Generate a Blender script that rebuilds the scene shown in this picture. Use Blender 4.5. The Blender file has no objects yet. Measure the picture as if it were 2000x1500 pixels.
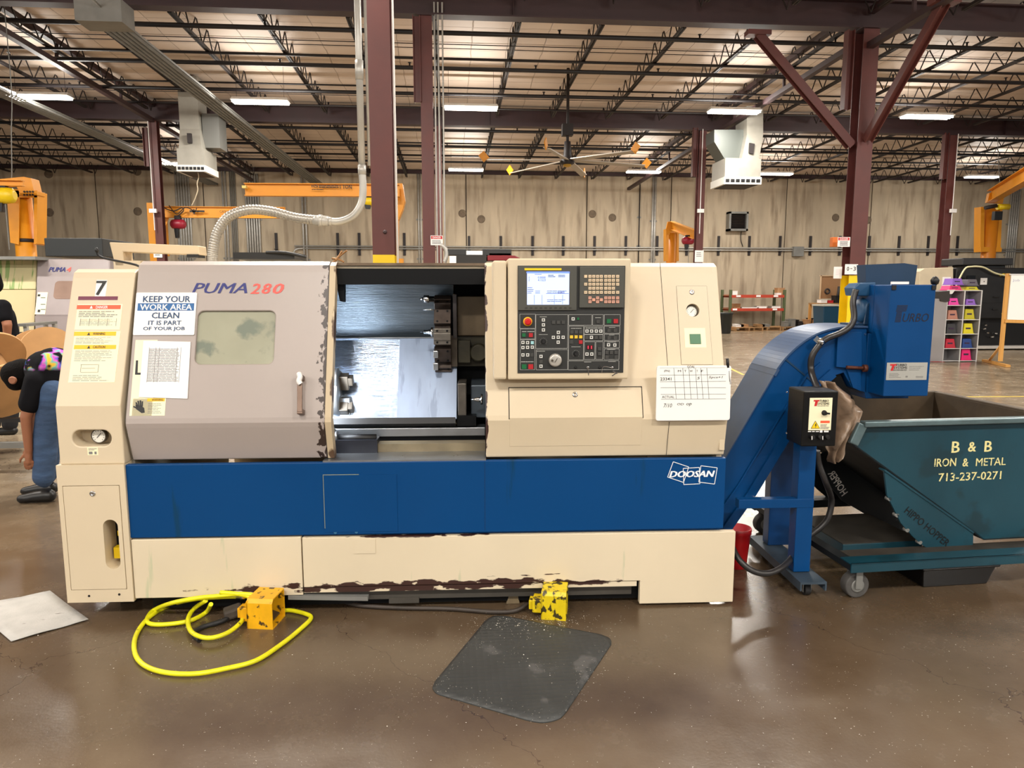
import bpy, bmesh, math, random
from math import sin, cos, tan, radians, pi, atan2, sqrt
from mathutils import Vector, Matrix
random.seed(7)
sc = bpy.context.scene
COL = sc.collection

# ---------------------------------------------------------------- camera, world, exposure
H = 1.6; FPX = 1400.0; PITCH = radians(7.6); YAW = radians(4.74)
cd = bpy.data.cameras.new('camera'); cam = bpy.data.objects.new('camera', cd); COL.objects.link(cam)
cd.sensor_width = 36; cd.lens = FPX / 2000 * 36; cd.clip_end = 200
FW = Vector((sin(YAW)*cos(PITCH), cos(YAW)*cos(PITCH), -sin(PITCH)))
RT = Vector((cos(YAW), -sin(YAW), 0)); UP = RT.cross(FW)
cam.matrix_world = Matrix(((RT.x, UP.x, -FW.x, 0), (RT.y, UP.y, -FW.y, 0), (RT.z, UP.z, -FW.z, H), (0, 0, 0, 1)))
sc.camera = cam
world = bpy.data.worlds.new('world'); sc.world = world; world.use_nodes = True
world.node_tree.nodes['Background'].inputs[0].default_value = (0.9, 0.95, 1, 1)
world.node_tree.nodes['Background'].inputs[1].default_value = 0.22  # even ambient fill, added where side and front walls are left out
vs = sc.view_settings
vs.view_transform = 'Standard'; vs.look = 'None'; vs.gamma = 1; vs.use_curve_mapping = False
vs.exposure = 0.0
LAMP_UP = 40.0
LAMP_W = 250.0          # watts of each ceiling fixture
LAMP_COL = (1.0, 0.955, 0.88)

# ---------------------------------------------------------------- frames and planes
def ray(px, py):
    return FW + RT*((px-1000)/FPX) + UP*((750-py)/FPX)
EYE = Vector((0, 0, H))
def Rz(d): return Matrix.Rotation(radians(d), 3, 'Z')
MR = Rz(-1.94)       # the lathe stands turned a little from the building
HR = Rz(3.0)         # the scrap hopper
WR = Rz(0)
class Plane:
    def __init__(s, o, u, v):
        s.o = Vector(o); s.u = Vector(u).normalized(); s.v = Vector(v).normalized(); s.n = s.u.cross(s.v)
    def uv(s, px, py):
        r = ray(px, py); t = (s.o-EYE).dot(s.n)/r.dot(s.n); q = EYE+r*t-s.o
        return q.dot(s.u), q.dot(s.v)
    def p(s, u, v, h=0.0): return s.o+s.u*u+s.v*v+s.n*h
    def at(s, px, py, h=0.0):
        u, v = s.uv(px, py); return s.p(u, v, h)
    def box(s, x0, y0, x1, y1):
        xm, ym = (x0+x1)/2, (y0+y1)/2
        return s.uv(x0, ym)[0], s.uv(x1, ym)[0], s.uv(xm, y1)[1], s.uv(xm, y0)[1]
def VP(y, R=WR): return Plane(R@Vector((0, y, 0)), R@Vector((1, 0, 0)), (0, 0, 1))       # vertical, faces the viewer
def XP(x, R=WR, s=1): return Plane(R@Vector((x, 0, 0)), R@Vector((0, s, 0)), (0, 0, 1))
def ZP(z, R=WR): return Plane((0, 0, z), R@Vector((1, 0, 0)), R@Vector((0, 1, 0)))
def SP(y1, z1, y2, z2, R=WR): return Plane(R@Vector((0, y1, z1)), R@Vector((1, 0, 0)), R@Vector((0, y2-y1, z2-z1)))
def yat(px, py, z, R=WR):
    """frame coordinates of a pixel on a horizontal plane"""
    return R.inverted() @ ZP(z, WR).at(px, py)

# ---------------------------------------------------------------- materials
def lin(c):
    return tuple(((x/255)/12.92 if x <= 10 else (((x/255)+0.055)/1.055)**2.4) for x in c)
MATS = {}
def mat(name, rgb=(128, 128, 128), rough=0.5, metal=0.0, var=0.0, scale=6.0, stretch=(1, 1, 1), bump=0.0, bscale=None,
        emit=0.0, alpha=1.0, spec=0.5, dark=None, dthr=0.6, dsoft=0.05, dscale=20.0, dstretch=(1, 1, 1), wear=None, coat=0.0, aniso=0.0, trans=0.0):
    if name in MATS: return MATS[name]
    m = bpy.data.materials.new(name); m.use_nodes = True; nt = m.node_tree; N = nt.nodes; L = nt.links
    b = N['Principled BSDF']; c = lin(rgb)
    b.inputs['Base Color'].default_value = (*c, 1); b.inputs['Roughness'].default_value = rough
    b.inputs['Metallic'].default_value = metal; b.inputs['Specular IOR Level'].default_value = spec
    b.inputs['Coat Weight'].default_value = coat; b.inputs['Coat Roughness'].default_value = 0.2
    if trans: b.inputs['Transmission Weight'].default_value = trans
    if emit: b.inputs['Emission Color'].default_value = (*c, 1); b.inputs['Emission Strength'].default_value = emit
    if alpha < 1: b.inputs['Alpha'].default_value = alpha
    m.diffuse_color = (*c, 1)
    if var or bump or dark or wear:
        tc = N.new('ShaderNodeTexCoord')
        def noise(sc_, st, det=5):
            mp = N.new('ShaderNodeMapping'); mp.inputs['Scale'].default_value = st; L.new(tc.outputs['Object'], mp.inputs[0])
            n = N.new('ShaderNodeTexNoise'); n.inputs['Scale'].default_value = sc_; n.inputs['Detail'].default_value = det
            L.new(mp.outputs[0], n.inputs[0]); return n.outputs[0]
        col = None
        if var:
            n = noise(scale, stretch); r = N.new('ShaderNodeValToRGB')
            r.color_ramp.elements[0].position = 0.3; r.color_ramp.elements[1].position = 0.7
            r.color_ramp.elements[0].color = (*[x*(1-var) for x in c], 1)
            r.color_ramp.elements[1].color = (*[min(1, x*(1+var*0.6)) for x in c], 1)
            L.new(n, r.inputs[0]); col = r.outputs[0]
            mr = N.new('ShaderNodeMapRange'); mr.inputs[3].default_value = max(0.02, rough-0.06); mr.inputs[4].default_value = min(1, rough+0.1)
            L.new(n, mr.inputs[0]); L.new(mr.outputs[0], b.inputs['Roughness'])
        def mixto(fac, rgb2):
            nonlocal col
            mx = N.new('ShaderNodeMix'); mx.data_type = 'RGBA'
            L.new(fac, mx.inputs[0])
            if col: L.new(col, mx.inputs[6])
            else: mx.inputs[6].default_value = (*c, 1)
            mx.inputs[7].default_value = (*lin(rgb2), 1); col = mx.outputs[2]
        if dark:
            n = noise(dscale, dstretch, 6); g = N.new('ShaderNodeMapRange')
            g.inputs[1].default_value = dthr; g.inputs[2].default_value = dthr+dsoft
            L.new(n, g.inputs[0]); mixto(g.outputs[0], dark)
        # wear: (axis, centre, halfwidth, threshold, noise scale, colour, stretch)
        for (ax, cen, hw, thr, ns, wc, st, cond) in (wear or []):
            sp = N.new('ShaderNodeSeparateXYZ'); L.new(tc.outputs['Object'], sp.inputs[0])
            def band(axis, ce, h):
                s1 = N.new('ShaderNodeMath'); s1.operation = 'SUBTRACT'; L.new(sp.outputs[axis], s1.inputs[0]); s1.inputs[1].default_value = ce
                s2 = N.new('ShaderNodeMath'); s2.operation = 'ABSOLUTE'; L.new(s1.outputs[0], s2.inputs[0])
                s3 = N.new('ShaderNodeMapRange'); s3.inputs[1].default_value = 0; s3.inputs[2].default_value = h
                s3.inputs[3].default_value = 1; s3.inputs[4].default_value = 0; L.new(s2.outputs[0], s3.inputs[0]); return s3.outputs[0]
            f = band(ax, cen, hw)
            for cc in (cond or []):
                g2 = band(*cc); mu = N.new('ShaderNodeMath'); mu.operation = 'MULTIPLY'; L.new(f, mu.inputs[0]); L.new(g2, mu.inputs[1])
                p = N.new('ShaderNodeMath'); p.operation = 'POWER'; L.new(mu.outputs[0], p.inputs[0]); p.inputs[1].default_value = 0.5; f = p.outputs[0]
            n = noise(ns, st, 6)
            mu = N.new('ShaderNodeMath'); mu.operation = 'MULTIPLY'; L.new(n, mu.inputs[0]); L.new(f, mu.inputs[1])
            g = N.new('ShaderNodeMapRange'); g.inputs[1].default_value = thr; g.inputs[2].default_value = thr+0.03; L.new(mu.outputs[0], g.inputs[0])
            mixto(g.outputs[0], wc)
        if col: L.new(col, b.inputs['Base Color'])
        if bump:
            n = noise(bscale or scale*4, stretch, 3); bp = N.new('ShaderNodeBump'); bp.inputs['Strength'].default_value = bump
            bp.inputs['Distance'].default_value = 0.01; L.new(n, bp.inputs['Height']); L.new(bp.outputs[0], b.inputs['Normal'])
    if aniso: b.inputs['Anisotropic'].default_value = aniso
    MATS[name] = m; return m

# ---------------------------------------------------------------- geometry builder
class B:
    def __init__(s): s.v = []; s.f = []; s.mi = []; s.m = 0; s.sm = []
    def face(s, idx, smooth=False): s.f.append(idx); s.mi.append(s.m); s.sm.append(smooth)
    def add(s, pts): k = len(s.v); s.v += [Vector(p) for p in pts]; return k
    def hexa(s, P):      # 8 points: bottom ring then top ring
        k = s.add(P)
        for q in ((3, 2, 1, 0), (4, 5, 6, 7), (0, 1, 5, 4), (1, 2, 6, 5), (2, 3, 7, 6), (3, 0, 4, 7)): s.face([k+i for i in q])
        return s
    def box(s, pl, u0, u1, v0, v1, h0, h1):
        if u0 > u1: u0, u1 = u1, u0
        if v0 > v1: v0, v1 = v1, v0
        if h0 > h1: h0, h1 = h1, h0
        return s.hexa([pl.p(u0, v0, h0), pl.p(u1, v0, h0), pl.p(u1, v1, h0), pl.p(u0, v1, h0),
                       pl.p(u0, v0, h1), pl.p(u1, v0, h1), pl.p(u1, v1, h1), pl.p(u0, v1, h1)])
    def pbox(s, pl, x0, y0, x1, y1, h0, h1): return s.box(pl, *pl.box(x0, y0, x1, y1), h0, h1)
    def wbox(s, R, x0, x1, y0, y1, z0, z1):
        pl = ZP(0, R); return s.box(pl, x0, x1, y0, y1, z0, z1)
    def prism(s, pl, pts, h0, h1, smooth=False):
        ar = sum(a[0]*b_[1]-b_[0]*a[1] for a, b_ in zip(pts, pts[1:]+pts[:1]))
        if ar < 0: pts = pts[::-1]
        n = len(pts); k = s.add([pl.p(u, v, h0) for u, v in pts]+[pl.p(u, v, h1) for u, v in pts])
        s.face(list(range(k+n-1, k-1, -1))); s.face(list(range(k+n, k+2*n)))
        for i in range(n): j = (i+1) % n; s.face([k+i, k+j, k+n+j, k+n+i], smooth)
        return s
    def pprism(s, pl, px, h0, h1): return s.prism(pl, [pl.uv(*q) for q in px], h0, h1)
    def bar(s, p0, p1, w, h, up=(0, 0, 1)):
        p0 = Vector(p0); p1 = Vector(p1); d = (p1-p0).normalized(); upv = Vector(up)
        a = d.cross(upv)
        if a.length < 1e-4: a = d.cross(Vector((1, 0, 0)))
        a.normalize(); c = a.cross(d).normalized(); a = a*(w/2); c = c*(h/2)
        return s.hexa([p0-a-c, p1-a-c, p1+a-c, p0+a-c, p0-a+c, p1-a+c, p1+a+c, p0+a+c])
    def cyl(s, p0, p1, r0, r1=None, seg=16, caps=True):
        r1 = r0 if r1 is None else r1
        p0 = Vector(p0); p1 = Vector(p1); d = (p1-p0).normalized(); a = d.orthogonal().normalized(); c = d.cross(a)
        k = s.add([p0+(a*cos(2*pi*i/seg)+c*sin(2*pi*i/seg))*r0 for i in range(seg)] +
                  [p1+(a*cos(2*pi*i/seg)+c*sin(2*pi*i/seg))*r1 for i in range(seg)])
        for i in range(seg): j = (i+1) % seg; s.face([k+i, k+j, k+seg+j, k+seg+i], seg > 6)
        if caps: s.face([k+i for i in range(seg-1, -1, -1)]); s.face([k+seg+i for i in range(seg)])
        return s
    def lathe(s, p0, d, prof, seg=24):
        """prof: (distance along axis, radius)"""
        p0 = Vector(p0); d = Vector(d).normalized(); a = d.orthogonal().normalized(); c = d.cross(a); n = len(prof)
        k = s.add([p0+d*t+(a*cos(2*pi*i/seg)+c*sin(2*pi*i/seg))*max(r, 1e-5) for t, r in prof for i in range(seg)])
        for q in range(n-1):
            for i in range(seg): j = (i+1) % seg; s.face([k+q*seg+i, k+q*seg+j, k+(q+1)*seg+j, k+(q+1)*seg+i], True)
        s.face([k+i for i in range(seg-1, -1, -1)]); s.face([k+(n-1)*seg+i for i in range(seg)])
        return s
    def tube(s, pts, r, seg=10, smooth_n=0, rf=None):
        pts = [Vector(p) for p in pts]
        if smooth_n: pts = catmull(pts, smooth_n)
        n = len(pts); k = len(s.v); prev = None
        for i, p in enumerate(pts):
            d = (pts[min(i+1, n-1)]-pts[max(i-1, 0)]).normalized()
            a = d.orthogonal().normalized() if prev is None else (prev-d*prev.dot(d)).normalized()
            prev = a; c = d.cross(a); rr = rf(i/(n-1), i) if rf else r
            s.add([p+(a*cos(2*pi*q/seg)+c*sin(2*pi*q/seg))*rr for q in range(seg)])
        for i in range(n-1):
            for q in range(seg): j = (q+1) % seg; s.face([k+i*seg+q, k+i*seg+j, k+(i+1)*seg+j, k+(i+1)*seg+q], True)
        s.face([k+q for q in range(seg-1, -1, -1)]); s.face([k+(n-1)*seg+q for q in range(seg)])
        return s
    def ibeam(s, p0, p1, w, h, t=0.02, up=(0, 0, 1)):
        p0 = Vector(p0); p1 = Vector(p1); d = (p1-p0).normalized(); a = d.cross(Vector(up))
        a.normalize(); c = a.cross(d).normalized()
        for o in (h/2-t/2, -h/2+t/2): s.bar(p0+c*o, p1+c*o, w, t, c)
        s.bar(p0, p1, t, h-2*t, c); return s
def catmull(P, n):
    out = []
    for i in range(len(P)-1):
        p0 = P[max(i-1, 0)]; p1 = P[i]; p2 = P[i+1]; p3 = P[min(i+2, len(P)-1)]
        for k in range(n):
            t = k/n; out.append(0.5*((2*p1)+(p2-p0)*t+(2*p0-5*p1+4*p2-p3)*t*t+(3*p1-p0-3*p2+p3)*t**3))
    out.append(P[-1]); return out
def tag(o, label=None, cat=None, group=None, kind=None):
    if label: o['label'] = label
    if cat: o['category'] = cat
    if group: o['group'] = group
    if kind: o['kind'] = kind
    return o
def thing(name, label, cat, loc=(0, 0, 0), R=WR, group=None, kind=None):
    o = bpy.data.objects.new(name, None); COL.objects.link(o); o.empty_display_size = 0.1
    o.matrix_world = Matrix.Translation(Vector(loc)) @ R.to_4x4()
    return tag(o, label, cat, group, kind)
def wm(o):      # world matrix without a depsgraph update
    return o.matrix_basis if o.parent is None else wm(o.parent) @ o.matrix_basis
def obj(name, b, mats, parent=None, label=None, cat=None, group=None, kind=None, bevel=0.0, R=None, seg=2, sub=0, origin=None):
    if not isinstance(mats, (list, tuple)): mats = [mats]
    me = bpy.data.meshes.new(name)
    if parent is None:
        lo = Vector([min(v[i] for v in b.v) for i in range(3)]); hi = Vector([max(v[i] for v in b.v) for i in range(3)])
        mw = Matrix.Translation(origin if origin is not None else Vector(((lo.x+hi.x)/2, (lo.y+hi.y)/2, lo.z))) @ (R or WR).to_4x4()
    else: mw = wm(parent)
    inv = mw.inverted()
    me.from_pydata([inv @ v for v in b.v], [], b.f)
    for m in mats: me.materials.append(m)
    me.polygons.foreach_set('material_index', b.mi); me.polygons.foreach_set('use_smooth', b.sm)
    me.update()
    o = bpy.data.objects.new(name, me); COL.objects.link(o)
    if parent is None: o.matrix_world = mw
    else: o.parent = parent
    if bevel:
        md = o.modifiers.new('bevel', 'BEVEL'); md.width = bevel; md.segments = seg; md.limit_method = 'ANGLE'; md.angle_limit = radians(40)
        md.harden_normals = False
    return tag(o, label, cat, group, kind)
def cutout(o, b):
    """cut a hole of the builder's shape out of the object and bake it"""
    me = bpy.data.meshes.new('c'); inv = wm(o).inverted(); me.from_pydata([inv @ v for v in b.v], [], b.f); me.update()
    c = bpy.data.objects.new('c', me); COL.objects.link(c); c.parent = o
    md = o.modifiers.new('hole', 'BOOLEAN'); md.object = c; md.solver = 'EXACT'; md.operation = 'DIFFERENCE'
    bpy.context.view_layer.update()
    dg = bpy.context.evaluated_depsgraph_get(); nm = bpy.data.meshes.new_from_object(o.evaluated_get(dg), depsgraph=dg)
    o.modifiers.clear(); o.data = nm; bpy.data.objects.remove(c); return o
TXT = {}
def text(s, pl, px, parent, m, shear=0.0, bold=0.0, h=0.002, uvbox=None, mirror=False, name='lettering', rot=0.0, thick=0.0):
    """lettering fitted to a pixel box (x0,y0,x1,y1) on a real surface; rot in degrees turns it in the surface"""
    fake = min(bold, .05)*1.15 if bold > .012 else 0; bold = 0.0 if 'M' in s else min(bold, .006)
    cu = bpy.data.curves.new('t', 'FONT'); cu.body = s; cu.shear = shear; cu.offset = bold; cu.resolution_u = 2
    t = bpy.data.objects.new('t', cu); COL.objects.link(t); bpy.context.view_layer.update()
    me = bpy.data.meshes.new_from_object(t); bpy.data.objects.remove(t)
    xs = [v.co.x for v in me.vertices]; ys = [v.co.y for v in me.vertices]
    if not xs: return None
    x0, x1, y0, y1 = min(xs), max(xs), min(ys), max(ys)
    u0, u1, v0, v1 = uvbox if uvbox else pl.box(*px)
    inv = wm(parent).inverted(); cu_, cv_ = (u0+u1)/2, (v0+v1)/2; cr, sr = cos(radians(rot)), sin(radians(rot))
    for v in me.vertices:
        a = (v.co.x-x0)/(x1-x0); b_ = (v.co.y-y0)/(y1-y0)
        if mirror: a = 1-a
        du = (a-0.5)*(u1-u0); dv = (b_-0.5)*(v1-v0)
        v.co = inv @ pl.p(cu_+du*cr-dv*sr, cv_+du*sr+dv*cr, h)
    me.materials.clear(); me.materials.append(m)
    if fake:      # heavier strokes: the same letters printed a hair to each side
        e = (u1-u0)*fake/max(len(s), 1); q = inv.to_3x3()
        vs_ = [v.co.copy() for v in me.vertices]; fs_ = [tuple(p.vertices) for p in me.polygons]; n0 = len(vs_); V2 = list(vs_); F2 = list(fs_)
        for k in (-1, 1):
            off = len(V2); d = (q @ pl.u)*(e*k)+(q @ pl.n)*(.0001*k); V2 += [v+d for v in vs_]; F2 += [tuple(i+off for i in f) for f in fs_]
        me2 = bpy.data.meshes.new('t'); me2.from_pydata(V2, [], F2); me2.materials.append(m); me = me2
    o = bpy.data.objects.new(name, me); COL.objects.link(o); o.parent = parent; return o
def rrect(u0, u1, v0, v1, r, n=5):
    P = []
    for cx, cy, a0 in ((u1-r, v1-r, 0), (u0+r, v1-r, 90), (u0+r, v0+r, 180), (u1-r, v0+r, 270)):
        for i in range(n+1): a = radians(a0+90*i/n); P.append((cx+r*cos(a), cy+r*sin(a)))
    return P
def lines(b, pl, x0, y0, x1, y1, n, h=0.0015, frac=0.45, ragged=0.35):
    """small print too fine to read: thin printed lines"""
    u0, u1, v0, v1 = pl.box(x0, y0, x1, y1); st = (v1-v0)/n
    for i in range(n):
        a = v0+st*(i+0.5); e = u1-(u1-u0)*ragged*random.random()
        u = u0
        while u < e-1e-4:
            w = min(e-u, (u1-u0)*random.uniform(0.08, 0.25)); b.box(pl, u, u+w*0.88, a-st*frac/2, a+st*frac/2, 0.0002, h); u += w
def prof_extrude(b, R, prof, x0, x1, th=None):
    """prof: (y,z) list; closed solid extruded in frame x"""
    pl = Plane(R @ Vector((x0, 0, 0)), R @ Vector((0, 1, 0)), (0, 0, 1)); b.prism(pl, prof, 0, x1-x0)
# ================================================================ THE BUILDING
ORD = ['first', 'second', 'third', 'fourth', 'fifth', 'sixth', 'seventh', 'eighth', 'ninth', 'tenth', 'eleventh', 'twelfth', 'thirteenth',
       'fourteenth', 'fifteenth', 'sixteenth', 'seventeenth', 'eighteenth', 'nineteenth', 'twentieth', 'twenty-first', 'twenty-second', 'twenty-third',
       'twenty-fourth', 'twenty-fifth', 'twenty-sixth', 'twenty-seventh', 'twenty-eighth', 'twenty-ninth', 'thirtieth']
def proj(p):
    d = Vector(p)-EYE; w = d.dot(FW)
    return (1000+FPX*d.dot(RT)/w, 750-FPX*d.dot(UP)/w) if w > 0.1 else (-9e9, -9e9)
def seen(a, b_, n=24, m=0):
    a, b_ = Vector(a), Vector(b_)
    return any(-m < q[0] < 2000+m and -m < q[1] < 1500+m for q in (proj(a.lerp(b_, i/n)) for i in range(n+1)))
YW = 29.5
def roof(y): return 6.55-0.017*(y-12.5)
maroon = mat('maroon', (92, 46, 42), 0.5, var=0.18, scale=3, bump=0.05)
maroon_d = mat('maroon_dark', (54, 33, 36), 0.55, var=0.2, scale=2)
black_iron = mat('black_iron', (34, 27, 27), 0.6, var=0.2)
pipe_m = mat('sprinkler_pipe', (30, 25, 26), 0.45, var=0.2)
galv = mat('galvanized', (178, 176, 170), 0.38, 0.35, var=0.15, scale=9)
galv_d = mat('galvanized_dull', (128, 128, 124), 0.5, 0.15, var=0.15, scale=5)
crane_y = mat('crane_orange', (222, 146, 22), 0.42, var=0.08, scale=3)
yellow = mat('safety_yellow', (235, 200, 10), 0.45, var=0.08, scale=4)
white_m = mat('white_print', (236, 234, 232), 0.6)
black_m = mat('black_print', (10, 10, 12), 0.5)
red_m = mat('red_print', (190, 30, 34), 0.5)
rubber = mat('black_rubber', (24, 24, 26), 0.55, var=0.2, scale=12, bump=0.1)
greyink = mat('grey_ink', (120, 118, 116), 0.7)

# floor: polished, stained concrete
OY = -(YW+0.3-14)/2      # the floor's origin lies at its middle
def floor_mat():
    m = bpy.data.materials.new('stained_concrete_floor'); m.use_nodes = True; nt = m.node_tree; N = nt.nodes; L = nt.links; b = N['Principled BSDF']
    tc = N.new('ShaderNodeTexCoord')
    def noise(s, d=6, r=0.6, src=None):
        n = N.new('ShaderNodeTexNoise'); n.inputs['Scale'].default_value = s; n.inputs['Detail'].default_value = d; n.inputs['Roughness'].default_value = r
        L.new(src or tc.outputs['Object'], n.inputs[0]); return n
    def ramp(src, st):
        r = N.new('ShaderNodeValToRGB'); e = r.color_ramp.elements
        while len(e) < len(st): e.new(0.5)
        for el, (p, c) in zip(e, st): el.position = p; el.color = (*lin(c), 1)
        L.new(src, r.inputs[0]); return r.outputs[0]
    def mix(f, a, c2):
        mx = N.new('ShaderNodeMix'); mx.data_type = 'RGBA'
        if isinstance(f, float): mx.inputs[0].default_value = f
        else: L.new(f, mx.inputs[0])
        L.new(a, mx.inputs[6])
        if isinstance(c2, tuple): mx.inputs[7].default_value = (*lin(c2), 1)
        else: L.new(c2, mx.inputs[7])
        return mx.outputs[2]
    n1 = noise(0.55, 8, 0.62); n2 = noise(3.2, 8, 0.7); n3 = noise(70, 3)
    c1 = ramp(n1.outputs[0], [(0.33, (70, 56, 41)), (0.48, (87, 71, 54)), (0.6, (98, 83, 66)), (0.72, (110, 97, 80))])
    c2 = ramp(n2.outputs[0], [(0.3, (73, 59, 44)), (0.5, (90, 75, 58)), (0.7, (101, 87, 70))])
    c = mix(0.3, c1, c2)
    # oily brown round the lathe; cleaner farther back, wall reflection painted into the tone
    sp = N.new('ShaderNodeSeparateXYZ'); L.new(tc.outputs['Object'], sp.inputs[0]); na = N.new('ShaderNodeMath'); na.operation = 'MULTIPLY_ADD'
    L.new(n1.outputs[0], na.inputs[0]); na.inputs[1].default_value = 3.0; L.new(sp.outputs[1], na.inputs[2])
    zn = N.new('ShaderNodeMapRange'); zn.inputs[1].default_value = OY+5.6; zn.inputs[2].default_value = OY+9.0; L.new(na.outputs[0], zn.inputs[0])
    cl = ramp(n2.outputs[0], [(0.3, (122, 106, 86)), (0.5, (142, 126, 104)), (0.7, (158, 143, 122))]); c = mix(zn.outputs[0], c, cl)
    # scattered chips and specks of swarf
    v = N.new('ShaderNodeTexVoronoi'); v.inputs['Scale'].default_value = 55; L.new(tc.outputs['Object'], v.inputs[0])
    lt = N.new('ShaderNodeMath'); lt.operation = 'LESS_THAN'; lt.inputs[1].default_value = 0.085; L.new(v.outputs['Distance'], lt.inputs[0])
    n4 = noise(1.6, 4); gt = N.new('ShaderNodeMapRange'); gt.inputs[1].default_value = 0.5; gt.inputs[2].default_value = 0.62; L.new(n4.outputs[0], gt.inputs[0])
    mu = N.new('ShaderNodeMath'); mu.operation = 'MULTIPLY'; L.new(lt.outputs[0], mu.inputs[0]); L.new(gt.outputs[0], mu.inputs[1])
    mu2 = N.new('ShaderNodeMath'); mu2.operation = 'MULTIPLY'; L.new(mu.outputs[0], mu2.inputs[0]); mu2.inputs[1].default_value = 0.7
    c = mix(mu2.outputs[0], c, (196, 184, 166))
    # crack lines
    nd = noise(2.2, 5); ad = N.new('ShaderNodeVectorMath'); ad.operation = 'SCALE'; L.new(nd.outputs[1], ad.inputs[0]); ad.inputs[3].default_value = 0.55
    av = N.new('ShaderNodeVectorMath'); L.new(tc.outputs['Object'], av.inputs[0]); L.new(ad.outputs[0], av.inputs[1])
    vc = N.new('ShaderNodeTexVoronoi'); vc.feature = 'DISTANCE_TO_EDGE'; vc.inputs['Scale'].default_value = 0.42; L.new(av.outputs[0], vc.inputs[0])
    ck = N.new('ShaderNodeMath'); ck.operation = 'LESS_THAN'; ck.inputs[1].default_value = 0.0008; L.new(vc.outputs['Distance'], ck.inputs[0])
    c = mix(ck.outputs[0], c, (66, 50, 38))
    L.new(c, b.inputs['Base Color'])
    rr = N.new('ShaderNodeMapRange'); rr.inputs[1].default_value = 0.35; rr.inputs[2].default_value = 0.7; rr.inputs[3].default_value = 0.2; rr.inputs[4].default_value = 0.3
    L.new(n2.outputs[0], rr.inputs[0]); L.new(rr.outputs[0], b.inputs['Roughness']); b.inputs['Specular IOR Level'].default_value = 0.75
    bp = N.new('ShaderNodeBump'); bp.inputs['Strength'].default_value = 0.12; bp.inputs['Distance'].default_value = 0.004
    L.new(n3.outputs[0], bp.inputs['Height']); L.new(bp.outputs[0], b.inputs['Normal'])
    return m
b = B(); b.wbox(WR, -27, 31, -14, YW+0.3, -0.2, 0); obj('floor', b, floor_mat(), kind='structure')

# ceiling: quilted insulation under a sloped roof deck
def ceil_mat():
    m = bpy.data.materials.new('quilted_insulation'); m.use_nodes = True; nt = m.node_tree; N = nt.nodes; L = nt.links; b = N['Principled BSDF']
    tc = N.new('ShaderNodeTexCoord'); br = N.new('ShaderNodeTexBrick'); br.offset = 0; br.inputs['Scale'].default_value = 1
    br.inputs['Brick Width'].default_value = 0.75; br.inputs['Row Height'].default_value = 0.42; br.inputs['Mortar Size'].default_value = 0.014; br.inputs['Mortar Smooth'].default_value = 0.8
    br.inputs['Color1'].default_value = (*lin((222, 204, 188)), 1); br.inputs['Color2'].default_value = (*lin((214, 196, 180)), 1); br.inputs['Mortar'].default_value = (*lin((182, 164, 148)), 1)
    n = N.new('ShaderNodeTexNoise'); n.inputs['Scale'].default_value = 1.4; n.inputs['Detail'].default_value = 5; L.new(tc.outputs['Object'], n.inputs[0])
    sc_ = N.new('ShaderNodeVectorMath'); sc_.operation = 'SCALE'; sc_.inputs[3].default_value = 0.12; L.new(n.outputs[1], sc_.inputs[0])
    ad = N.new('ShaderNodeVectorMath'); L.new(tc.outputs['Object'], ad.inputs[0]); L.new(sc_.outputs[0], ad.inputs[1]); L.new(ad.outputs[0], br.inputs[0])
    L.new(br.outputs[0], b.inputs['Base Color']); b.inputs['Roughness'].default_value = 0.6
    bp = N.new('ShaderNodeBump'); bp.inputs['Strength'].default_value = 0.5; bp.inputs['Distance'].default_value = 0.05; L.new(br.outputs['Fac'], bp.inputs['Height']); bp.invert = True
    L.new(bp.outputs[0], b.inputs['Normal']); return m
b = B(); Y0 = -14
b.hexa([(-27, Y0, roof(Y0)), (31, Y0, roof(Y0)), (31, YW, roof(YW)), (-27, YW, roof(YW)), (-27, Y0, roof(Y0)+.2), (31, Y0, roof(Y0)+.2), (31, YW, roof(YW)+.2), (-27, YW, roof(YW)+.2)])
obj('ceiling', b, ceil_mat(), kind='structure')

# walls: tilt-up concrete panels
conc = mat('tilt_up_concrete', (182, 167, 144), 0.8, var=0.2, scale=1.1, stretch=(1.6, 1, 0.35), bump=0.03, bscale=14, dark=(142, 127, 107), dthr=0.5, dsoft=.2, dscale=1.7, dstretch=(2.2, 1, 0.3))
conc_b = mat('plain_concrete', (185, 170, 148), 0.85, var=0.15, scale=0.8)
wall = thing('wall_back', None, None, (0, YW, 0), kind='structure')
b = B(); b.wbox(WR, -27, 31, YW+0.04, YW+0.3, 0, 6.7); obj('backing', b, mat('joint_dark', (50, 42, 36), 0.9), wall)  # dark backing that fills the joints between wall panels
jx = [-27, -21.5, -13.6, -9.6, -2.95, 0.6, 5.5, 9.0, 13.9, 17.6, 20.9, 26, 31]
for a, c in zip(jx, jx[1:]):
    b = B(); b.wbox(WR, a+0.02, c-0.02, YW, YW+0.16, 0.0, roof(YW)-0.01); obj('wall_panel', b, conc, wall)
for k, (px, py) in enumerate([(97, 415), (269, 413), (95, 340), (268, 335), (903, 417), (940, 428), (1157, 418), (1196, 425), (1300+395, 430), (1838, 432), (1632, 425)]):
    p = VP(YW).at(px, py); b = B(); b.lathe(p+Vector((0, 0.01, 0)), (0, -1, 0), [(0, 0.16), (0.015, 0.16), (0.02, 0.11), (0.012, 0.06)], 14)
    obj('grout_patch', b, mat('grout', (112, 98, 82), 0.9, var=0.3, scale=8), wall)
b = B(); b.wbox(WR, -27, 31, YW-0.12, YW, roof(YW)-0.16, roof(YW)-0.03); obj('trim_1', b, maroon_d, kind='structure')

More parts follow.
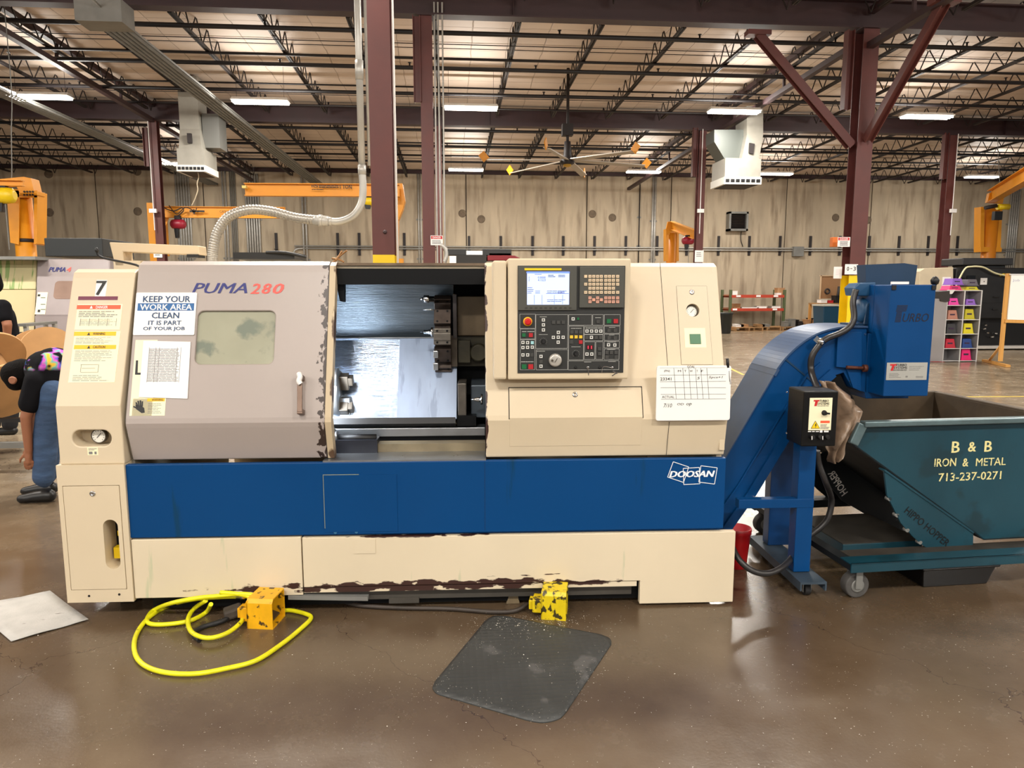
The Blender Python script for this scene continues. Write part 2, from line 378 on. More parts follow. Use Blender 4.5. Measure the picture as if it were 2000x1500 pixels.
# roof beams across, one mesh each as two flanges and a web
BY = (5.1, 12.5, 19.9)
for yb, lab in ((12.5, 'long dark maroon steel roof beam crossing the top of the photo'), (19.9, 'dark maroon steel roof beam farther back, crossing just above the ceiling fan'),):
    t = thing('roof_beam', lab, 'beam', (0, yb, roof(yb)-0.53))
    z1 = roof(yb)-0.08; z0 = z1-0.46; zc = (z0+z1)/2
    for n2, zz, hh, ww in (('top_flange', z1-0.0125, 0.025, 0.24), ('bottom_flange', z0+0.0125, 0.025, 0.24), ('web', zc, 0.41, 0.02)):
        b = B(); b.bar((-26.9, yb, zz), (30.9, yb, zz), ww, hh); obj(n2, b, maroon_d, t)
    b = B()
    for k in range(-3, 5):
        x = -0.25+7.3*k+1.3
        b.box(VP(yb), x-.005, x+.005, z0+.03, z1-.03, -.1, .1)
    obj('stiffener', b, maroon_d, t, kind='stuff')

# open-web joists
def joist(x, y0, y1, lab, grp):
    t = thing('roof_joist', lab, 'joist', (x, y0, roof(y0)-0.45), group=grp)
    zt = lambda y: roof(y)+0.03; zb = lambda y: roof(y)-0.37
    b = B()
    for s in (-1, 1): b.bar((x+s*.03, y0, zt(y0)), (x+s*.03, y1, zt(y1)), .035, .035)
    obj('top_chord', b, black_iron, t)
    b = B(); ya, yb = y0+0.55, y1-0.55
    for s in (-1, 1): b.bar((x+s*.022, ya, zb(ya)), (x+s*.022, yb, zb(yb)), .03, .05)
    obj('bottom_chord', b, black_iron, t)
    b = B(); n = int((y1-y0)/0.3); n += n % 2; pts = []
    for i in range(n+1):
        y = y0+(y1-y0)*i/n; pts.append((x, y, zt(y) if i % 2 == 0 else zb(min(max(y, ya), yb))))
    for p, q in zip(pts, pts[1:]): b.cyl(p, q, 0.013, seg=5, caps=False)
    obj('web_rod', b, black_iron, t, kind='stuff')
for y0, y1, nm, cut in ((5.1, 12.5, 'nearest bay, above the front beam', 3), (12.5, 19.9, 'middle bay between the two beams', 0), (19.9, YW-.1, 'far bay ending at the concrete wall', 0)):
    xs = [-0.25+1.46*k for k in range(-13, 18)]
    xs = [x for x in xs if seen((x, y0, roof(y0)-.42), (x, y1, roof(y1)-.42), m=20)]
    for k, x in enumerate(xs):
        if cut and abs(proj((x, y1-.6, roof(y1)))[0]-1000) < 300: pass
        joist(x, y0, y1, f'{ORD[k]} open-web steel roof joist from the left, {nm}', 'open-web roof joists')
# bridging rods and sprinkler pipes run across under the deck
def cross_pipe(py, r, dz, lab, heads=0, m=pipe_m, grp='sprinkler pipes under the roof', name='sprinkler_pipe', px=1000, x0=-15, x1=25):
    y = 10.0
    for _ in range(8): y = (ZP(roof(y)-dz).at(px, py)).y
    z = roof(y)-dz
    t = thing(name, lab, 'pipe' if r > .012 else 'rod', (0, y, z-r), group=grp); b = B(); b.cyl((x0, y, z), (x1, y, z), r, seg=8); obj('pipe' if r > .012 else 'rod', b, m, t)
    if heads:
        x = -0.9+heads
        ks = [x+2.55*k for k in range(-4, 9)]
        for xx in ks:
            if x0 < xx < x1 and seen((xx, y, z), (xx, y, z)):
                b = B(); b.cyl((xx, y, z), (xx, y, z+.09), .016, seg=8); b.cyl((xx, y, z+.09), (xx, y, z+.1), .035, seg=10); b.cyl((xx, y, z-.03), (xx, y, z+.03), .03 if r > .03 else .026, seg=8)
                obj('sprinkler_head', b, m, t)
k = 0
for py, r, dz, hd in ((68, .042, .5, .3), (118, .028, .42, 0), (137, .042, .5, .1), (174, .02, .42, 0), (187, .042, .5, .5), (214, .022, .42, 0),
                      (257, .04, .5, .2), (282, .022, .42, 0), (288, .04, .5, 0.8), (306, .03, .42, 0), (318, .036, .5, .4)):
    cross_pipe(py, r, dz, f'{ORD[k]} dark sprinkler pipe from the front crossing under the roof'+(', with sprinkler heads' if hd else ', plain and thinner'), hd); k += 1
for k, py in enumerate((89, 97, 192, 221, 296, 311)):
    cross_pipe(py+1, .008, .08 if k % 2 else .42, f'{ORD[k]} thin bridging rod from the front running across the joists', 0, black_iron, 'bridging rods across the joists', 'bridging_rod')

# columns
def column(x, y, w, top, lab, paint=None, dangle=None, wire=True):
    t = thing('steel_column', lab, 'column', (x, y, 0)); z0 = 0.0
    def seg(z0, z1, m, nm):
        b = B(); b.box(VP(y-w/2), x-w/2, x+w/2, z0, z1, -.012, 0); b.box(VP(y+w/2), x-w/2, x+w/2, z0, z1, 0, .012)
        b.wbox(WR, x-.008, x+.008, y-w/2+.012, y+w/2-.012, z0, z1); obj(nm, b, m, t)
    if paint: seg(0.03, paint, yellow, 'painted_foot'); seg(paint, top, maroon, 'shaft')
    else: seg(0.03, top, maroon, 'shaft')
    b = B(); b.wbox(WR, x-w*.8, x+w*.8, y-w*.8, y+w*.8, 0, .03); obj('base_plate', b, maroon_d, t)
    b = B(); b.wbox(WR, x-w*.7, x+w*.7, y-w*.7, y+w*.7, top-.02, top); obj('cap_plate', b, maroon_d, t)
    return t
zb1 = roof(12.5)-.54; zb2 = roof(19.9)-.54
mx = (VP(6.9).at(722, 200).x+VP(6.9).at(767, 200).x)/2
cmain = column(mx, 6.9, .2, roof(6.9)-.05, 'large maroon steel column rising behind the lathe, yellow foot just showing', 1.6+63*6.9/1412)
b = B(); b.cyl((mx+.125, 6.82, 1.2), (mx+.125, 6.82, 6.4), .011, seg=8); obj('conduit', b, white_m, cmain, label='white conduit strapped to the flange')
b = B(); p = VP(6.8).at(752, 453); b.lathe(p, (0, -1, 0), [(0, .02), (.012, .018), (.016, .008)], 10); obj('bolt', b, maroon_d, cmain)
def cx(px, py, y): return VP(y).at(px, py).x
c2 = column(cx(834, 200, 12.5), 12.5, .2, zb1, 'maroon column right behind the big one, with a danger sign on it')
b = B(); xx = cx(834, 200, 12.5)
for k, dx in enumerate((.14, .2, .27)): b.cyl((xx+dx, 12.4, 1.0), (xx+dx, 12.4, 6.2), .014, seg=6)
obj('conduit_run', b, galv, c2)
c3 = column(cx(1686, 200, 12.5), 12.5, .28, zb1, 'maroon column with two diagonal braces and yellow painted foot', 1.6+26*12.5/1412)
c4 = column(cx(304, 300, 19.9), 19.9, .2, zb2, 'slim maroon column behind the orange crane post on the left')
c5 = column(cx(1370, 300, 19.9), 19.9, .2, zb2, 'slim maroon column between the wall vent and ceiling fan')
c6 = column(cx(1856, 300, 19.9), 19.9, .24, zb2, 'slim maroon column at the far right behind the black machine')
c7 = column(cx(856, 300, 19.9), 19.9, .18, zb2, 'slim maroon column half hidden beside the sign-bearing column')
for px, y, c, h0, ln in ((284, 19.8, c4, 250, 325), (1358, 19.8, c5, 250, 345), (813, 12.4, c2, 32, 200), (1660, 12.4, c3, 60, 215), (1848, 19.8, c6, 260, 350)):
    p0 = VP(y).at(px, h0); p1 = VP(y).at(px, ln); b = B(); b.ibeam((p0.x, y, p0.z), (p0.x, y, p1.z), .15, .12, .012, up=(1, 0, 0)); obj('beam_stub', b, maroon, c)
for px, y, c in ((299, 19.7, c4), (1368, 19.7, c5), (1861, 19.7, c6)):
    x = cx(px, 400, y); b = B(); b.cyl((x, y, 3.1), (x, y, zb2), .012, seg=6); z = VP(y).at(px, 412).z; b.box(VP(y), x-.09, x+.09, z-.05, z+.05, 0, .06); obj('conduit', b, white_m, c)
# knee braces and truss girders along the building
def brace(p0, p1, lab, w=.14): 
    t = thing('diagonal_brace', lab, 'brace', p0); b = B(); b.ibeam(p0, p1, w, w, .014, up=(0, 1, 0) if abs(p0[1]-p1[1]) < .5 else (1, 0, 0)); obj('brace', b, maroon, t)
    b = B(); q = Vector(p1); b.wbox(WR, q.x-.2, q.x+.2, q.y-.1, q.y+.1, q.z-.02, q.z+.06); obj('gusset_plate', b, maroon, t)
xc = cx(1686, 200, 12.5); a = VP(12.5).at(1662, 285); e = VP(12.5).at(1480, 68)
brace((a.x, 12.5, a.z), (e.x, 12.5, e.z), 'maroon diagonal brace leaning left from the column to the front beam')
a = VP(12.35).at(1682, 275)
tt = XP(xc).at(1838, 5)
brace((xc, 12.3, a.z), (xc+.05, tt.y, tt.z), 'maroon diagonal brace rising from the column towards the viewer')
def girder(x, y0, y1, zt, zb, lab, ew=.12):
    t = thing('truss_girder', lab, 'girder', (x, y0, zb))
    for nm, z in (('top_chord', zt), ('bottom_chord', zb)):
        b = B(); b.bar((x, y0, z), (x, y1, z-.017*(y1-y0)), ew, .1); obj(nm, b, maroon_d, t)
    n = 6
    for i in range(1, n):
        y = y0+(y1-y0)*i/n; d = -.017*(y-y0); b = B(); b.bar((x, y, zb+d), (x, y+.05, zt+d), .05, .05, (0, 1, 0)); obj('strut', b, maroon_d, t)
girder(xc-.02, 5.1, 12.4, roof(12)-.15, roof(12)-.72, 'maroon truss girder running from top right towards the braced column')
girder(xc-.1, 12.7, 29.0, roof(13)-.15, roof(13)-.72, 'maroon truss girder running back behind the braced column')
girder(cx(304, 300, 19.9), 12.6, 29.0, roof(13)-.15, roof(13)-.55, 'maroon truss girder sloping across the upper left of the roof')

# bus ducts and conduit bundles along the roof
def duct(px, py, y0, y1, z, w, lab, h=.12, ribs=5, m=galv_d):
    x = Plane((0, 0, z), (1, 0, 0), (0, 1, 0)).at(px, py).x
    t = thing('conduit_rack', lab, 'conduit', (x, y0, z), group='conduit racks under the roof'); b = B(); b.bar((x, y0, z), (x, y1, z), w, h*.3); obj('tray', b, m, t)
    for i in range(ribs):
        xx = x-w/2+w*(i+.5)/ribs; b = B(); b.cyl((xx, y0, z-.03), (xx, y1, z-.03), w/ribs*.36, seg=8); obj('conduit', b, m, t)
    b = B(); b.wbox(WR, x-w*.9, x+w*.7, y0-.25, y0+.2, z-.08, z+.25); obj('junction_box', b, galv_d, t)
    return x
duct(300, 110, 12.0, 29.0, 5.62, .42, 'grey conduit rack starting at a junction box, upper left of the photo')
duct(40, 195, 12.5, 29.3, 5.6, .42, 'grey conduit rack nearest the left edge of the photo')
p = Vector((duct.__defaults__ and 0, 0, 0))
xq = ZP(5.62).at(300, 110).x
b = B(); b.cyl((xq-.1, 5.5, 6.35), (xq, 12.2, 5.7), .02, seg=8); tag(obj('supply_conduit', b, galv), 'thin grey conduit dropping into the junction box at upper left', 'conduit')

# ---------------------------------------------------------------- ceiling lights
shell = mat('fixture_white', (225, 225, 222), 0.4)
tube_m = mat('lit_tube', (255, 244, 228), 0.5, emit=14.0)
def fixture(x, y, z, lab, visible=True, ry=0.0):
    t = thing('ceiling_light', lab, 'light', (x, y, z), group='fluorescent ceiling lights')
    b = B(); b.hexa([(x-.6, y-.17, z), (x+.6, y-.17, z), (x+.6, y+.17, z), (x-.6, y+.17, z), (x-.58, y-.08, z+.07), (x+.58, y-.08, z+.07), (x+.58, y+.08, z+.07), (x-.58, y+.08, z+.07)]); obj('housing', b, shell, t)
    for k in range(3):
        yy = y-.1+.1*k; b = B(); b.cyl((x-.58, yy, z-.025), (x+.58, yy, z-.025), .022, seg=8); obj('tube', b, tube_m, t)
    for s in (-1, 1): b = B(); b.cyl((x+s*.5, y, z+.06), (x+s*.5, y, roof(y)-.05), .004, seg=4); obj('hanger_wire', b, black_iron, t)
    ld = bpy.data.lights.new('light', 'AREA'); ld.shape = 'RECTANGLE'; ld.size = 1.15; ld.size_y = .3; ld.energy = LAMP_W; ld.color = LAMP_COL
    lo = bpy.data.objects.new('light', ld); COL.objects.link(lo); lo.parent = t; lo.location = (0, 0, -.06)
    for sg in (-1, 1):     # the open sides of the fixture light the roof at a distance
        l2 = ld.copy(); l2.energy = LAMP_UP; l2.size_y = .08; lo = bpy.data.objects.new('side_light', l2); COL.objects.link(lo); lo.parent = t; lo.location = (0, sg*.19, -.01); lo.rotation_euler = (sg*radians(97), 0, 0)
ZL = 5.6; row1 = []
for i, (px, py) in enumerate(((80, 188), (509, 198), (920, 210), (1434, 217), (1810, 227))):
    p = ZP(ZL).at(px, py); row1.append(p); fixture(p.x, p.y, ZL, f'{ORD[i]} bright ceiling light from the left in the nearer row of five')
for i, (px, py) in enumerate(((352, 319), (910, 331), (1257, 335), (1515, 339), (1917, 345))):
    p = ZP(ZL).at(px, py); fixture(p.x, p.y, ZL, f'{ORD[i]} ceiling light from the left in the far row near the concrete wall')
for y in (6.6, -1.5, -9.5):
    for k, x in enumerate((-16, -11, -6.2, -1.6, 3.2, 8, 13, 20)):
        fixture(x, y, ZL, f'{ORD[k]} out-of-frame light from the left {dict([(6.6, "above the lathe"), (-1.5, "behind the viewer"), (-9.5, "far behind the viewer")])[y]}')

# ---------------------------------------------------------------- back wall fittings
wp = VP(YW)
def vconduits(px0, px1, n, py0, py1, lab, r=.03, m=galv):
    t = thing('conduit_bank', lab, 'conduit', VP(YW).at((px0+px1)/2, py1), group=None)
    for i in range(n):
        px = px0+(px1-px0)*(i+.5)/n; a = wp.at(px, 400); z1 = wp.at(px, py0).z; z0 = wp.at(px, py1).z
        b = B(); b.cyl((a.x, YW-.06, z0), (a.x, YW-.06, z1), r, seg=8); obj('conduit', b, m, t)
    xa, xb = wp.at(px0, 400).x, wp.at(px1, 400).x
    for f in (.25, .6): z = z0+(z1-z0)*f; b = B(); b.wbox(WR, xa-.05, xb+.05, YW-.03, YW, z-.03, z+.03); obj('strut_clamp', b, galv_d, t)
vconduits(344, 374, 6, 336, 560, 'bank of six upright conduits on the wall behind the red hoist', .038)
vconduits(434, 446, 2, 334, 560, 'pair of upright conduits on the wall left of the corrugated hose', .035)
vconduits(450, 463, 4, 334, 560, 'four thin dull upright conduits on the wall beside a bright pair', .02, galv_d)
vconduits(479, 508, 6, 340, 560, 'bank of six upright conduits under the end of the one ton crane arm', .04)
vconduits(588, 600, 2, 345, 560, 'pair of upright conduits on the wall below the crane arm middle', .035)
vconduits(815, 824, 2, 340, 560, 'two upright pipes on the wall just left of the danger sign', .03)
vconduits(1272, 1281, 2, 345, 560, 'two upright pipes on the wall left of the small crane', .045)
vconduits(1970, 1990, 5, 370, 540, 'bank of upright conduits on the wall at the right edge', .035)
vconduits(1247, 1250, 1, 360, 520, 'single dark upright pipe on the wall right of the fan', .025, black_iron)
t = thing('wall_conduit', 'long horizontal pair of conduits running along the back wall', 'conduit', (5, YW-.1, wp.at(1200, 488).z))
z = wp.at(1200, 488).z
for dz in (0, .09):
    b = B(); b.cyl((wp.at(576, 480).x, YW-.08, z+dz), (30, YW-.08, z+dz), .03, seg=8); obj('conduit', b, galv, t)
b = B(); q = wp.at(574, 490); b.tube([(q.x+.4, YW-.08, z), (q.x+.1, YW-.08, z-.05), (q.x, YW-.08, z-.3), (q.x, YW-.08, z-1.5)], .035, 8, 4); obj('elbow', b, galv, t)
k = 0
for px in (540, 599+61, 702, 790, 916, 978, 1040, 1100, 1161, 1222, 1283, 1341, 1403, 1463, 1523, 1582, 1640, 1697, 1755, 1812, 1869):
    a = wp.at(px, 478); z1 = wp.at(px, 461 if px > 800 else 455).z; z0 = wp.at(px, 499).z
    b = B(); b.wbox(WR, a.x-.05, a.x+.05, YW-.05, YW, z0, z1); b.wbox(WR, a.x-.07, a.x+.07, YW-.12, YW-.04, z-.05, z-.02)
    tag(obj('wall_bracket', b, black_iron), f'{ORD[k]} black strut bracket from the left behind the wall conduits', 'bracket', 'strut brackets on the back wall'); k += 1
b = B(); b.pbox(wp, 1546, 482, 1566, 501, 0, .2); tag(obj('electrical_box', b, galv_d, bevel=.01), 'grey square electrical box on the horizontal wall conduits', 'box')
t = thing('wall_vent', 'square louvred exhaust vent high on the concrete wall', 'vent', wp.at(1435, 452))
u0, u1, v0, v1 = wp.box(1418, 415, 1455, 452); b = B()
for q in ((u0, u1, v0, v0+.08), (u0, u1, v1-.08, v1), (u0, u0+.08, v0, v1), (u1-.08, u1, v0, v1)): b.box(wp, *q, 0, .35)
obj('frame', b, galv_d, t)
for i in range(9): vv = v0+.08+(v1-v0-.16)*(i+.5)/9; b = B(); b.bar(wp.p(u0+.06, vv, .2), wp.p(u1-.06, vv, .2), .1, .012, (0, -.6, 1)); obj('louvre', b, black_iron, t)
b = B(); b.tube([wp.at(1447, 452, .05), wp.at(1446, 468, .05), wp.at(1450, 482, .05)], .015, 6, 4); obj('cable', b, black_m, t)

# ---------------------------------------------------------------- air units and fan
def air_unit(box, yv, side_w, ducttop, lab, left_side, shapes=None):
    pl = VP(yv); x0, y0, x1, y1 = box; u0, u1, v0, v1 = pl.box(x0, y0, x1, y1); d = .9
    t = thing('air_diffuser', lab, 'air unit', pl.p((u0+u1)/2, v0, -d/2)); am = mat('diffuser_metal', (150, 146, 136), 0.4, 0.25, var=.08)
    hgt = v1-v0
    b = B(); b.box(pl, u0, u1, v0+hgt*.28, v1, -d, 0); obj('plenum_box', b, am, t)
    b = B(); b.box(pl, u0-.02, u1+.02, v0, v0+hgt*.28, -d-.02, .02); obj('grille_frame', b, mat('diffuser_white', (214, 212, 205), .5), t)
    for i in range(7):
        uu = u0+(u1-u0)*(i+.5)/7; b = B(); b.box(pl, uu-(u1-u0)*.055, uu+(u1-u0)*.055, v0+hgt*.07, v0+hgt*.2, .02, .025); obj('slot', b, black_m, t)
    b = B(); b.box(pl, u0+.05, u1-.05, v0-.01, v0, -d+.05, -.05); obj('bottom_grille', b, black_iron, t)
    vt = pl.uv((x0+x1)/2, ducttop)[1]; w = (u1-u0)
    P = lambda u, v, h: pl.p(u, v, h)
    if shapes:
        for nm, m_, px_, h0, h1 in shapes: b = B(); b.pprism(pl, px_, h0, h1); obj(nm, b, m_, t)
        return
    b = B(); m0, m1 = u0+w*.05, u1-w*.1; n0, n1 = m0+w*.0, m0+w*.72
    b.hexa([P(m0, v1, -.05), P(m1, v1, -.05), P(m1, v1, -d+.05), P(m0, v1, -d+.05), P(n0, v1+(vt-v1)*.55, -.2), P(n1, v1+(vt-v1)*.55, -.2), P(n1, v1+(vt-v1)*.55, -d+.1), P(n0, v1+(vt-v1)*.55, -d+.1)])
    b.box(pl, n0, n1, v1+(vt-v1)*.55, roof(yv)-.06-pl.o.z, -d+.1, -.2); obj('duct', b, am, t)
    b = B(); uu = u1+.02 if left_side else u0-.3
    b.box(pl, n1+.02, n1+.4, v1+(vt-v1)*.1, vt, -d, -.35); obj('return_duct', b, mat('duct_grey', (112, 112, 108), .5, .3), t)
    b = B(); b.box(pl, m0+w*.35, m0+w*.5, v1+(vt-v1)*.15, v1+(vt-v1)*.4, -.1, -.02); obj('damper_lever', b, black_iron, t)
air_unit((346, 290, 399, 335), 17.5, 0, 214, 'square metal air diffuser hanging left of the corrugated hose', True)
air_unit((1416, 309, 1486, 360), 17.5, 0, 240, 'square metal air diffuser hanging above the wall vent', False,
    [('duct', MATS['diffuser_metal'], [(1452, 310), (1486, 310), (1494, 262), (1494, 205), (1462, 205), (1462, 262)], -.8, -.1), ('flared_hood', mat('hood_grey', (84, 88, 84), .45, .3), [(1428, 312), (1458, 312), (1470, 262), (1462, 248), (1404, 248), (1404, 272)], -.9, -.3), ('damper_lever', black_iron, [(1466, 278), (1476, 280), (1473, 300), (1465, 298)], -.1, -.05)])
b = B(); pl = VP(17.6); b.tube([pl.at(384, 330), pl.at(388, 345), pl.at(385, 358), pl.at(386, 372), pl.at(380, 390), pl.at(374, 402)], .012, 6, 5); tag(obj('pull_rope', b, mat('rope', (170, 155, 130), .8)), 'thin rope hanging below the left air diffuser', 'rope')

t = thing('ceiling_fan', 'large ceiling fan with pale blades and orange-tipped winglets', 'fan', VP(16.5).at(1108, 318)); pl = VP(16.5)
hub = pl.at(1108, 316); top = pl.at(1108, 262)
b = B(); b.cyl(hub, (hub.x, hub.y, roof(16.5)-.05), .035, seg=10); obj('drop_rod', b, black_iron, t)
b = B(); b.lathe(hub+Vector((0, 0, -.06)), (0, 0, 1), [(0, .12), (.02, .16), (.1, .16), (.14, .1), (.22, .09), (.5, .07)], 18); obj('motor', b, black_iron, t)
b = B(); b.lathe(hub+Vector((0, 0, -.12)), (0, 0, 1), [(0, .03), (.02, .09), (.2, .09), (.22, .04)], 14); obj('hub', b, mat('fan_hub', (170, 130, 40), .5), t)
b = B(); q = pl.at(1108, 252); b.wbox(WR, q.x-.12, q.x+.12, q.y-.1, q.y+.1, q.z-.15, q.z+.1); obj('mounting_bracket', b, black_iron, t)
bl = mat('fan_blade', (168, 158, 145), .45, .2)
for k in range(6):
    a = radians(8+60*k); d = Vector((cos(a), sin(a), 0)); c = Vector((-sin(a), cos(a), 0))
    b = B(); p0 = hub+d*.16+Vector((0, 0, .03)); p1 = hub+d*1.85+Vector((0, 0, -.03)); b.bar(p0, p1, .15, .02, c*.2+Vector((0, 0, 1)))
    o = obj('blade', b, bl, t)
    b = B(); b.bar(p1, p1+d*.12+Vector((0, 0, .14)), .16, .02, c); obj('winglet', b, crane_y, o)
# ================================================================ THE LATHE (machine frame MR, front face at y = 3.43)
YF = 3.43
def mp(x, y, z): return MR @ Vector((x, y, z))
rx0 = -0.35
lathe = thing('cnc_lathe', 'long cream, grey and blue lathe in the centre, sliding door open on a lit chamber', 'machine', mp(rx0, YF+.8, 0), MR)
# local x = x_m + .35 ; local y = y_m - 4.23 ; local z = z
dk = (58, 34, 28)
cream = mat('cream_paint', (209, 193, 165), 0.42, var=0.05, scale=1.5, bump=0.02, bscale=60)
WD = SP(YF, .975, YF+.25, 1.735, MR).uv(640, 650)[0]+.35; WB = VP(YF, MR).uv(949, 850)[0]+.35      # edges where hands have chipped the paint
cream_w = mat('cream_paint_worn', (209, 193, 165), 0.42, var=0.06, scale=1.5, bump=0.02, bscale=60,
    wear=[(0, WB, 0.045, .43, 22, dk, (1, 1, .5), None)])
skirt_m = mat('cream_paint_skirt', (216, 202, 175), 0.42, var=0.07, scale=1.2, dark=(178, 184, 150), dthr=0.64, dscale=2.2, dstretch=(5, 1, .5),
    wear=[(2, .13, .05, .30, 9, dk, (1.2, 1, 3), [(0, .02, 1.6)]), (2, .18, .02, .46, 14, dk, (.6, 1, 3), [(0, .5, .6)]), (2, .395, .025, .42, 8, dk, (1, 1, 2), [(0, .1, 1.2)])])
grey_p = mat('grey_paint', (164, 153, 147), 0.36, var=0.06, scale=1.4, bump=0.02, bscale=60,
    wear=[(0, WD, .05, .38, 24, (50, 36, 30), (1, 1, .55), None), (0, WD-.02, .11, .47, 34, (50, 36, 30), (1, 1, .8), None)])
blue_p = mat('blue_paint', (0, 62, 116), 0.36, spec=.22, var=0.1, scale=.9, dark=(8, 56, 90), dthr=.66, dscale=3, dstretch=(4, 1, .4))
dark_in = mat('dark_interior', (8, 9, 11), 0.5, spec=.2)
seam = mat('seam_dark', (30, 24, 20), 0.8)  # dark brown shared by seam lines, gap strips and screws
steel = mat('machined_steel', (170, 174, 178), 0.28, 0.9, var=.12, scale=8)
steel_d = mat('oily_steel', (92, 84, 74), 0.35, 0.7, var=.3, scale=12)
chrome = mat('chrome', (200, 200, 200), .15, 1.0)
zt = 1.735
XL, XR = -1.99, 1.235
VF = VP(YF, MR)
# ---- left cabinet
SC = SP(YF, 1.05, YF+.25, 1.69, MR)
def cabx(px, py, pl): return pl.uv(px, py)[0]
xc0, xc1 = -1.985, -1.685
cab = B(); prof_extrude(cab, MR, [(YF, .768), (YF, 1.05), (YF+.25*(1.65-1.05)/.64, 1.65), (YF+.248, 1.678), (YF+.285, 1.695), (YF+1.5, 1.695), (YF+1.5, .768)], xc0, xc1)
cabo = obj('upper_cabinet', cab, cream, lathe, bevel=.012, seg=3)
slotpl = VF; su0, su1, sv0, sv1 = VF.box(141, 840, 217, 872)
cutb = B(); cutb.prism(VF, rrect(su0, su1, sv0, sv1, (sv1-sv0)/2-.001, 8), -.09, .02)
cabo.modifiers.clear(); cutout(cabo, cutb)
md = cabo.modifiers.new('bevel', 'BEVEL'); md.width = .006; md.segments = 2; md.limit_method = 'ANGLE'; md.angle_limit = radians(50)
def gauge(pl, px, py, r, depth, parent, name='pressure_gauge'):
    p = pl.at(px, py, -depth); b = B(); b.lathe(p, pl.n, [(0, r), (.02, r), (.024, r*.93), (.02, r*.86)], 28); g = obj(name, b, [steel_d], parent)
    b = B(); b.lathe(p+pl.n*.0195, pl.n, [(0, r*.85), (.001, r*.85)], 24); f = obj('dial_face', b, mat('dial_white', (225, 222, 212), .4), parent)
    b = B()
    for k in range(11): a = radians(-45+27*k); d = pl.u*cos(a)+pl.v*sin(a); b.bar(p+pl.n*.0215+d*r*.62, p+pl.n*.0215+d*r*.78, r*.05, .001, pl.n)
    d = (pl.u+pl.v*1.1).normalized(); b.bar(p+pl.n*.0225-d*r*.3, p+pl.n*.0225+d*r*.6, r*.07, .001, pl.n); obj('dial_marks', b, black_m, parent)
gauge(VF, 184, 855, .036, .06, cabo)
def sticker(pl, box, parent, base, name='warning_label', h=.0012):
    b = B(); b.pbox(pl, *box, 0, h); return obj(name, b, base, parent)
lab_y = mat('label_cream', (240, 232, 196), .5); org = mat('label_red', (235, 88, 52), .5); amb = mat('label_amber', (238, 186, 20), .5)
# rotated boxes are not needed: the labels are square on the leaning face
o = sticker(SC, (187, 547, 208, 581), cabo, white_m, 'number_plate'); text('7', SC, (188, 549, 207, 577), cabo, black_m, bold=.035, h=.003)
o = sticker(SC, (153, 579, 230, 586), cabo, mat('maroon_tape', (108, 38, 66), .5), 'tape_strip', .0015)
o = sticker(SC, (149, 594, 237, 644), cabo, lab_y)
b = B(); b.pbox(SC, 150.5, 596, 236, 604, .0012, .002); obj('red_band', b, org, cabo)
text('\u25b2', SC, (176, 597, 182, 603), cabo, white_m, h=.003); text('DANGER', SC, (188, 597.5, 211, 603), cabo, white_m, bold=.02, h=.003)
b = B(); lines(b, SC, 154, 607, 231, 620, 4); lines(b, SC, 156, 623, 230, 636, 6, frac=.3)
for k in range(5): uu = 157+17.5*k; b.pbox(SC, uu, 622, uu+.6, 637, 0, .0022)
obj('small_print', b, greyink, cabo)
o = sticker(SC, (140, 647, 230, 747), cabo, lab_y)
for y, w in ((652, 'WARNING'), (678, 'CAUTION')):
    b = B(); b.pbox(SC, 145, y-4, 227, y+4, .0012, .002); obj('amber_band', b, amb, cabo)
    text('\u25b2', SC, (171, y-3, 177, y+3), cabo, black_m, h=.003); text(w, SC, (182, y-2.5, 206, y+2.5), cabo, black_m, bold=.015, h=.003)
b = B(); lines(b, SC, 148, 658, 224, 672, 6, frac=.3); lines(b, SC, 146, 684, 222, 706, 8, frac=.3); lines(b, SC, 142, 732, 218, 745, 4, frac=.3)
for q in ((158, 712, 192, 712.6), (158, 727, 192, 727.6), (158, 712, 158.6, 727), (192, 712, 192.6, 727), (160, 719, 186, 719.6)): b.pbox(SC, *q, 0, .0022)
obj('small_print', b, greyink, cabo)
o = sticker(VF, (171, 874, 192, 889), cabo, lab_y, 'gauge_label'); b = B(); lines(b, VF, 173, 875, 190, 880, 2); b.pbox(VF, 174, 882, 181, 887, 0, .002); b.pbox(VF, 185, 882, 189, 887, 0, .002); obj('small_print', b, greyink, cabo)
# ---- lower left cabinet with access door
b = B(); b.box(VF, -1.998, -1.683, .083, .768, -1.4, .012); low = obj('lower_cabinet', b, cream, lathe)
LP = VP(YF-.012, MR)
u0, u1, v0, v1 = LP.box(130, 948, 241, 1152); du = LP.uv(146, 1152)
cb = B(); cb.prism(LP, [(u0, v0), (u1, v0), (u1, v1), (u0, v1)], -.008, .02); cutout(low, cb)
hs = LP.box(204, 1015, 233, 1111); cb = B(); cb.prism(LP, rrect(*hs, (hs[1]-hs[0])/2-.001, 8), -.12, .02); cutout(low, cb)
b = B(); b.prism(LP, rrect(u0+.003, u1-.003, v0+.003, v1-.003, .003, 2), -.0075, .001); door = obj('access_door', b, cream, low)
cb = B(); cb.prism(LP, rrect(*hs, (hs[1]-hs[0])/2-.001, 8), -.12, .02); cutout(door, cb)
b = B(); b.prism(LP, rrect(hs[0], hs[1], hs[2], hs[3], .03, 6), -.119, -.115); obj('slot_backing', b, dark_in, low)
b = B(); b.box(LP, hs[0]+.01, hs[1]-.01, hs[2]+.03, hs[2]+.085, -.1, -.06); b.box(LP, hs[0]+.035, hs[1]-.005, hs[2]+.145, hs[2]+.17, -.1, -.06); obj('oil_unit_label', b, yellow, low)
def lock(pl, px, py, parent, r=.011):
    p = pl.at(px, py); b = B(); b.lathe(p, pl.n, [(0, r*1.3), (.003, r*1.3), (.006, r), (.006, r*.5), (.002, r*.4)], 18); obj('lock', b, chrome, parent)
